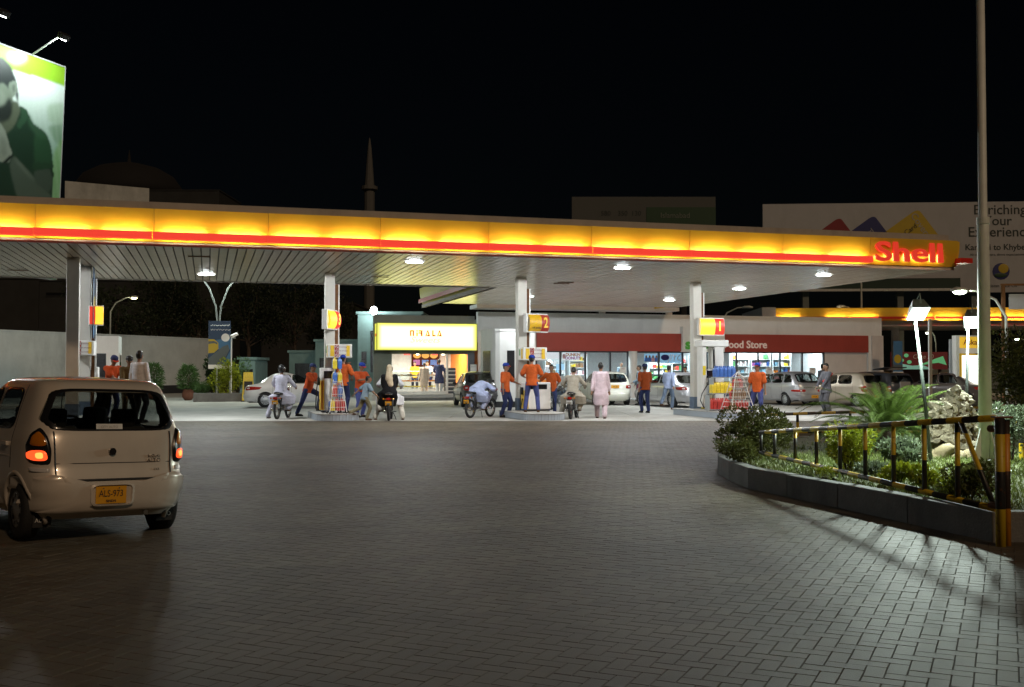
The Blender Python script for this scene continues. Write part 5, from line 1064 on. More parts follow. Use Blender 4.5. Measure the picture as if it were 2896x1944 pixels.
# left kiosk
kp = G(281,1150); kk = empty('pay_kiosk', (kp.x, kp.y, 0), TH, 'white pay kiosk lit on its right side at far left', 'kiosk')
MB().bb((-.55,0,.1),(.75,1.6,3.0)).build('shell', 'store_white', kk, bevel=.02); MB().bb((-.40,-.02,1.1),(.25,-.002,2.25)).build('window', 'black_gloss', kk); fr_ = MB(); fr_.bb((.755,.25,1.0),(.775,1.3,1.08)); fr_.bb((.755,.25,2.2),(.775,1.3,2.28)); fr_.bb((.755,.2,1.0),(.775,.26,2.28)); fr_.bb((.755,1.3,1.0),(.775,1.36,2.28)); fr_.build('side_frame', 'white_paint', kk); MB().bb((.751,.26,1.08),(.765,1.3,2.2)).build('side_window', 'dark_glass', kk)
# ================================================================== food store
TS = 22.0; ss0, ss1 = SU(1352,TS), SU(2494,TS); zp0, zp1 = HT(943,1790,TS), HT(889,1790,TS); zr0 = HT(994,1790,TS)
st = empty('food_store', (OX,OY,0), TH, 'long low store with red band and lit shop windows', 'building')
wbox('parapet', ss0, ss1, TS, TS+.4, zp0, zp1, 'store_white', st); wbox('roof', ss0, ss1, TS+.4, TS+11, zp1-.6, zp1-.4, 'dim_wall', st)
wbox('canopy_slab', SU(1345,TS-1.5), SU(1915,TS-1.5), TS-1.8, TS-.2, HT(876,1600,TS-1.5), HT(866,1600,TS-1.5), 'store_white', st)
for u in (1472,1700,1890): wbox('slab_post', SU(u,TS), SU(u,TS)+.3, TS+.1, TS+.35, zp1, HT(872,1600,TS), 'store_wall', st)
r0 = SU(1517,TS); rx = SU(1924,TS); r2 = SU(2042,TS); r3 = SU(2453,TS)
wbox('red_band', r0, rx, TS-.12, TS+.3, zr0, zp0-.003, 'red_board', st); wbox('red_band', r2, r3, TS-.12, TS+.3, zr0, zp0-.003, 'red_board', st)
wbox('sign_panel', rx, r2, TS-.35, TS+.3, zr0-.02, HT(925,1960,TS), 'store_white', st)
sel = text('sign_initial', 'select', (SU(1938,TS-.36),TS-.40,HT(975,1960,TS)), (R(90),0,0), .85, 'sign_green' if 'sign_green' in M else mat('sign_green', (.05,.22,.03), .4, emit=(.08,.35,.04), es=.25), st, ext=.04, off=.03, align='LEFT')
text('store_lettering', 'Food Store', (SU(2106,TS),TS-.13,HT(976,2105,TS)), (R(90),0,0), .60, 'store_letters' if 'store_letters' in M else mat('store_letters', (.6,.5,.45), .5, emit=(.7,.5,.42), es=.25), st, ext=.02, off=.012)
wbox('end_wall', SU(2330,TS), ss1, TS+.05, TS+.35, 0, zr0-.002, 'store_wall', st); wbox('end_pier', r3+.0, SU(2462,TS), TS-.1, TS+.05, 0, zp0, 'store_white', st); wbox('end_pier', SU(2462,TS), ss1, TS-.16, TS+.06, 0, zp0+.001, 'store_wall', st); wbox('side_wall', ss1-.3, ss1, TS+.4, TS+11, 0, zp0, 'store_wall', st)
wbox('left_wall', ss0, r0, TS+.02, TS+.3, 0, zp0-.002, 'store_white', st); wbox('side_wall', ss0, ss0+.3, TS+.3, TS+11, 0, zp0, 'store_white', st)
zs_ = HT(1064,1600,TS)
wbox('sill_wall', r0, SU(1655,TS), TS+.02, TS+.25, .45, zs_, 'store_white', st); wbox('sill_wall', SU(1655,TS), SU(1776,TS), TS+.02, TS+.25, .45, .9, 'store_white', st); wbox('plinth', ss0, SU(2330,TS), TS-.04, TS+.26, 0, .45, 'plinth_blue', st)
wbox('sill_wall', SU(1931,TS), SU(2330,TS), TS+.03, TS+.25, .45, HT(1078,2200,TS), 'dim_wall', st)
cl = MB().tube([W(SU(1786,TS),TS-.2,0), W(SU(1786,TS),TS-.2,zr0)], .24, 18).build('entrance_column', 'store_white', None); cl.parent = st; cl.matrix_parent_inverse = Matrix.LocRotScale(Vector((OX,OY,0)), Euler((0,0,TH)), None).inverted()
# glazing: frames and panes one by one
us = [1517,1585,1656,1726,1776]; us2 = [1798,1864,1931,2000,2084,2145,2207,2269,2330]
for lst in (us, us2):
    for i, u in enumerate(lst):
        zlo = zs_ if u < 1656 else (.45 if u < 1940 else HT(1078,2200,TS)); wbox('mullion', SU(u,TS)-.045, SU(u,TS)+.045, TS+.0, TS+.12, zlo, zr0-.001, 'frame_dark', st)
        if i+1 < len(lst):
            zlo2 = zs_ if u < 1655 else (.9 if u < 1776 else (.45 if u < 1930 else HT(1078,2200,TS)))
            wbox('window_pane', SU(u,TS)+.05, SU(lst[i+1],TS)-.05, TS+.06, TS+.068, zlo2, zr0-.07, 'shop_glass', st)
    wbox('head_rail', SU(lst[0],TS), SU(lst[-1],TS), TS+.005, TS+.115, zr0-.075, zr0-.002, 'frame_dark', st)
# interior
wbox('store_floor', r0, SU(2330,TS), TS+.26, TS+8, .1, .3, 'interior_floor', st); wbox('store_back_wall', r0, SU(2332,TS), TS+7, TS+7.2, .3, 3.4, 'interior', st); wbox('store_ceiling', r0, SU(2332,TS), TS+.31, TS+7.2, 3.0, 3.1, 'interior', st); wbox('store_side_wall', SU(2332,TS), SU(2340,TS), TS+.36, TS+7.2, .3, 3.4, 'interior', st); wbox('store_side_wall', r0-.2, r0-.03, TS+.31, TS+7.2, .3, 3.4, 'interior', st)
wbox('partition', SU(1985,TS), SU(1992,TS), TS+.3, TS+5, .3, 3.0, 'interior', st)
L_all = SU(2332,TS)-r0
for q in range(6): shop_light(st, (r0+L_all*(q+.5)/6, TS+.75, 2.92), 200, (.82,.95,1.0), (2.2,.5))
for q in range(6):
    e2 = empty('strip_light', W(r0+L_all*(q+.5)/6, TS+1.2+(q%2)*1.6, 2.9), TH, 'fluorescent strip light on the store ceiling '+('over the donut counter','over the bakery rack','behind the entrance column','over the drinks cooler','inside the store door','over the end shelves')[q], 'strip light', 'strip lights in the store'); MB().bb((-.6,-.09,0),(.6,.09,.08)).build('housing', 'white_paint', e2); MB().bb((-.58,-.07,-.03),(.58,.07,-.002)).build('tube', 'tube_white', e2)
goods_m = ['goods_white']*9+['goods_cyan','goods_pink','goods_white','goods_white','goods_blue','goods_yellow','goods_red','goods_green','goods_orange','goods_purple','goods_pink','goods_cyan','goods_white','goods_brown']
def shelf_unit(u0, u1, t, z0, z1, label, rows=4, back='shelf', gm=None):
    a, b = SU(u0,TS), SU(u1,TS); e2 = empty('shelf_unit', W((a+b)/2, t, .3), TH, label, 'shelf unit'); w2 = (b-a)/2
    MB().bb((-w2,.36,0),(w2,.4,z1-.3)).build('back_panel', back, e2); 
    for x in (-w2,w2): MB().bb((x-.02,0,0),(x+.02,.4,z1-.3)).build('side_panel', back, e2)
    per = {}
    for r_ in range(rows):
        z = z0-.3+(z1-z0)*r_/rows; MB().bb((-w2,0,z-.03),(w2,.36,z)).build('shelf', back, e2)
        x = -w2+.06; rh = (z1-z0)/rows
        while x < w2-.1:
            mm = random.choice(gm or goods_m); n_ = random.randint(2,5); wd = random.uniform(.06,.12); hh_ = random.uniform(.45,.88)*(rh-.05)
            for q in range(n_):
                if x+wd > w2-.03: break
                bq = per.setdefault(mm, MB())
                if random.random() < .5: bq.box((x+wd/2,.12,z+hh_/2), (wd*.88,.16,hh_))
                else: bq.tube([(x+wd/2,.12,z),(x+wd/2,.12,z+hh_*.7),(x+wd/2,.12,z+hh_*.85),(x+wd/2,.12,z+hh_)], [wd*.42,wd*.42,wd*.2,wd*.18], 8)
                x += wd
            x += random.uniform(0,.05)
    for mm, bq in per.items(): bq.build('goods', mm, e2, kind='stuff')
    return e2
shelf_unit(2095,2142,TS+1.0,1.0,2.6,'white shelf of bottles beside the store door',4); shelf_unit(2150,2204,TS+1.0,1.0,2.6,'white shelf of boxes and bottles second from the store door',4); shelf_unit(2211,2262,TS+1.0,1.0,2.6,'white shelf of pale packets near the store end',4)
shelf_unit(2040,2082,TS+1.6,.8,2.6,'narrow shelf of bright packets inside the store door',5)
shelf_unit(1662,1712,TS+3.0,.9,2.5,'brightly lit bakery rack in the middle of the store',4,gm=['goods_yellow','goods_brown','goods_white','goods_pink'])
shelf_unit(1868,1928,TS+1.6,.7,2.0,'cooler shelf of drinks under the blue poster',4,gm=['goods_green','goods_yellow','goods_red','goods_white'])
shelf_unit(1593,1650,TS+3.2,.9,2.3,'pale rack of goods behind the donut sign',3,gm=['goods_white','goods_cyan','goods_brown'])
shelf_unit(1935,1982,TS+1.6,.7,2.4,'dark cooler of bottles beside the number 1 pillar',4,gm=['goods_green','goods_brown','goods_red'])
def poster(u0, u1, v0, v1, t, label, m_, cat='poster'):
    a, b = SU(u0,t), SU(u1,t); za, zb2 = HT(v1,(u0+u1)/2,t), HT(v0,(u0+u1)/2,t); e2 = empty('poster', W((a+b)/2,t,za), TH, label, cat); MB().bb((-(b-a)/2,0,0),((b-a)/2,.02,zb2-za)).build('sheet', m_, e2); return e2, (b-a), zb2-za
glow('poster_blue', (.35,.62,.85), .7); glow('poster_white', (.9,.92,.95), .85); glow('screen_glow', (.45,.75,1.0), 1.0)
e2, w2, h2 = poster(1867,1929,999,1027,TS+.5,'glowing blue poster with large pale letters in the store window','poster_blue'); text('lettering', 'JIYO', (.25,-.004,h2*.5), (R(90),0,0), .5, 'print_white', e2, ext=.002, shear=.2); MB().ell((-w2*.28,-.006,h2*.55), (.26,.004,.17), 16, 8).build('oval_mark', 'print_blue', e2)
e2, w2, h2 = poster(1822,1862,1001,1023,TS+.5,'bright poster showing a row of people in the store window','poster_blue')
for q in range(4): x = -w2*.36+q*w2*.24; MB().ell((x,-.006,h2*.62), (.06,.004,.08), 10, 6).build('printed_head', 'skin', e2); MB().bb((x-.1,-.008,0),(x+.1,-.003,h2*.5)).build('printed_shirt', random.choice(['goods_pink','goods_white','goods_blue']), e2)
e2, w2, h2 = poster(1590,1639,997,1020,TS+.3,'white hanging shop sign reading DUNKIN DONUTS','poster_white','sign'); text('lettering', 'DUNKIN', (.12,-.006,h2*.70), (R(90),0,0), .22, 'print_orange', e2, ext=.002, off=.008); text('lettering', 'DONUTS', (.12,-.006,h2*.28), (R(90),0,0), .22, 'print_purple', e2, ext=.002, off=.008); MB().ell((-w2*.40,-.008,h2*.5), (.09,.005,.14), 12, 8).build('cup_mark', 'goods_pink', e2)
e2, w2, h2 = poster(1533,1583,996,1015,TS+1.2,'pale blue menu panel over the donut counter','poster_white'); 
e2, w2, h2 = poster(1573,1596,1030,1047,TS+1.5,'glowing blue till screen behind the store window','screen_glow','screen')
for u, v, w_ in ((1622,1047,'left of the estate car'),(1762,1047,'beside the entrance column'),(2176,1049,'in front of the shelves'),(2298,1049,'near the store end wall')):
    e2, w2, h2 = poster(u-9,u+9,v-9,v+9,TS-.03,'white paper notice on the store glass '+w_,'print_white','notice'); text('print', 'SALE', (0,-.004,h2*.7), (R(90),0,0), .09, 'print_red', e2, ext=.001)
inshop(1548, TS+1.0, .3, 'donut shop worker in white cap and shirt behind the store glass', R(50), h=1.78, lean=12, top='white_cloth', bottom='navy', cap=('white_cloth','white_cloth'))
inshop(1757, TS+.9, .3, 'customer in blue standing inside the store behind the ivory estate car', R(30), h=1.66, top='grey_blue', bottom='navy', sleeves='long')
sd_ = empty('sack_display', W(SU(2120,TS-1.2),TS-1.2,0), TH, 'stack of white sacks outside the store beside the attendant', 'sack stack'); MB().bb((-1.1,-.3,0),(1.1,.3,.75)).build('pallet', 'grey_metal', sd_)
for q in range(12): MB().ell((-.95+.38*(q%6),random.uniform(-.1,.1),.86+.24*(q//6)), (.22,.3,.14), 12, 8).build('sack', 'goods_white', sd_, smooth=True)
# ================================================================== plants
def leaf_mesh(name, P, Dn, L, Wd, fold=.25):
    """P centres (n,3), Dn unit directions, L lengths, Wd widths -> leaf quads bent along the midrib"""
    n = len(P); up = rng.normal(size=(n,3)); sd = np.cross(Dn, up); sd /= np.linalg.norm(sd, axis=1)[:,None]+1e-9; nm = np.cross(sd, Dn)
    L = np.broadcast_to(L, n)[:,None]; Wd = np.broadcast_to(Wd, n)[:,None]
    a = P; m1 = P+Dn*L*.5+sd*Wd*.5+nm*Wd*fold; m2 = P+Dn*L*.5-sd*Wd*.5+nm*Wd*fold; t = P+Dn*L-nm*L*.12
    V = np.stack([a, m1, t, m2], 1).reshape(-1,3); F = np.arange(n*4).reshape(-1,4); return npmesh(name, V, F)
def bush(name, label, loc, r, hh, n, leaf, size=.06, cat='shrub', group=None, clumps=9, stems=True):
    e2 = empty(name, loc, 0, label, cat, group)
    cs = [(rng.uniform(-.55,.55)*r, rng.uniform(-.55,.55)*r, hh*rng.uniform(.3,.8), rng.uniform(.32,.6)) for _ in range(clumps)]
    P = []; Dv = []
    for q in range(n):
        c = cs[rng.integers(len(cs))]; d = rng.normal(size=3); d /= np.linalg.norm(d); k = rng.uniform(.6,1.0)**.5
        P.append((c[0]+d[0]*r*c[3]*k, c[1]+d[1]*r*c[3]*k, max(.03, c[2]+d[2]*hh*c[3]*.6*k))); dd = d+rng.normal(size=3)*.6+np.array((0,0,.35)); Dv.append(dd/np.linalg.norm(dd))
    mobj('foliage', leaf_mesh('foliage', np.array(P), np.array(Dv), rng.uniform(.6,1.3,n)*size, rng.uniform(.35,.6,n)*size), leaf, e2)
    if stems:
        s_ = MB()
        for q in range(7): c = cs[q % len(cs)]; s_.tube([(c[0]*.15,c[1]*.15,0),(c[0]*.6,c[1]*.6,c[2]*.6),(c[0],c[1],c[2])], [.012*hh/.6,.009,.004], 5)
        s_.build('stem', 'bark', e2)
    return e2
def tree(label, loc, hh, r, n, leaf='leaf_night', size=.28, group='dark trees behind the boundary wall'):
    e2 = empty('tree', loc, 0, label, 'tree', group); t = MB(); t.tube([(0,0,0),(.1,.05,hh*.3),(-.05,.1,hh*.55)], [.22,.16,.1], 9); t.build('trunk', 'bark', e2, smooth=True)
    lb = MB(); cs = []
    for q in range(12):
        a = rng.uniform(0,6.28); rr = r*rng.uniform(.15,.75); c = np.array((rr*math.cos(a), rr*math.sin(a), hh*rng.uniform(.45,.92))); cs.append((c, r*rng.uniform(.28,.45))); lb.tube([(0,.05,hh*rng.uniform(.3,.5)), tuple(c*.6+np.array((0,0,hh*.12))), tuple(c)], [.08,.05,.02], 6)
    lb.build('limb', 'bark', e2)
    P = []; Dv = []
    for q in range(n):
        c, cr = cs[rng.integers(len(cs))]; d = rng.normal(size=3); d /= np.linalg.norm(d); P.append(c+d*cr*rng.uniform(.3,1.0)**.5*np.array((1,1,.75))); dd = d+rng.normal(size=3)*.8; Dv.append(dd/np.linalg.norm(dd))
    mobj('crown', leaf_mesh('crown', np.array(P), np.array(Dv), rng.uniform(.6,1.3,n)*size, rng.uniform(.35,.6,n)*size), leaf, e2); return e2
# ---------------------------------------------------------------- garden bed at right
BED = [(2.98,14.6),(3.02,13.6),(3.28,12.7),(3.58,11.7),(3.9,10.5),(4.22,9.35),(16,9.25),(16,22.5),(6.5,21.8),(4.4,20.2),(3.4,17.5),(3.02,15.6)]
BED = [tuple(p) for p in BED]; cz = .265
def inset(P, d):
    out = []; n = len(P)
    for i in range(n):
        a, b, c = Vector(P[i-1]), Vector(P[i]), Vector(P[(i+1)%n]); e1 = (b-a).normalized(); e2 = (c-b).normalized(); n1 = Vector((-e1.y,e1.x)); n2 = Vector((-e2.y,e2.x)); m_ = (n1+n2).normalized(); out.append(tuple(b+m_*d/max(.3,m_.dot(n1))))
    return out
kb = empty('garden_kerb', (0,0,0), 0, 'dark concrete kerb wall around the garden bed', 'kerb'); IN = inset(BED, .16)
SEG = []
for i in range(len(BED)):
    a, b = Vector(BED[i]), Vector(BED[(i+1)%len(BED)]); ia, ib = Vector(IN[i]), Vector(IN[(i+1)%len(BED)]); m_ = max(1, round((b-a).length/1.25))
    for q in range(m_):
        t0_, t1_ = q/m_, (q+1)/m_; g_ = .004/max(.3,(b-a).length/m_) if m_ > 1 else 0
        A, B, Ci, Di = a.lerp(b,t0_+g_*(q>0)), a.lerp(b,t1_), ia.lerp(ib,t1_), ia.lerp(ib,t0_+g_*(q>0)); dz_ = random.uniform(-.004,.004)
        MB().prism([tuple(A),tuple(B),tuple(Ci),tuple(Di)], -.03, cz+dz_).build('kerb_block', 'kerb', kb, bevel=.012)
so_ = MB(); so_.prism(IN, 0, .20); so_ = so_.build('garden_soil', 'soil'); tag(so_, 'bare soil of the garden bed', kind='structure')
# mounded ground inside
def hz(x, y): return .215 + .07*math.exp(-((x-6)**2+(y-14)**2)/9) + .02*math.sin(x*3)*math.cos(y*2.3)
gx = np.linspace(2.9,15.9,80); gy = np.linspace(9.3,22.3,80); V = []; F = []; ok = {}
for i, x in enumerate(gx):
    for j, y in enumerate(gy):
        if inpoly(IN, x, y): ok[(i,j)] = len(V); V.append((x,y,hz(x,y)))
for i in range(79):
    for j in range(79):
        q = [(i,j),(i+1,j),(i+1,j+1),(i,j+1)]
        if all(k in ok for k in q): F.append([ok[k] for k in q])
gm_ = mobj('garden_mound', npmesh('garden_mound', V, F), 'lawn', None, smooth=True); tag(gm_, 'low mound of the garden bed', kind='structure')
nb = 70000; gxr = rng.uniform(2.9,13,nb); gyr = rng.uniform(9.3,19,nb)
kp_ = np.array([inpoly(IN, x, y) and ((x-6.2)**2/16+(y-12.4)**2/14 < 1.0 or rng.random() < .10) and rng.random() < .9 for x, y in zip(gxr, gyr)]); gxr, gyr = gxr[kp_], gyr[kp_]
P = np.stack([gxr, gyr, np.array([hz(x,y)-.01 for x, y in zip(gxr,gyr)])], 1); Dv = rng.normal(size=P.shape)*.45+np.array((0,0,1)); Dv /= np.linalg.norm(Dv,axis=1)[:,None]
go = mobj('grass', leaf_mesh('grass', P, Dv, rng.uniform(.04,.10,len(P)), .014), 'grass'); tag(go, 'short dry grass growing on the garden bed', 'grass', kind='stuff')
def at(u, v, z=.24): p = G(u, v, z); return Vector((p.x, p.y, hz(p.x,p.y) if inpoly(IN,p.x,p.y) else z))
# sago palm
sp = empty('sago_palm', at(2512,1282), 0, 'spreading sago palm with arching fronds in the garden bed', 'palm'); t = MB(); t.lathe([(.12,0),(.17,.08),(.16,.22),(.10,.34),(.02,.38)], n=12); t.build('trunk', 'bark', sp)
def frond(az, el, L, droop):
    n = 26; pts = []; p = np.array((.04*math.cos(az), .04*math.sin(az), .30)); e_ = el
    for k in range(n+1):
        pts.append(p.copy()); p = p+np.array((math.cos(az)*math.cos(e_), math.sin(az)*math.cos(e_), math.sin(e_)))*L/n; e_ -= droop/n*(.4+1.2*k/n)
    V = []; F = []; side = np.array((-math.sin(az), math.cos(az), 0))
    for k in range(n):
        d = pts[k+1]-pts[k]; d /= np.linalg.norm(d); i0 = len(V); V += [pts[k]+side*.006, pts[k]-side*.006, pts[k+1]-side*.005, pts[k+1]+side*.005]; F.append((i0,i0+1,i0+2,i0+3))
        if k >= 3:
            ll = .20*math.sin(math.pi*min(1,(k-2)/(n-1)*.9+.12))**.7; up = np.cross(side, d)
            for s in (-1,1):
                for h in (0,.5):
                    b0 = pts[k]+(pts[k+1]-pts[k])*h; dr = side*s*.86+d*.5-up*.18*1+np.array((0,0,.16)); dr /= np.linalg.norm(dr); i0 = len(V)
                    V += [b0, b0+dr*ll*.55+d*.010, b0+dr*ll-np.array((0,0,.02)), b0+dr*ll*.55-d*.010]; F.append((i0,i0+1,i0+2,i0+3))
    return V, F
for q in range(60):
    lay = q/60; V, F = frond(q*2.39996+rng.uniform(-.2,.2), 1.15-1.05*lay+rng.uniform(-.14,.14), rng.uniform(1.1,1.5)*(1.0 if lay > .12 else .7), rng.uniform(1.3,2.1)*(.5+.6*lay))
    mobj('frond', npmesh('frond', V, F), 'leaf_sago', sp)
# rockery
rk = empty('rockery', at(2690,1300), 0, 'pile of rough pale rocks beside the big pole', 'rock pile')
def rock(p, r, m_, sq=.8, rough=.22):
    bm = bmesh.new(); bmesh.ops.create_icosphere(bm, subdivisions=3, radius=1); sd_ = rng.uniform(0,50,3)
    from mathutils import noise as nz
    for v in bm.verts:
        k = 1+rough*1.6*(nz.noise(v.co*1.4+Vector(sd_)))+rough*.9*nz.noise(v.co*3.6+Vector(sd_))+rough*.5*nz.noise(v.co*8+Vector(sd_)); v.co = Vector((v.co.x*k*r, v.co.y*k*r*.9, v.co.z*k*r*sq))
    me = bpy.data.meshes.new('rock'); bm.to_mesh(me); bm.free(); o = mobj('rock', me, m_, rk, smooth=(m_ == 'rock_smooth')); o.location = p; o.rotation_euler = (rng.uniform(-.5,.5), rng.uniform(-.5,.5), rng.uniform(0,6))
base = at(2690,1300)
def rpx(u, v, r, m_='rock', sq=.8, rough=.3, dy=0.0): p = D(u, v, base.y+dy); rock(p-base, r, m_, sq, rough)
for u, v, r, dy in ((2672,1160,.17,.1),(2700,1120,.15,.25),(2712,1155,.16,.2),(2690,1190,.19,.1),(2660,1172,.14,.0),(2655,1215,.17,0),(2700,1225,.2,.15),(2735,1170,.15,.3),(2748,1215,.17,.25),(2675,1245,.18,-.05),(2722,1262,.2,.1),(2765,1225,.17,.3),(2752,1255,.18,.2),(2775,1270,.16,.1),(2690,1140,.13,.2),(2705,1195,.17,.1),(2727,1130,.12,.3),(2640,1240,.15,0)): rpx(u, v, r, 'rock', .8, .42, dy)
for u, v, r in ((2668,1283,.19),(2700,1292,.17),(2640,1290,.13),(2745,1288,.15),(2612,1302,.17),(2658,1312,.13),(2690,1318,.15),(2590,1310,.11),(2720,1310,.12),(2575,1315,.09)): rpx(u, v, r, 'rock_smooth', .6, .14, -.35)
# shrubs
bush('shrub', 'large dark shrub at the near end of the garden kerb', at(2135,1285), .62, .72, 5200, 'leaf_olive', .055, clumps=14)
bush('shrub', 'low dark shrub trailing at the kerb nose', at(2095,1312), .34, .30, 1600, 'leaf_olive', .05)
bush('shrub', 'bright lime shrub in the middle of the garden railing', at(2398,1335), .34, .55, 3000, 'leaf_lime', .05, clumps=12)
bush('shrub', 'small lime shrub behind the fifth gap of the railing', at(2538,1375), .20, .24, 1000, 'leaf_lime', .045)
bush('shrub', 'small lime shrub behind the sixth gap of the railing', at(2612,1382), .20, .26, 1000, 'leaf_lime', .045)
bush('shrub', 'low lime tuft left of the dark shrub near the striped post', at(2690,1405), .18, .18, 700, 'leaf_lime', .04)
bush('shrub', 'dark green shrub beside the thick striped post', at(2745,1410), .30, .40, 1900, 'leaf_olive', .045)
bush('shrub', 'tiny lime sprout on the kerb edge', at(2330,1350), .10, .10, 260, 'leaf_lime', .035, stems=False)
bush('shrub', 'grey green tuft of long grass by the rocks', at(2545,1318), .30, .30, 1500, 'leaf_grey', .08)
bush('shrub', 'grey green weeds behind the lime shrub', at(2470,1350), .26, .16, 900, 'leaf_grey', .05)
bush('shrub', 'tall pale flowering shrub at the right edge', at(2862,1320), .40, .75, 2600, 'leaf_grey', .05)
bush('shrub', 'dark tall shrub right of the big pole', (9.5,19.5,.22), .8, 1.9, 5200, 'leaf_olive', .08, clumps=16)
bush('shrub', 'leafy shrub beyond the rear railing', (12.3,23.5,.0), 1.2, 2.2, 5200, 'leaf_mid', .09, clumps=16)
bush('shrub', 'low dark ground cover under the palm', at(2420,1262), .55, .22, 2200, 'leaf_dark', .05)
# striped swing barrier
HG = Vector((4.22,9.22,0)); FE = Vector((3.58,15.3,0)); bd = (FE-HG); BL = bd.length; brz = math.atan2(bd.y, bd.x)
ga = empty('swing_barrier', (HG.x,HG.y,0), brz, 'long tapering yellow and black striped swing barrier', 'barrier')
zt0, zt1, zb0, zb1 = 1.09, .62, .30, .33
def barz(x): return zt0+(zt1-zt0)*x/BL
o = MB().tube([(.05,0,zt0),(BL,0,zt1)], .030, 12).build('top_rail', 'stripe_x', ga, smooth=True); o = MB().tube([(.05,0,zb0),(BL,0,zb1)], .030, 12).build('bottom_rail', 'stripe_x', ga, smooth=True)
def bx(u):  # where an upright seen at column u stands along the barrier
    d = ray(u, 1300); A_ = np.array([[bd.x/BL, -d.x],[bd.y/BL, -d.y]]); return np.linalg.solve(A_, [-HG.x,-HG.y])[0]
for u in (2191,2249,2309,2376,2447,2527,2614,2708): x = bx(u); MB().tube([(x,0,zb0+(zb1-zb0)*x/BL),(x,0,barz(x))], .024, 10).build('upright', 'stripe_z', ga, smooth=True)
MB().tube([(BL-.02,0,zb1),(BL-.02,0,zt1)], .022, 10).build('upright', 'stripe_z', ga, smooth=True)
MB().tube([(bx(2717),0,barz(bx(2717))),(.08,0,zb0+.02)], .024, 10).build('brace', 'stripe_z', ga, smooth=True)
gp = empty('barrier_post', (4.21,9.14,0), 0, 'thick rusty striped post carrying the swing barrier', 'post')
MB().tube([(-.025,-.02,-.02),(-.025,-.02,1.10)], .041, 16).build('post_pipe', 'stripe_post', gp, smooth=True); MB().tube([(.045,.02,-.02),(.045,.02,1.08)], .034, 16).build('hinge_pipe', 'stripe_rust', gp, smooth=True); MB().box((.005,0,1.105), (.15,.10,.015)).build('cap_plate', 'rust', gp)
for z in (.34,1.0): MB().tube([(-.02,.0,z),(-.06,.1,z)], .03, 8).build('hinge', 'rust', gp)
rr_ = empty('rear_railing', (4.9,20.6,.2), R(4), 'low striped railing along the back of the garden bed', 'railing')
MB().tube([(-.1,0,.45),(1.6,0,.5),(9,0,.55)], .03, 10).build('top_rail', 'stripe_x', rr_); MB().tube([(.4,0,.12),(9,0,.12)], .03, 10).build('bottom_rail', 'stripe_x', rr_)
for k in range(9): MB().tube([(.65+1.05*k,0,0),(.65+1.05*k,0,.47)], .028, 8).build('upright', 'stripe_z', rr_)
rb2 = empty('rear_barrier', (7.2,14.6,.2), R(-2), 'striped rail running off behind the big pole', 'railing')
MB().tube([(-.6,0,.60),(9,0,.66)], .042, 10).build('top_rail', 'stripe_x', rb2)
for k in range(4): MB().tube([(-.2+2.6*k,0,-.05),(-.2+2.6*k,0,.62)], .035, 8).build('upright', 'stripe_z', rb2)
rb3 = empty('far_railing', (9.2,25,.0), R(3), 'thin striped rail far behind the shrubs at right', 'railing'); MB().tube([(-.8,0,.62),(12,0,.7)], .03, 8).build('top_rail', 'stripe_x', rb3)
for k in range(6): MB().tube([(-.6+2.2*k,0,0),(-.6+2.2*k,0,.62)], .028, 8).build('upright', 'stripe_z', rb3)
# big pole with gusseted foot
bpz = at(2788,1343); bpo = empty('lamp_mast', bpz, R(20), 'tall grey steel mast with gusseted foot at the right', 'mast')
MB().tube([(0,0,0),(0,0,3.05),(0,0,3.12),(0,0,9.2)], [.078,.070,.052,.046], 20).build('shaft', 'mast_paint', bpo, smooth=True); MB().tube([(0,0,3.02),(0,0,3.10)], .078, 18).build('joint_collar', 'mast_paint', bpo)
MB().box((0,0,.01), (.5,.5,.025)).build('base_plate', 'galv', bpo)
for k in range(4):
    a = k*math.pi/2; ca_, sa2 = math.cos(a), math.sin(a); MB().add([(.07*ca_-.008*sa2,.07*sa2+.008*ca_,.02),(.24*ca_-.008*sa2,.24*sa2+.008*ca_,.02),(.07*ca_-.008*sa2,.07*sa2+.008*ca_,.55),(.07*ca_+.008*sa2,.07*sa2-.008*ca_,.02),(.24*ca_+.008*sa2,.24*sa2-.008*ca_,.02),(.07*ca_+.008*sa2,.07*sa2-.008*ca_,.55)],[(0,1,2),(5,4,3),(0,3,4,1),(1,4,5,2),(2,5,3,0)]).build('gusset', 'mast_paint', bpo)
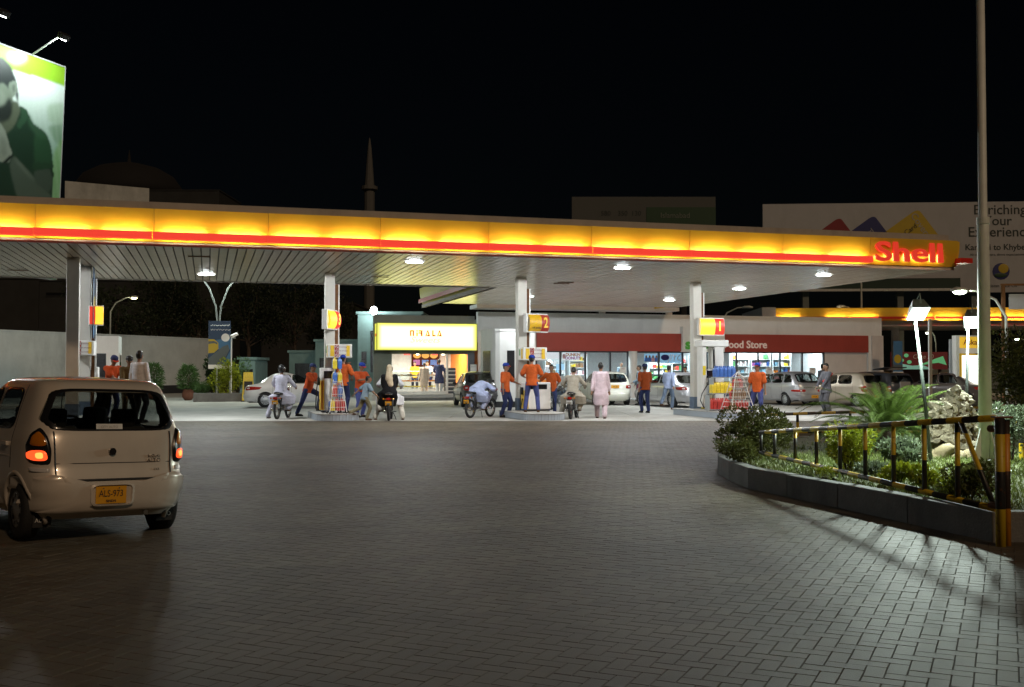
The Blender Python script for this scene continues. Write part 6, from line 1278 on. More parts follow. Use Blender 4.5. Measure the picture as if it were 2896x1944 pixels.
# garden floodlights
def flood(base, head, label, power, aim):
    e2 = empty('garden_floodlight', base, 0, label, 'floodlight', 'garden floodlights on slim poles'); hd = Vector(head)-Vector(base)
    MB().tube([(0,0,0),tuple(hd*.5+Vector((.01,.06,0))),tuple(hd+Vector((0,.15,.06)))], [.026,.022,.018], 10).build('pole', 'pole_dark', e2, smooth=True)
    d = (Vector(aim)-Vector(head)).normalized(); q_ = (-d).to_track_quat('Z','X'); h_ = empty('lamp_head', hd, 0, parent=e2); h_.rotation_mode = 'QUATERNION'; h_.rotation_quaternion = q_
    MB().add([(-.17,-.12,0),(.17,-.12,0),(.17,.12,0),(-.17,.12,0),(-.10,-.07,.17),(.10,-.07,.17),(.10,.07,.17),(-.10,.07,.17)],[(4,5,6,7),(0,1,5,4),(1,2,6,5),(2,3,7,6),(3,0,4,7)]).build('housing', 'flood_case', h_, bevel=.008)
    MB().quad((-.155,-.105,-.004),(.155,-.105,-.004),(.155,.105,-.004),(-.155,.105,-.004)).build('lens', 'flood_lens', h_)
    MB().tube([(-.175,0,.06),(-.19,0,.2),(.19,0,.2),(.175,0,.06)], .008, 6).build('bracket', 'flood_case', h_)
    ld = bpy.data.lights.new('flood_light', 'AREA'); ld.shape = 'RECTANGLE'; ld.size = .30; ld.size_y = .2; ld.energy = power; ld.color = (.84,1.0,.90)
    lo = bpy.data.objects.new('flood_light', ld); col.objects.link(lo); lo.parent = h_; lo.location = (0,0,-.02)
    return e2
mat('flood_case', (.20,.25,.23), .5, metal=.3)
b1p = at(2633,1319); h1p = D(2597,888,b1p.y); flood(b1p, h1p, 'floodlight on a bright slim pole in front of the rocks', 250, (b1p.x-.25,b1p.y-1.15,0))
b2p = Vector((6.75,15.9,.25)); h2p = D(2750,912,15.9); flood(b2p, h2p, 'floodlight partly hidden by the tall grey mast', 190, (b2p.x-.35,b2p.y-1.1,0))
tp = empty('unlit_post', Vector(at(2677,1200))+Vector((.1,1.2,0)), 0, 'plain grey post with a cross bar between the floodlights', 'post'); zt_p = D(2677,903,tp.location.y).z-tp.location.z
MB().bb((-.035,-.035,0),(.035,.035,zt_p)).build('shaft', 'galv', tp); MB().tube([(-.55,0,zt_p-.04),(0,0,zt_p-.01),(.5,0,zt_p-.08)], .012, 6).build('cross_bar', 'galv', tp)
# ================================================================== left boundary wall, planter, banner lamp
wa, wb_ = Vector((-40,33,0)), None
A0 = D(0,936,58.6); B0 = D(640,962,76.5); wd_ = Vector((B0.x-A0.x, B0.y-A0.y, 0)); wl_ = wd_.length; wz = math.atan2(wd_.y, wd_.x)
bwl = empty('boundary_wall', (A0.x,A0.y,0), wz, 'long white plastered boundary wall with black foot at the left', 'wall')
MB().bb((-25,0,.55),(wl_,.25,3.72)).build('wall_face', 'wall_cool', bwl); MB().bb((-25,-.03,0),(wl_,.25,.55)).build('black_foot', 'black_plinth', bwl); MB().bb((-25,-.05,3.72),(wl_,.3,3.80)).build('coping', 'wall_cool', bwl)
def pot_plant(u, v, label, hh):
    p = G(u, v); e2 = empty('potted_plant', p, 0, label, 'potted plant', 'potted palms along the boundary wall'); MB().lathe([(.16,0),(.30,.18),(.30,.38),(.24,.50),(.27,.56),(.22,.56),(.2,.5)], n=16).build('pot', 'terracotta', e2, smooth=True)
    n = 1500; a = rng.uniform(0,6.28,n); k = rng.uniform(0,1,n)**.6; z = .5+(hh-.5)*rng.uniform(.05,1,n); rad = k*.48*np.sin(np.pi*np.clip((z-.3)/(hh-.2),0,1))**.7; P = np.stack([rad*np.cos(a), rad*np.sin(a), z],1); Dv = np.stack([np.cos(a)*.7, np.sin(a)*.7, rng.uniform(-.3,.9,n)],1); Dv /= np.linalg.norm(Dv,axis=1)[:,None]
    mobj('foliage', leaf_mesh('foliage', P, Dv, rng.uniform(.14,.3,n), .035), 'leaf_mid', e2); s_ = MB()
    for q in range(6): s_.tube([(0,0,.5),(.1*math.cos(q),.1*math.sin(q),hh*.9)], .012, 5)
    s_.build('stem', 'bark', e2)
pot_plant(532,1133,'potted palm standing between the wall and the planter',1.75); pot_plant(434,1131,'potted palm half hidden by the man in the white shirt',1.85)
pc = G(622,1137); pbd = empty('planter_bed', (pc.x,pc.y,0), TH, 'raised dark planter bed around the banner lamp post', 'planter'); MB().bb((-1.25,0,0),(1.15,1.8,.42)).build('kerb_wall', 'kerb', pbd, bevel=.02)
def sh(u, v, y, *a, **k): p = D(u, v, y); return bush('shrub', a[0], (p.x,p.y,.4), *a[1:], **k)
sh(640,1110,pc.y+.7,'bright lime shrub in the planter beside the banner post',.75,1.5,3000,'leaf_lime',.13,clumps=12)
sh(672,1110,pc.y+1.4,'round clipped green shrub behind the planter',.6,1.7,2600,'leaf_mid',.08,clumps=14)
sh(585,1110,pc.y+.6,'low green hedge at the front of the planter',.7,.55,1600,'leaf_mid',.08)
sh(600,1110,pc.y+1.0,'tall dark leafed plant on the left of the banner post',.45,2.0,1300,'leaf_dark',.16)
lp = D(616,1120,pc.y+.5); dl = empty('double_lamp_post', (lp.x,lp.y,.4), TH, 'slim lamp post with two upward curving arms', 'lamp post')
for s in (-1,1):
    ld = bpy.data.lights.new('lamp_light','POINT'); ld.energy = 800; ld.shadow_soft_size = .2; ld.color = (.86,1,.92); lo = bpy.data.objects.new('lamp_light', ld); col.objects.link(lo); lo.parent = dl; lo.location = (s*1.65,-.1,5.95); MB().ell((s*1.62,0,6.12), (.2,.09,.05), 10, 6).build('lens', 'mercury_lens', dl)
for s in (-1,1): MB().tube([(s*.05,0,0),(s*.05,0,3.6),(s*.12,0,4.3),(s*.45,0,5.2),(s*.95,0,5.9),(s*1.4,0,6.15)], [.055,.05,.045,.042,.038,.035], 10).build('arm', 'arm_grey', dl, smooth=True); MB().box((s*1.6,0,6.2), (.5,.2,.12)).build('lamp_head', 'galv', dl, bevel=.03)
bq = D(621,975,pc.y+.3); ban = empty('roadside_banner', (bq.x,bq.y,0), TH, 'tall blue banner showing a yellow bus on a road under a moon', 'banner')
zb, zt = D(621,1032,bq.y).z, D(621,908,bq.y).z; wv = .53
MB().bb((-wv,-.01,zb),(wv,.01,zt)).build('cloth', 'print_navy', ban)
def flat(name, pts, m_, y, parent): return MB().add([(x,y,z) for x, z in pts],[tuple(range(len(pts)))]).build(name, m_, parent)
hh = zt-zb
flat('printed_sky', [(-wv,zb+hh*.35),(wv,zb+hh*.35),(wv,zb+hh*.6),(-wv,zb+hh*.55)], 'print_sky', -.013, ban); flat('printed_road', [(-wv,zb),(wv*.2,zb),(wv*.9,zb+hh*.35),(wv*.75,zb+hh*.46),(wv*.3,zb+hh*.42),(-wv,zb+hh*.14)], 'print_road', -.016, ban); flat('printed_sea', [(wv*.25,zb),(wv,zb),(wv,zb+hh*.36),(wv*.92,zb+hh*.3)], 'print_sky', -.017, ban)
flat('printed_bus', [(-wv,zb+hh*.26),(-wv*.5,zb+hh*.27),(-wv*.1,zb+hh*.36),(-wv*.12,zb+hh*.5),(-wv*.5,zb+hh*.58),(-wv,zb+hh*.58)], 'print_yellow', -.019, ban); flat('printed_window', [(-wv,zb+hh*.47),(-wv*.45,zb+hh*.49),(-wv*.2,zb+hh*.46),(-wv*.2,zb+hh*.5),(-wv*.5,zb+hh*.54),(-wv,zb+hh*.53)], 'print_road', -.022, ban)
MB().ell((wv*.52,-.016,zb+hh*.62), (.2,.004,.2), 18, 8).build('printed_moon', 'print_white', ban)
for r_, zz in ((0,.90),(1,.80)):
    x = -wv*.8
    for q in range(7):
        L_ = random.uniform(.06,.16); MB().tube([(x,-.018,zb+hh*zz),(x+L_*.5,-.018,zb+hh*zz-.03),(x+L_,-.018,zb+hh*zz+.05*random.random())], .012, 5).build('script_stroke', 'print_white', ban); x += L_+.03
        if x > wv*.8: break
ft = MB(); ft.bb((-wv,-.06,zb-.2),(wv,.06,zb)); ft.build('foot_board', 'white_paint', ban); 
for x in (-.12,.5): MB().tube([(x,0,.4),(x,0,zb-.1)], .04, 8).build('leg', 'galv', ban)
ccp = D(664,950,pc.y+.2); cc = empty('security_camera', (ccp.x,ccp.y,0), 0, 'security camera on a thin pole beside the banner', 'security camera'); MB().tube([(-.16,0,.4),(-.16,0,ccp.z)], .03, 8).build('pole', 'white_paint', cc); MB().box((0,-.1,ccp.z+.02), (.14,.42,.14), rx=.35, rz=-.5).build('housing', 'white_paint', cc, bevel=.02); MB().box((-.06,-.02,ccp.z-.1), (.2,.06,.06)).build('bracket', 'galv', cc)
yc = D(702,1085,52); yb = empty('yellow_warning_board', (yc.x,52,0), .3, 'yellow folding warning board behind the white sedan', 'warning board'); MB().add([(-.3,-.1,0),(.3,-.1,0),(.22,.05,1.45),(-.22,.05,1.45),(-.3,.2,0),(.3,.2,0)],[(0,1,2,3),(3,2,5,4),(0,3,4),(1,5,2)]).build('panels', 'goods_yellow', yb); MB().bb((-.2,-.13,.6),(.2,-.11,1.0)).build('print', 'ink', yb)
MB().bb((-.35,-.15,0),(.35,.25,.06)).build('base', 'bumper_dark', yb)
# ================================================================== dim buildings and trees behind
def bld(name, label, u0, u1, vt, Y, m_, depth=8, rz=0.0, cat='building', vb=None, wins=(), roofcap=True):
    a, b = D(u0,vt,Y), D(u1,vt,Y); z0 = 0 if vb is None else D(u0,vb,Y).z; w2 = (b.x-a.x)/2; e2 = empty(name, ((a.x+b.x)/2,Y,z0), rz, label, cat); hh = a.z-z0
    MB().bb((-w2,0,0),(w2,depth,hh)).build('wall', m_, e2)
    if roofcap: MB().bb((-w2-.1,-.1,hh),(w2+.1,depth+.1,hh+.15)).build('roof_edge', m_, e2)
    for (x0,x1,y0,y1) in wins:
        MB().bb((-w2+2*w2*x0,-.03,hh*y0),(-w2+2*w2*x1,.01,hh*y1)).build('window', 'black_gloss', e2); MB().bb((-w2+2*w2*x0-.05,-.08,hh*y0-.08),(-w2+2*w2*x1+.05,.0,hh*y0)).build('window_sill', m_, e2)
    return e2
bld('annex', 'low teal grey annex left of the sweet shop', 1012, 1192, 889, 60, 'teal_wall', wins=((.06,.14,.4,.55),(.2,.28,.3,.8)))
bld('low_building', 'low dim teal building behind the white sedan', 892, 1012, 967, 64, 'teal_wall', wins=((.1,.25,.3,.7),(.5,.75,.25,.7)))
bld('low_shed', 'teal shed with flat roof further behind the white sedan', 818, 900, 998, 66, 'teal_wall', wins=((.2,.7,.25,.75),))
bld('teal_cabin', 'small teal cabin beside the planter', 677, 722, 1018, 60, 'teal_wall', depth=3, wins=((.15,.85,.35,.75),))
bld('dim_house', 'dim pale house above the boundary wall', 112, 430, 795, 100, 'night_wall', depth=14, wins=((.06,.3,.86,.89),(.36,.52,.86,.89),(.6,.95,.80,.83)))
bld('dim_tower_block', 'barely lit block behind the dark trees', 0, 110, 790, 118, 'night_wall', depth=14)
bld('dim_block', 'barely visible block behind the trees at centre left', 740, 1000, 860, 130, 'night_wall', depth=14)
wl2 = empty('wall_lamp', D(1057,879,59.6), 0, 'dazzling white lamp on the annex roof', 'lamp'); MB().ell((0,0,0), (.20,.12,.24), 14, 10).build('bulb', 'flood_lens', wl2, smooth=True); MB().tube([(0,.1,-.25),(0,.3,-.9)], .04, 8).build('bracket', 'galv', wl2)
ld = bpy.data.lights.new('lamp_light','POINT'); ld.energy = 260; ld.shadow_soft_size = .25; ld.color = (.85,.97,1); lo = bpy.data.objects.new('lamp_light', ld); col.objects.link(lo); lo.parent = wl2; lo.location = (0,-.5,.0)
for i, (u, Y, hh, r, s_) in enumerate(((330,84,9.5,4.0,'first dark tree from the left above the boundary wall'),(455,88,10.5,4.4,'second dark tree from the left above the boundary wall'),(560,90,10,4.2,'dark tree behind the boundary wall near the double lamp post'),(700,92,10.5,4.8,'dark tree behind the teal cabin'),(830,95,11,4.8,'dark tree above the white sedan'),(945,98,9.5,4.2,'dark tree left of the sweet shop annex'))): tree(s_, ((u-CU)/FPX*Y, Y, 0), hh, r, 3800)
def street_lamp(label, hp, base_z, arm, lens, power=0, lit=True, bz=None, colr=(1,.95,.6)):
    e2 = empty('street_lamp', (hp.x+arm.x,hp.y+arm.y,base_z), 0, label, 'street lamp', 'street lamps around the station'); h = Vector((-arm.x,-arm.y,hp.z-base_z)); ht = h.z
    MB().tube([(0,0,0),(0,0,ht-1.0),(h.x*.25,h.y*.25,ht-.35),(h.x*.7,h.y*.7,ht-.02),(h.x*.9,h.y*.9,ht)], [.07,.055,.05,.04,.035], 10).build('pole', 'galv', e2, smooth=True)
    a = math.atan2(h.y, h.x); hd = MB(); hd.rings([ering(Vector((h.x*.9+math.cos(a)*k*.75, h.y*.9+math.sin(a)*k*.75, ht+zz)), Vector((-math.sin(a),math.cos(a),0)), Vector((0,0,1)), rx, rz_, 12) for k, rx, rz_, zz in ((0,.05,.05,0),(.25,.13,.09,.02),(.7,.16,.10,.02),(1,.05,.05,0))]); hd.build('head', 'galv', e2, smooth=True)
    if lit:
        MB().ell((h.x*.9+math.cos(a)*.38,h.y*.9+math.sin(a)*.38,ht-.07), (.27,.16,.10), 12, 8, M=Matrix.Rotation(a,3,'Z')).build('lens', lens, e2, smooth=True)
        if power:
            ld = bpy.data.lights.new('lamp_light','POINT'); ld.energy = power; ld.shadow_soft_size = .15; ld.color = colr; lo = bpy.data.objects.new('lamp_light', ld); col.objects.link(lo); lo.parent = e2; lo.location = (h.x*.9+math.cos(a)*.38, h.y*.9+math.sin(a)*.38, ht-.3)
    return e2
street_lamp('glowing yellow street lamp among the dark trees at left', D(375,841,78), 0, Vector((-2,1,0)), 'sodium_lens', 60)
street_lamp('dazzling greenish street lamp left of the grey mast', D(2728,821,40), 0, Vector((1.7,.3,0)), 'mercury_lens', 90, colr=(.85,1,.75))
street_lamp('unlit street lamp over the store roof at right', D(2388,868,70), 0, Vector((1.0,.5,0)), None, lit=False)
street_lamp('unlit street lamp leaning over the store roof', D(2105,870,74), 0, Vector((-1.5,.5,0)), None, lit=False)
street_lamp('distant round glowing lamp beside the slim garden pole', D(2633,940,95), 0, Vector((.5,.2,0)), 'mercury_lens')
street_lamp('distant small glowing lamp at the right edge', D(2886,958,95), 0, Vector((.6,.2,0)), 'mercury_lens')
fm = empty('thin_mast', D(2438,1050,72)*1.0, 0, 'thin pale mast rising over the store roof', 'mast'); fm.location.z = 0; MB().tube([(0,0,0),(0,0,D(2438,800,72).z)], [.09,.06], 8).build('shaft', 'galv', fm)
# ================================================================== second canopy at the back right
rc2 = empty('rear_canopy', D(2195,1050,70), R(-3), 'second yellow and red lit canopy behind the store', 'canopy'); rc2.location.z = 0
zz0, zz1 = D(2195,908,70).z, D(2195,872,70).z; Lc = 22.0
MB().bb((0,0,zz0),(Lc,8,zz1)).build('fascia', 'fascia_yellow', rc2); MB().bb((-.9,-.05,zz0),(0,8,zz1+.05)).build('end_cap', 'board_white', rc2); MB().bb((0,.3,zz0-.35),(Lc,8,zz0-.005)).build('soffit', 'board_white', rc2)
for a, b in ((.05,1.6),(3.2,4.7),(4.8,6.6),(8.3,10.2),(10.3,12.0),(12.8,16.6),(19.3,21)):
    MB().bb((a,-.22,zz0+.10),(b,-.20,zz0+.26)).build('red_bar', 'red_bar', rc2); MB().cyl((a+.1,-.13,zz0+.18),(b-.1,-.13,zz0+.18), .022, 6).build('fluorescent_tube', 'tube_warm', rc2)
for a, b in ((1.6,3.2),(6.6,8.3),(12.0,12.8)): MB().bb((a,-.22,zz0+.10),(b,-.20,zz0+.26)).build('dark_bar', 'red_bar_dim', rc2)
text('letters', 'Shell', (17.4,-.2,(zz0+zz1)/2), (R(90),0,0), .85, 'letter_red', rc2, ext=.04, off=.03)
for x in (3.0,8.5,14.5,20): MB().bb((x,3,0),(x+.4,3.4,zz0)).build('pillar', 'board_white', rc2)
for i, (u, v) in enumerate(((2823,899),(2860,912),(2666,915))):
    p = D(u, v, 73); e2 = empty('canopy_lamp', p, 0, ('bright lamp under the rear canopy right of the mast','bright lamp under the rear canopy near the right edge','dim lamp under the rear canopy behind the floodlights')[i], 'ceiling lamp'); MB().ell((0,0,0), (.3,.2,.09), 12, 8).build('lens', 'lamp_white', e2, smooth=True); MB().box((0,0,.15), (.7,.5,.16)).build('housing', 'board_white', e2)
# ================================================================== big white hoarding at right
YB = 96.0; hb = empty('large_hoarding', D(2160,1050,YB), R(-4), 'huge white hoarding with coloured cards and dark lettering', 'billboard'); hb.location.z = 0
zt, zb = D(2160,578,YB).z, D(2160,818,YB).z; Wb = 26.5
MB().bb((0,0,zb+.9),(17.4,.4,zt)).build('left_panel', 'board_white', hb); MB().bb((17.405,-.001,zb-.4),(Wb,.4,zt)).build('right_panel', 'board_white', hb); MB().bb((0,-.05,zb),(17.4,.42,zb+.86)).build('lower_strip', 'print_dgreen2', hb); MB().bb((0,-.2,zb-.25),(17.4,.5,zb-.03)).build('walkway', 'galv', hb)
for x in (3.6,12.0,18.5,23.5): MB().bb((x,.4,0),(x+.55,1.0,zb+3)).build('support', 'dim_wall', hb)
def card(x, z, w_, h_, rot, m_, label):
    c = MB(); ca_, sb2 = math.cos(rot), math.sin(rot); pts = smooth_poly([(-w_/2,-h_/2),(w_/2,-h_/2),(w_/2,h_/2),(-w_/2,h_/2)], r=.12); c.add([(x+p.x*ca_-p.y*sb2,-.03,z+p.x*sb2+p.y*ca_) for p in pts],[tuple(range(len(pts)))]); o = c.build('card_print', m_, hb); text('card_text', label, (x-.2*ca_+.15,-.06,z+h_*.22), (R(90),-rot,0), .62, 'print_grey' if m_ != 'print_yellow' else 'print_ink', hb, ext=.005)
zc = zt-3.6
card(5.6,zc-.5,5.4,3.2,R(36),'print_red','Fuel Card'); card(8.7,zc-.3,5.2,3.2,R(36),'print_blue','Fleet Card'); card(12.3,zc-.2,6.2,3.6,R(36),'print_yellow','Loyalty Card')
text('printed_word', 'Convenience', (2.9,-.05,zc-.4), (R(90),R(-36),0), .8, 'print_grey', hb, ext=.005); text('printed_word', 'Coverage', (14.2,-.05,zt-2.4), (R(90),R(56),0), .85, 'print_grey', hb, ext=.005)
for s_, x, z, sz in (('Enriching',20.9,zt-.75,1.25),('Your',20.7,zt-1.75,1.2),('Experience',20.9,zt-2.75,1.25),('Karachi to Khyber',20.6,zt-4.1,.74),('All our customers, above expectations',20.6,zt-4.75,.30),('Pakistan State Oil',20.9,zt-7.55,.40)): text('slogan', s_, (x,-.015,z), (R(90),0,0), sz, 'print_ink', hb, ext=.005, off=.012 if sz > .7 else 0)
MB().ell((20.95,-.03,zt-6.25), (.75,.02,.75), 24, 8).build('emblem_disc', 'print_blue', hb); MB().ell((21.15,-.05,zt-6.0), (.45,.02,.42), 20, 8).build('emblem_sun', 'print_yellow', hb); MB().ell((20.9,-.06,zt-6.6), (.55,.02,.2), 20, 8).build('emblem_wave', 'print_dkgreen', hb)
# faint hoarding behind the canopy, centre right
h2 = empty('faint_hoarding', D(1618,1050,125), 0, 'faint grey hoarding just above the middle of the canopy', 'billboard'); h2.location.z = 0; z1_ = D(1618,557,125).z; z0_ = D(1618,620,125).z
MB().bb((0,0,z0_-4),(17,.4,z1_)).build('panel', mat('hoarding_dim', (.09,.095,.09), .8), h2); MB().bb((8.8,-.05,z0_-4),(17,-.01,z0_+1.4)).build('green_print', 'print_dkgreen', h2); text('lettering', '580', (4.0,-.05,z0_+.65), (R(90),0,0), .8, 'print_ink', h2, ext=.005); text('lettering', '350', (6.0,-.05,z0_+.65), (R(90),0,0), .8, 'print_ink', h2, ext=.005); text('lettering', '130', (7.6,-.05,z0_+.65), (R(90),0,0), .8, 'print_ink', h2, ext=.005); text('lettering', 'Islamabad', (12.2,-.1,z0_+.4), (R(90),0,0), .9, 'dim_wall', h2, ext=.005)
for x in (3,13): MB().bb((x,.4,0),(x+.6,1,z0_)).build('support', 'night_wall', h2)
# askari totem, cola hoarding, small banner
at_ = empty('bank_totem', D(2745,1050,44), R(4), 'glowing bank totem sign reading Askari beside the mast', 'sign'); at_.location.z = 0
glow('totem_glow', (1,.97,.82), 1.7); mat('totem_yellow', (.8,.45,.03), .4, emit=(1,.6,.05), es=.45)
za, zb3, zc3, zd = D(2745,1122,44).z, D(2745,1000,44).z, D(2745,985,44).z, D(2745,953,44).z
MB().bb((-.62,0,0),(.78,.35,zd+.06)).build('case', 'white_paint', at_, bevel=.02); MB().bb((-.46,-.02,zc3),(.74,-.003,zd)).build('header', 'totem_yellow', at_); text('lettering', 'Askari', (.08,-.03,(zc3+zd)/2), (R(90),0,0), .30, 'print_red', at_, ext=.004, off=.004)
MB().bb((-.48,-.02,za-.05),(.76,-.003,zb3)).build('picture_frame', 'fascia_yellow', at_); MB().bb((-.38,-.035,za),(.70,-.022,zb3-.08)).build('lit_panel', 'totem_glow', at_)
sp2 = empty('side_panel_sign', D(2697,1050,44.5), .1, 'narrow white panel standing left of the bank totem', 'sign'); sp2.location.z = 0; MB().bb((-.14,0,0),(.14,.12,D(2697,960,44.5).z)).build('panel', 'board_white', sp2)
ch = empty('drinks_hoarding', D(2600,1050,88), R(2), 'dark red roadside hoarding with green splash and white lettering', 'billboard'); ch.location.z = 0; z0_, z1_ = D(2600,1045,88).z, D(2600,996,88).z
mat('cola_red', (.10,.02,.02), .5, emit=(.25,.03,.03), es=.15); mat('cola_green', (.15,.5,.2), .5, emit=(.2,.8,.35), es=.3); mat('cola_mint', (.3,.6,.5), .5, emit=(.3,.7,.55), es=.28)
MB().bb((-2.3,0,z0_),(2.4,.3,z1_)).build('panel', 'cola_red', ch); text('lettering', 'Coke 20', (.3,-.03,z1_-.4), (R(90),0,0), .5, 'print_white', ch, ext=.004, shear=.2)
flat('splash', [(-2.3,z0_),(1.2,z0_),(.3,z0_+.35),(-.6,z0_+.3),(-2.3,z0_+.6)], 'cola_mint', -.02, ch); flat('swoosh', [(-.2,z0_+.3),(1.6,z0_+.55),(2.3,z0_+.35),(2.0,z0_+1.1),(1.4,z0_+.9)], 'cola_green', -.024, ch)
for x, z in ((-1.9,1.1),(-1.5,.75),(-1.1,1.15),(-1.75,.45),(-.85,.6)): MB().ell((x,-.03,z0_+z), (.2,.01,.16), 12, 6).build('bubble', 'cola_green', ch)
for x in (-1.8,1.8): MB().bb((x,.3,0),(x+.2,.5,z0_+.4)).build('leg', 'dim_wall', ch)
b2 = empty('roadside_banner', D(2540,1050,62), R(4), 'tall narrow blue and yellow banner beside the store end', 'banner'); b2.location.z = 0; zq0, zq1 = D(2540,1052,62).z, D(2540,965,62).z
MB().bb((-.27,0,zq0),(.27,.03,zq1)).build('cloth', 'print_sky', b2); MB().ell((-.02,-.01,zq0+.75), (.22,.01,.26), 14, 8).build('yellow_print', 'print_yellow', b2); MB().bb((-.27,-.012,zq0+.1),(.27,-.004,zq0+.42)).build('road_print', 'print_road', b2); MB().bb((-.3,-.03,zq0-.08),(.3,.05,zq0)).build('foot_board', 'white_paint', b2); MB().tube([(0,.05,0),(0,.05,zq1)], .05, 8).build('pole', 'galv', b2)
wr_ = bld('far_wall', 'low grey wall beyond the parked cars at right', 2500, 2990, 1042, 90, 'dim_wall', depth=.4, roofcap=False, cat='wall')
pb_ = empty('small_notice_board', D(2560,1080,30), R(-5), 'small white board on a post above the palm', 'notice board'); pb_.location.z = 0; MB().bb((-.14,0,D(2560,1108,30).z),(.14,.02,D(2560,1080,30).z)).build('board', 'board_white', pb_); MB().tube([(0,.03,0),(0,.03,D(2560,1090,30).z)], .015, 6).build('post', 'galv', pb_)
sm = empty('sign_frame', D(2850,1050,42), 0, 'tall sign frame with two posts right of the mast', 'sign frame'); sm.location.z = 0
for x in (-.12,1.0): MB().bb((x-.06,0,0),(x+.06,.12,D(2850,808,42).z)).build('post', 'rust', sm)
MB().bb((-.2,.02,D(2850,808,42).z),(1.2,.1,D(2850,808,42).z+.08)).build('beam', 'rust', sm); MB().bb((.1,0,D(2850,875,42).z),(1.0,.06,D(2850,832,42).z)).build('panel', 'board_white', sm)
# ================================================================== portrait billboard upper left
YL = 43.0
pr_ = D(168,560,YL); tr_ = D(190,188,YL); bl = empty('portrait_billboard', (pr_.x,pr_.y,0), R(66), 'brightly lit green billboard of a bearded man at upper left', 'billboard')
zt = tr_.z; Wl = 11.0; zb = 5.2; lean_ = (tr_.x-pr_.x)
bl.rotation_euler = (0, math.atan2(lean_*.8, tr_.z-pr_.z), R(64))
_a = math.atan2(lean_*.8, tr_.z-pr_.z); bl.location = (pr_.x-math.cos(R(64))*pr_.z*math.tan(_a), pr_.y-math.sin(R(64))*pr_.z*math.tan(_a), 0)
MB().bb((-Wl,.03,zb),(0,.35,zt)).build('panel', 'board_white', bl)
fr2 = MB(); fr2.bb((-Wl,-.02,zt),(.03,.36,zt+.06)); fr2.bb((.002,-.02,zb),(.03,.36,zt)); fr2.build('edge_trim', 'board_white', bl)
# printed sheet: colours laid on a fine grid of the flat poster
def uv_of(x, z):
    a_ = bl.rotation_euler[1]; xr, zr = x*math.cos(a_)+z*math.sin(a_), -x*math.sin(a_)+z*math.cos(a_)
    p = Vector((bl.location.x+xr*math.cos(R(64)), bl.location.y+xr*math.sin(R(64)), zr)); q = p-Vector((0,0,HC)); f = q.y*_cp+q.z*_sp; up = -q.y*_sp+q.z*_cp
    return CU+FPX*q.x/f, CV-FPX*up/f
NX, NZ = 150, 190; xs_ = np.linspace(-6.2, 0, NX); zs2 = np.linspace(zb, zt, NZ)
UV = np.array([[uv_of(x, z) for x in xs_] for z in zs2])          # NZ,NX,2 in photograph pixels
def inpoly_np(P, x, y):
    ins = np.zeros(x.shape, bool); j = len(P)-1
    for i in range(len(P)):
        (xi, yi), (xj, yj) = P[i], P[j]
        if yi != yj: ins ^= ((yi > y) != (yj > y)) & (x < (xj-xi)*(y-yi)/(yj-yi)+xi)
        j = i
    return ins
def zm(pts): return [(p[0]/2.375, 60+p[1]/2.375) for p in pts]
def layer(pts, soft):
    P_ = [tuple(q) for q in smooth_poly(zm(pts), r=.3)]; m = inpoly_np(P_, UV[...,0], UV[...,1]).astype(float)
    for _ in range(soft):
        m = (np.pad(m,1,mode='edge')[:-2,1:-1]+np.pad(m,1,mode='edge')[2:,1:-1]+np.pad(m,1,mode='edge')[1:-1,:-2]+np.pad(m,1,mode='edge')[1:-1,2:]+m*2)/6
    return m[...,None]
U_, V_ = (UV[...,0])*2.375, (UV[...,1]-60)*2.375
k_ = np.clip((V_-430)/500,0,1)[...,None]; C = np.array((.78,.86,.84))*(1-k_)+np.array((.22,.45,.36))*k_
def over(m, c): 
    global C
    C = C*(1-m)+np.array(c)*m
over(layer([(-400,-100),(700,330),(700,510),(440,437),(280,385),(100,335),(-400,200)],2), (.28,.52,.03)); over(layer([(60,215),(150,210),(190,250),(120,290),(50,260)],12)*.8, (.9,.95,.95))
over(layer([(310,560),(460,545),(460,700),(330,690)],6)*.45, (.25,.42,.22)); over(layer([(320,700),(450,690),(430,860),(360,800)],5)*.55, (.06,.20,.05)); over(layer([(350,900),(430,760),(420,1300),(330,1300)],4)*.6, (.20,.45,.10))
for q in range(9): over(layer([(150+q*34,560),(160+q*34,560),(210+q*40,1200),(185+q*40,1200)],4)*.12, (.8,.9,.85))
over(layer([(-300,800),(100,640),(130,570),(180,600),(220,690),(310,750),(345,850),(355,965),(350,1300),(-300,1300)],1), (.014,.042,.024))
over(layer([(190,600),(225,690),(300,745),(330,800),(260,790),(190,700)],5)*.6, (.05,.13,.07)); over(layer([(225,760),(310,760),(345,860),(355,960),(290,980),(230,960)],4)*.6, (.03,.10,.045))
over(layer([(60,520),(122,545),(140,600),(100,700),(40,760),(-40,760),(-40,640)],2), (.10,.125,.085)); over(layer([(130,565),(185,600),(190,655),(130,730),(110,700),(150,630)],1), (.03,.085,.045))
over(layer([(-300,250),(0,250),(60,330),(90,420),(85,540),(50,640),(0,680),(-300,690)],1), (.19,.235,.185)); over(layer([(-60,450),(20,470),(45,520),(30,580),(-60,600)],8)*.6, (.30,.36,.30))
over(layer([(-200,600),(10,575),(40,545),(62,510),(82,545),(84,610),(60,660),(10,685),(-200,690)],4)*.95, (.008,.014,.013)); over(layer([(-300,200),(-20,235),(30,255),(70,300),(105,380),(122,480),(123,555),(108,520),(100,430),(62,410),(58,470),(48,440),(20,415),(-300,400)],2), (.010,.017,.018)); over(layer([(60,420),(85,398),(112,410),(118,450),(100,505),(84,518),(72,470)],1), (.21,.26,.21)); over(layer([(80,430),(100,425),(102,460),(88,490)],2)*.6, (.06,.08,.06))
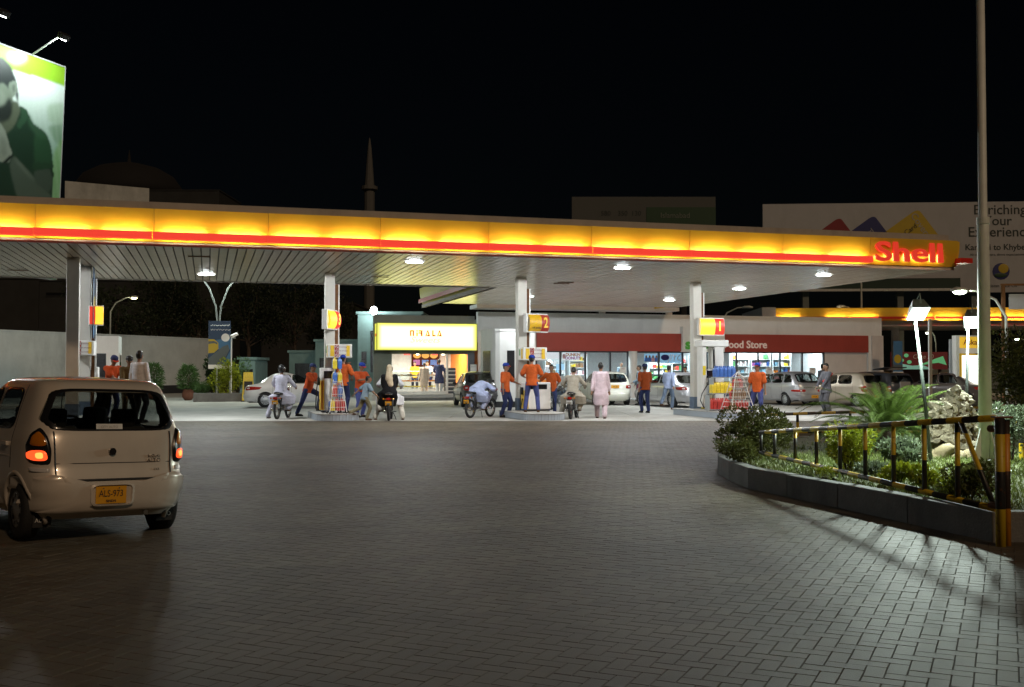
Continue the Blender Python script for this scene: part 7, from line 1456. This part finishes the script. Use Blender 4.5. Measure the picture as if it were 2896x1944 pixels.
over(layer([(60,985),(85,895),(160,970),(260,1080),(350,1180),(350,1320),(150,1320)],2), (.075,.11,.085)); over(layer([(90,905),(160,985),(240,1080),(190,1040),(110,950)],4)*.7, (.17,.22,.18)); over(layer([(222,1005),(345,985),(352,1090),(330,1160),(240,1090)],2), (.055,.085,.065)); over(layer([(215,945),(355,955),(365,985),(220,1005)],1), (.02,.06,.03)); over(layer([(345,980),(368,1040),(352,1052),(340,1000)],1), (.01,.03,.015))
over(layer([(-60,640),(10,690),(40,750),(62,830),(82,890),(66,945),(15,955),(-60,900)],1), (.27,.32,.27)); over(layer([(0,760),(40,800),(50,900),(10,920)],6)*.5, (.14,.18,.15)); over(layer([(15,950),(85,890),(90,910),(30,968)],1), (.01,.02,.015))
C = C*(1-.06*rng.random(C.shape[:2]))[...,None]
V = np.stack([np.broadcast_to(xs_[None,:],(NZ,NX)), np.zeros((NZ,NX)), np.broadcast_to(zs2[:,None],(NZ,NX))],-1).reshape(-1,3); ii = np.arange(NZ*NX).reshape(NZ,NX); F = np.stack([ii[:-1,:-1],ii[:-1,1:],ii[1:,1:],ii[1:,:-1]],-1).reshape(-1,4)
pme = npmesh('poster_print', V, F); ca2 = pme.color_attributes.new('print', 'FLOAT_COLOR', 'POINT'); ca2.data.foreach_set('color', np.concatenate([C, np.ones((NZ,NX,1))],-1).astype(np.float32).ravel())
mp_ = mat('poster_ink', (1,1,1), .45); at2 = mp_.node_tree.nodes.new('ShaderNodeAttribute'); at2.attribute_name = 'print'; mp_.node_tree.links.new(at2.outputs['Color'], mp_.node_tree.nodes['Principled BSDF'].inputs['Base Color'])
mobj('poster_print', pme, 'poster_ink', bl)
for x in (-10,-7.5):
    MB().bb((x,.35,0),(x+.5,.9,zt-1)).build('support', 'galv', bl)
for x in (-1.6,-4.3):
    lam = empty('billboard_lamp', (bl.matrix_basis @ Vector((x,0,zt+.05))), 0, 'long armed spotlight over the portrait billboard '+('near its corner' if x > -3 else 'further left'), 'spotlight'); lam.rotation_euler = (0,0,R(64))
    MB().tube([(0,0,0),(.0,-1.0,.35),(0,-1.6,.55)], .035, 8).build('arm', 'galv', lam); h_ = MB(); h_.box((0,-1.75,.50), (.4,.3,.22), rx=.6); h_.build('housing', 'dark', lam, bevel=.03); MB().box((0,-1.72,.36), (.22,.12,.015), rx=.6).build('lens', 'flood_lens', lam)
    ld = bpy.data.lights.new('spot_light','AREA'); ld.size = .4; ld.energy = 125; ld.color = (.85,1,.95); lo = bpy.data.objects.new('spot_light', ld); col.objects.link(lo); lo.parent = lam; lo.location = (0,-1.68,.30); lo.rotation_euler = (R(38),0,0)
# ================================================================== mosque silhouette and pale hoarding over the canopy
mi = empty('minaret', D(1043,1050,170), 0, 'slender pale minaret rising behind the canopy', 'minaret'); mi.location.z = 0; k = 170/3000; zg = lambda v: D(1043,v,170).z
MB().lathe([(.85,0),(.85,zg(545)),(.85,zg(542))], n=10).build('shaft', 'minaret_stone' if 'minaret_stone' in M else mat('minaret_stone', (.10,.10,.093), .8), mi); MB().lathe([(.85,zg(542)),(1.3,zg(537)),(1.3,zg(528)),(.95,zg(526))], n=12).build('balcony', 'minaret_stone', mi); MB().lathe([(.8,zg(528)),(.55,zg(470)),(.32,zg(420)),(.12,zg(395)),(.02,zg(390))], n=10).build('spire', 'minaret_stone', mi)
do = empty('mosque_dome', D(360,1050,170), 0, 'barely visible dome behind the pale hoarding at left', 'dome'); do.location.z = 0; zg = lambda v: D(360,v,170).z
MB().lathe([(8.5,zg(560)),(8.2,zg(530)),(7,zg(500)),(4.8,zg(478)),(2.2,zg(466)),(.3,zg(460)),(.25,zg(448)),(.05,zg(425))], n=24).build('dome_shell', mat('dome_dark', (.010,.010,.011), .9), do, smooth=True); MB().lathe([(8.6,0),(8.6,zg(560))], n=24).build('drum', 'night_wall', do)
hw3 = empty('pale_hoarding_back', D(178,1050,110), R(20), 'pale slanting parapet wall behind the portrait billboard', 'wall'); hw3.location.z = 0; MB().add([(0,0,8),(8.3,0,8),(8.3,0,D(385,534,113).z),(0,0,D(178,512,110).z),(0,.5,8),(8.3,.5,8),(8.3,.5,D(385,534,113).z),(0,.5,D(178,512,110).z)],[(0,1,2,3),(7,6,5,4),(3,2,6,7),(1,5,6,2),(0,3,7,4),(0,4,5,1)]).build('panel', 'wall_cool', hw3); MB().bb((1,.1,0),(7,.4,8)).build('wall', 'night_wall', hw3)
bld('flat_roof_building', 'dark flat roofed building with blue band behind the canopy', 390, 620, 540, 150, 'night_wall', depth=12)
bpy.context.view_layer.update()
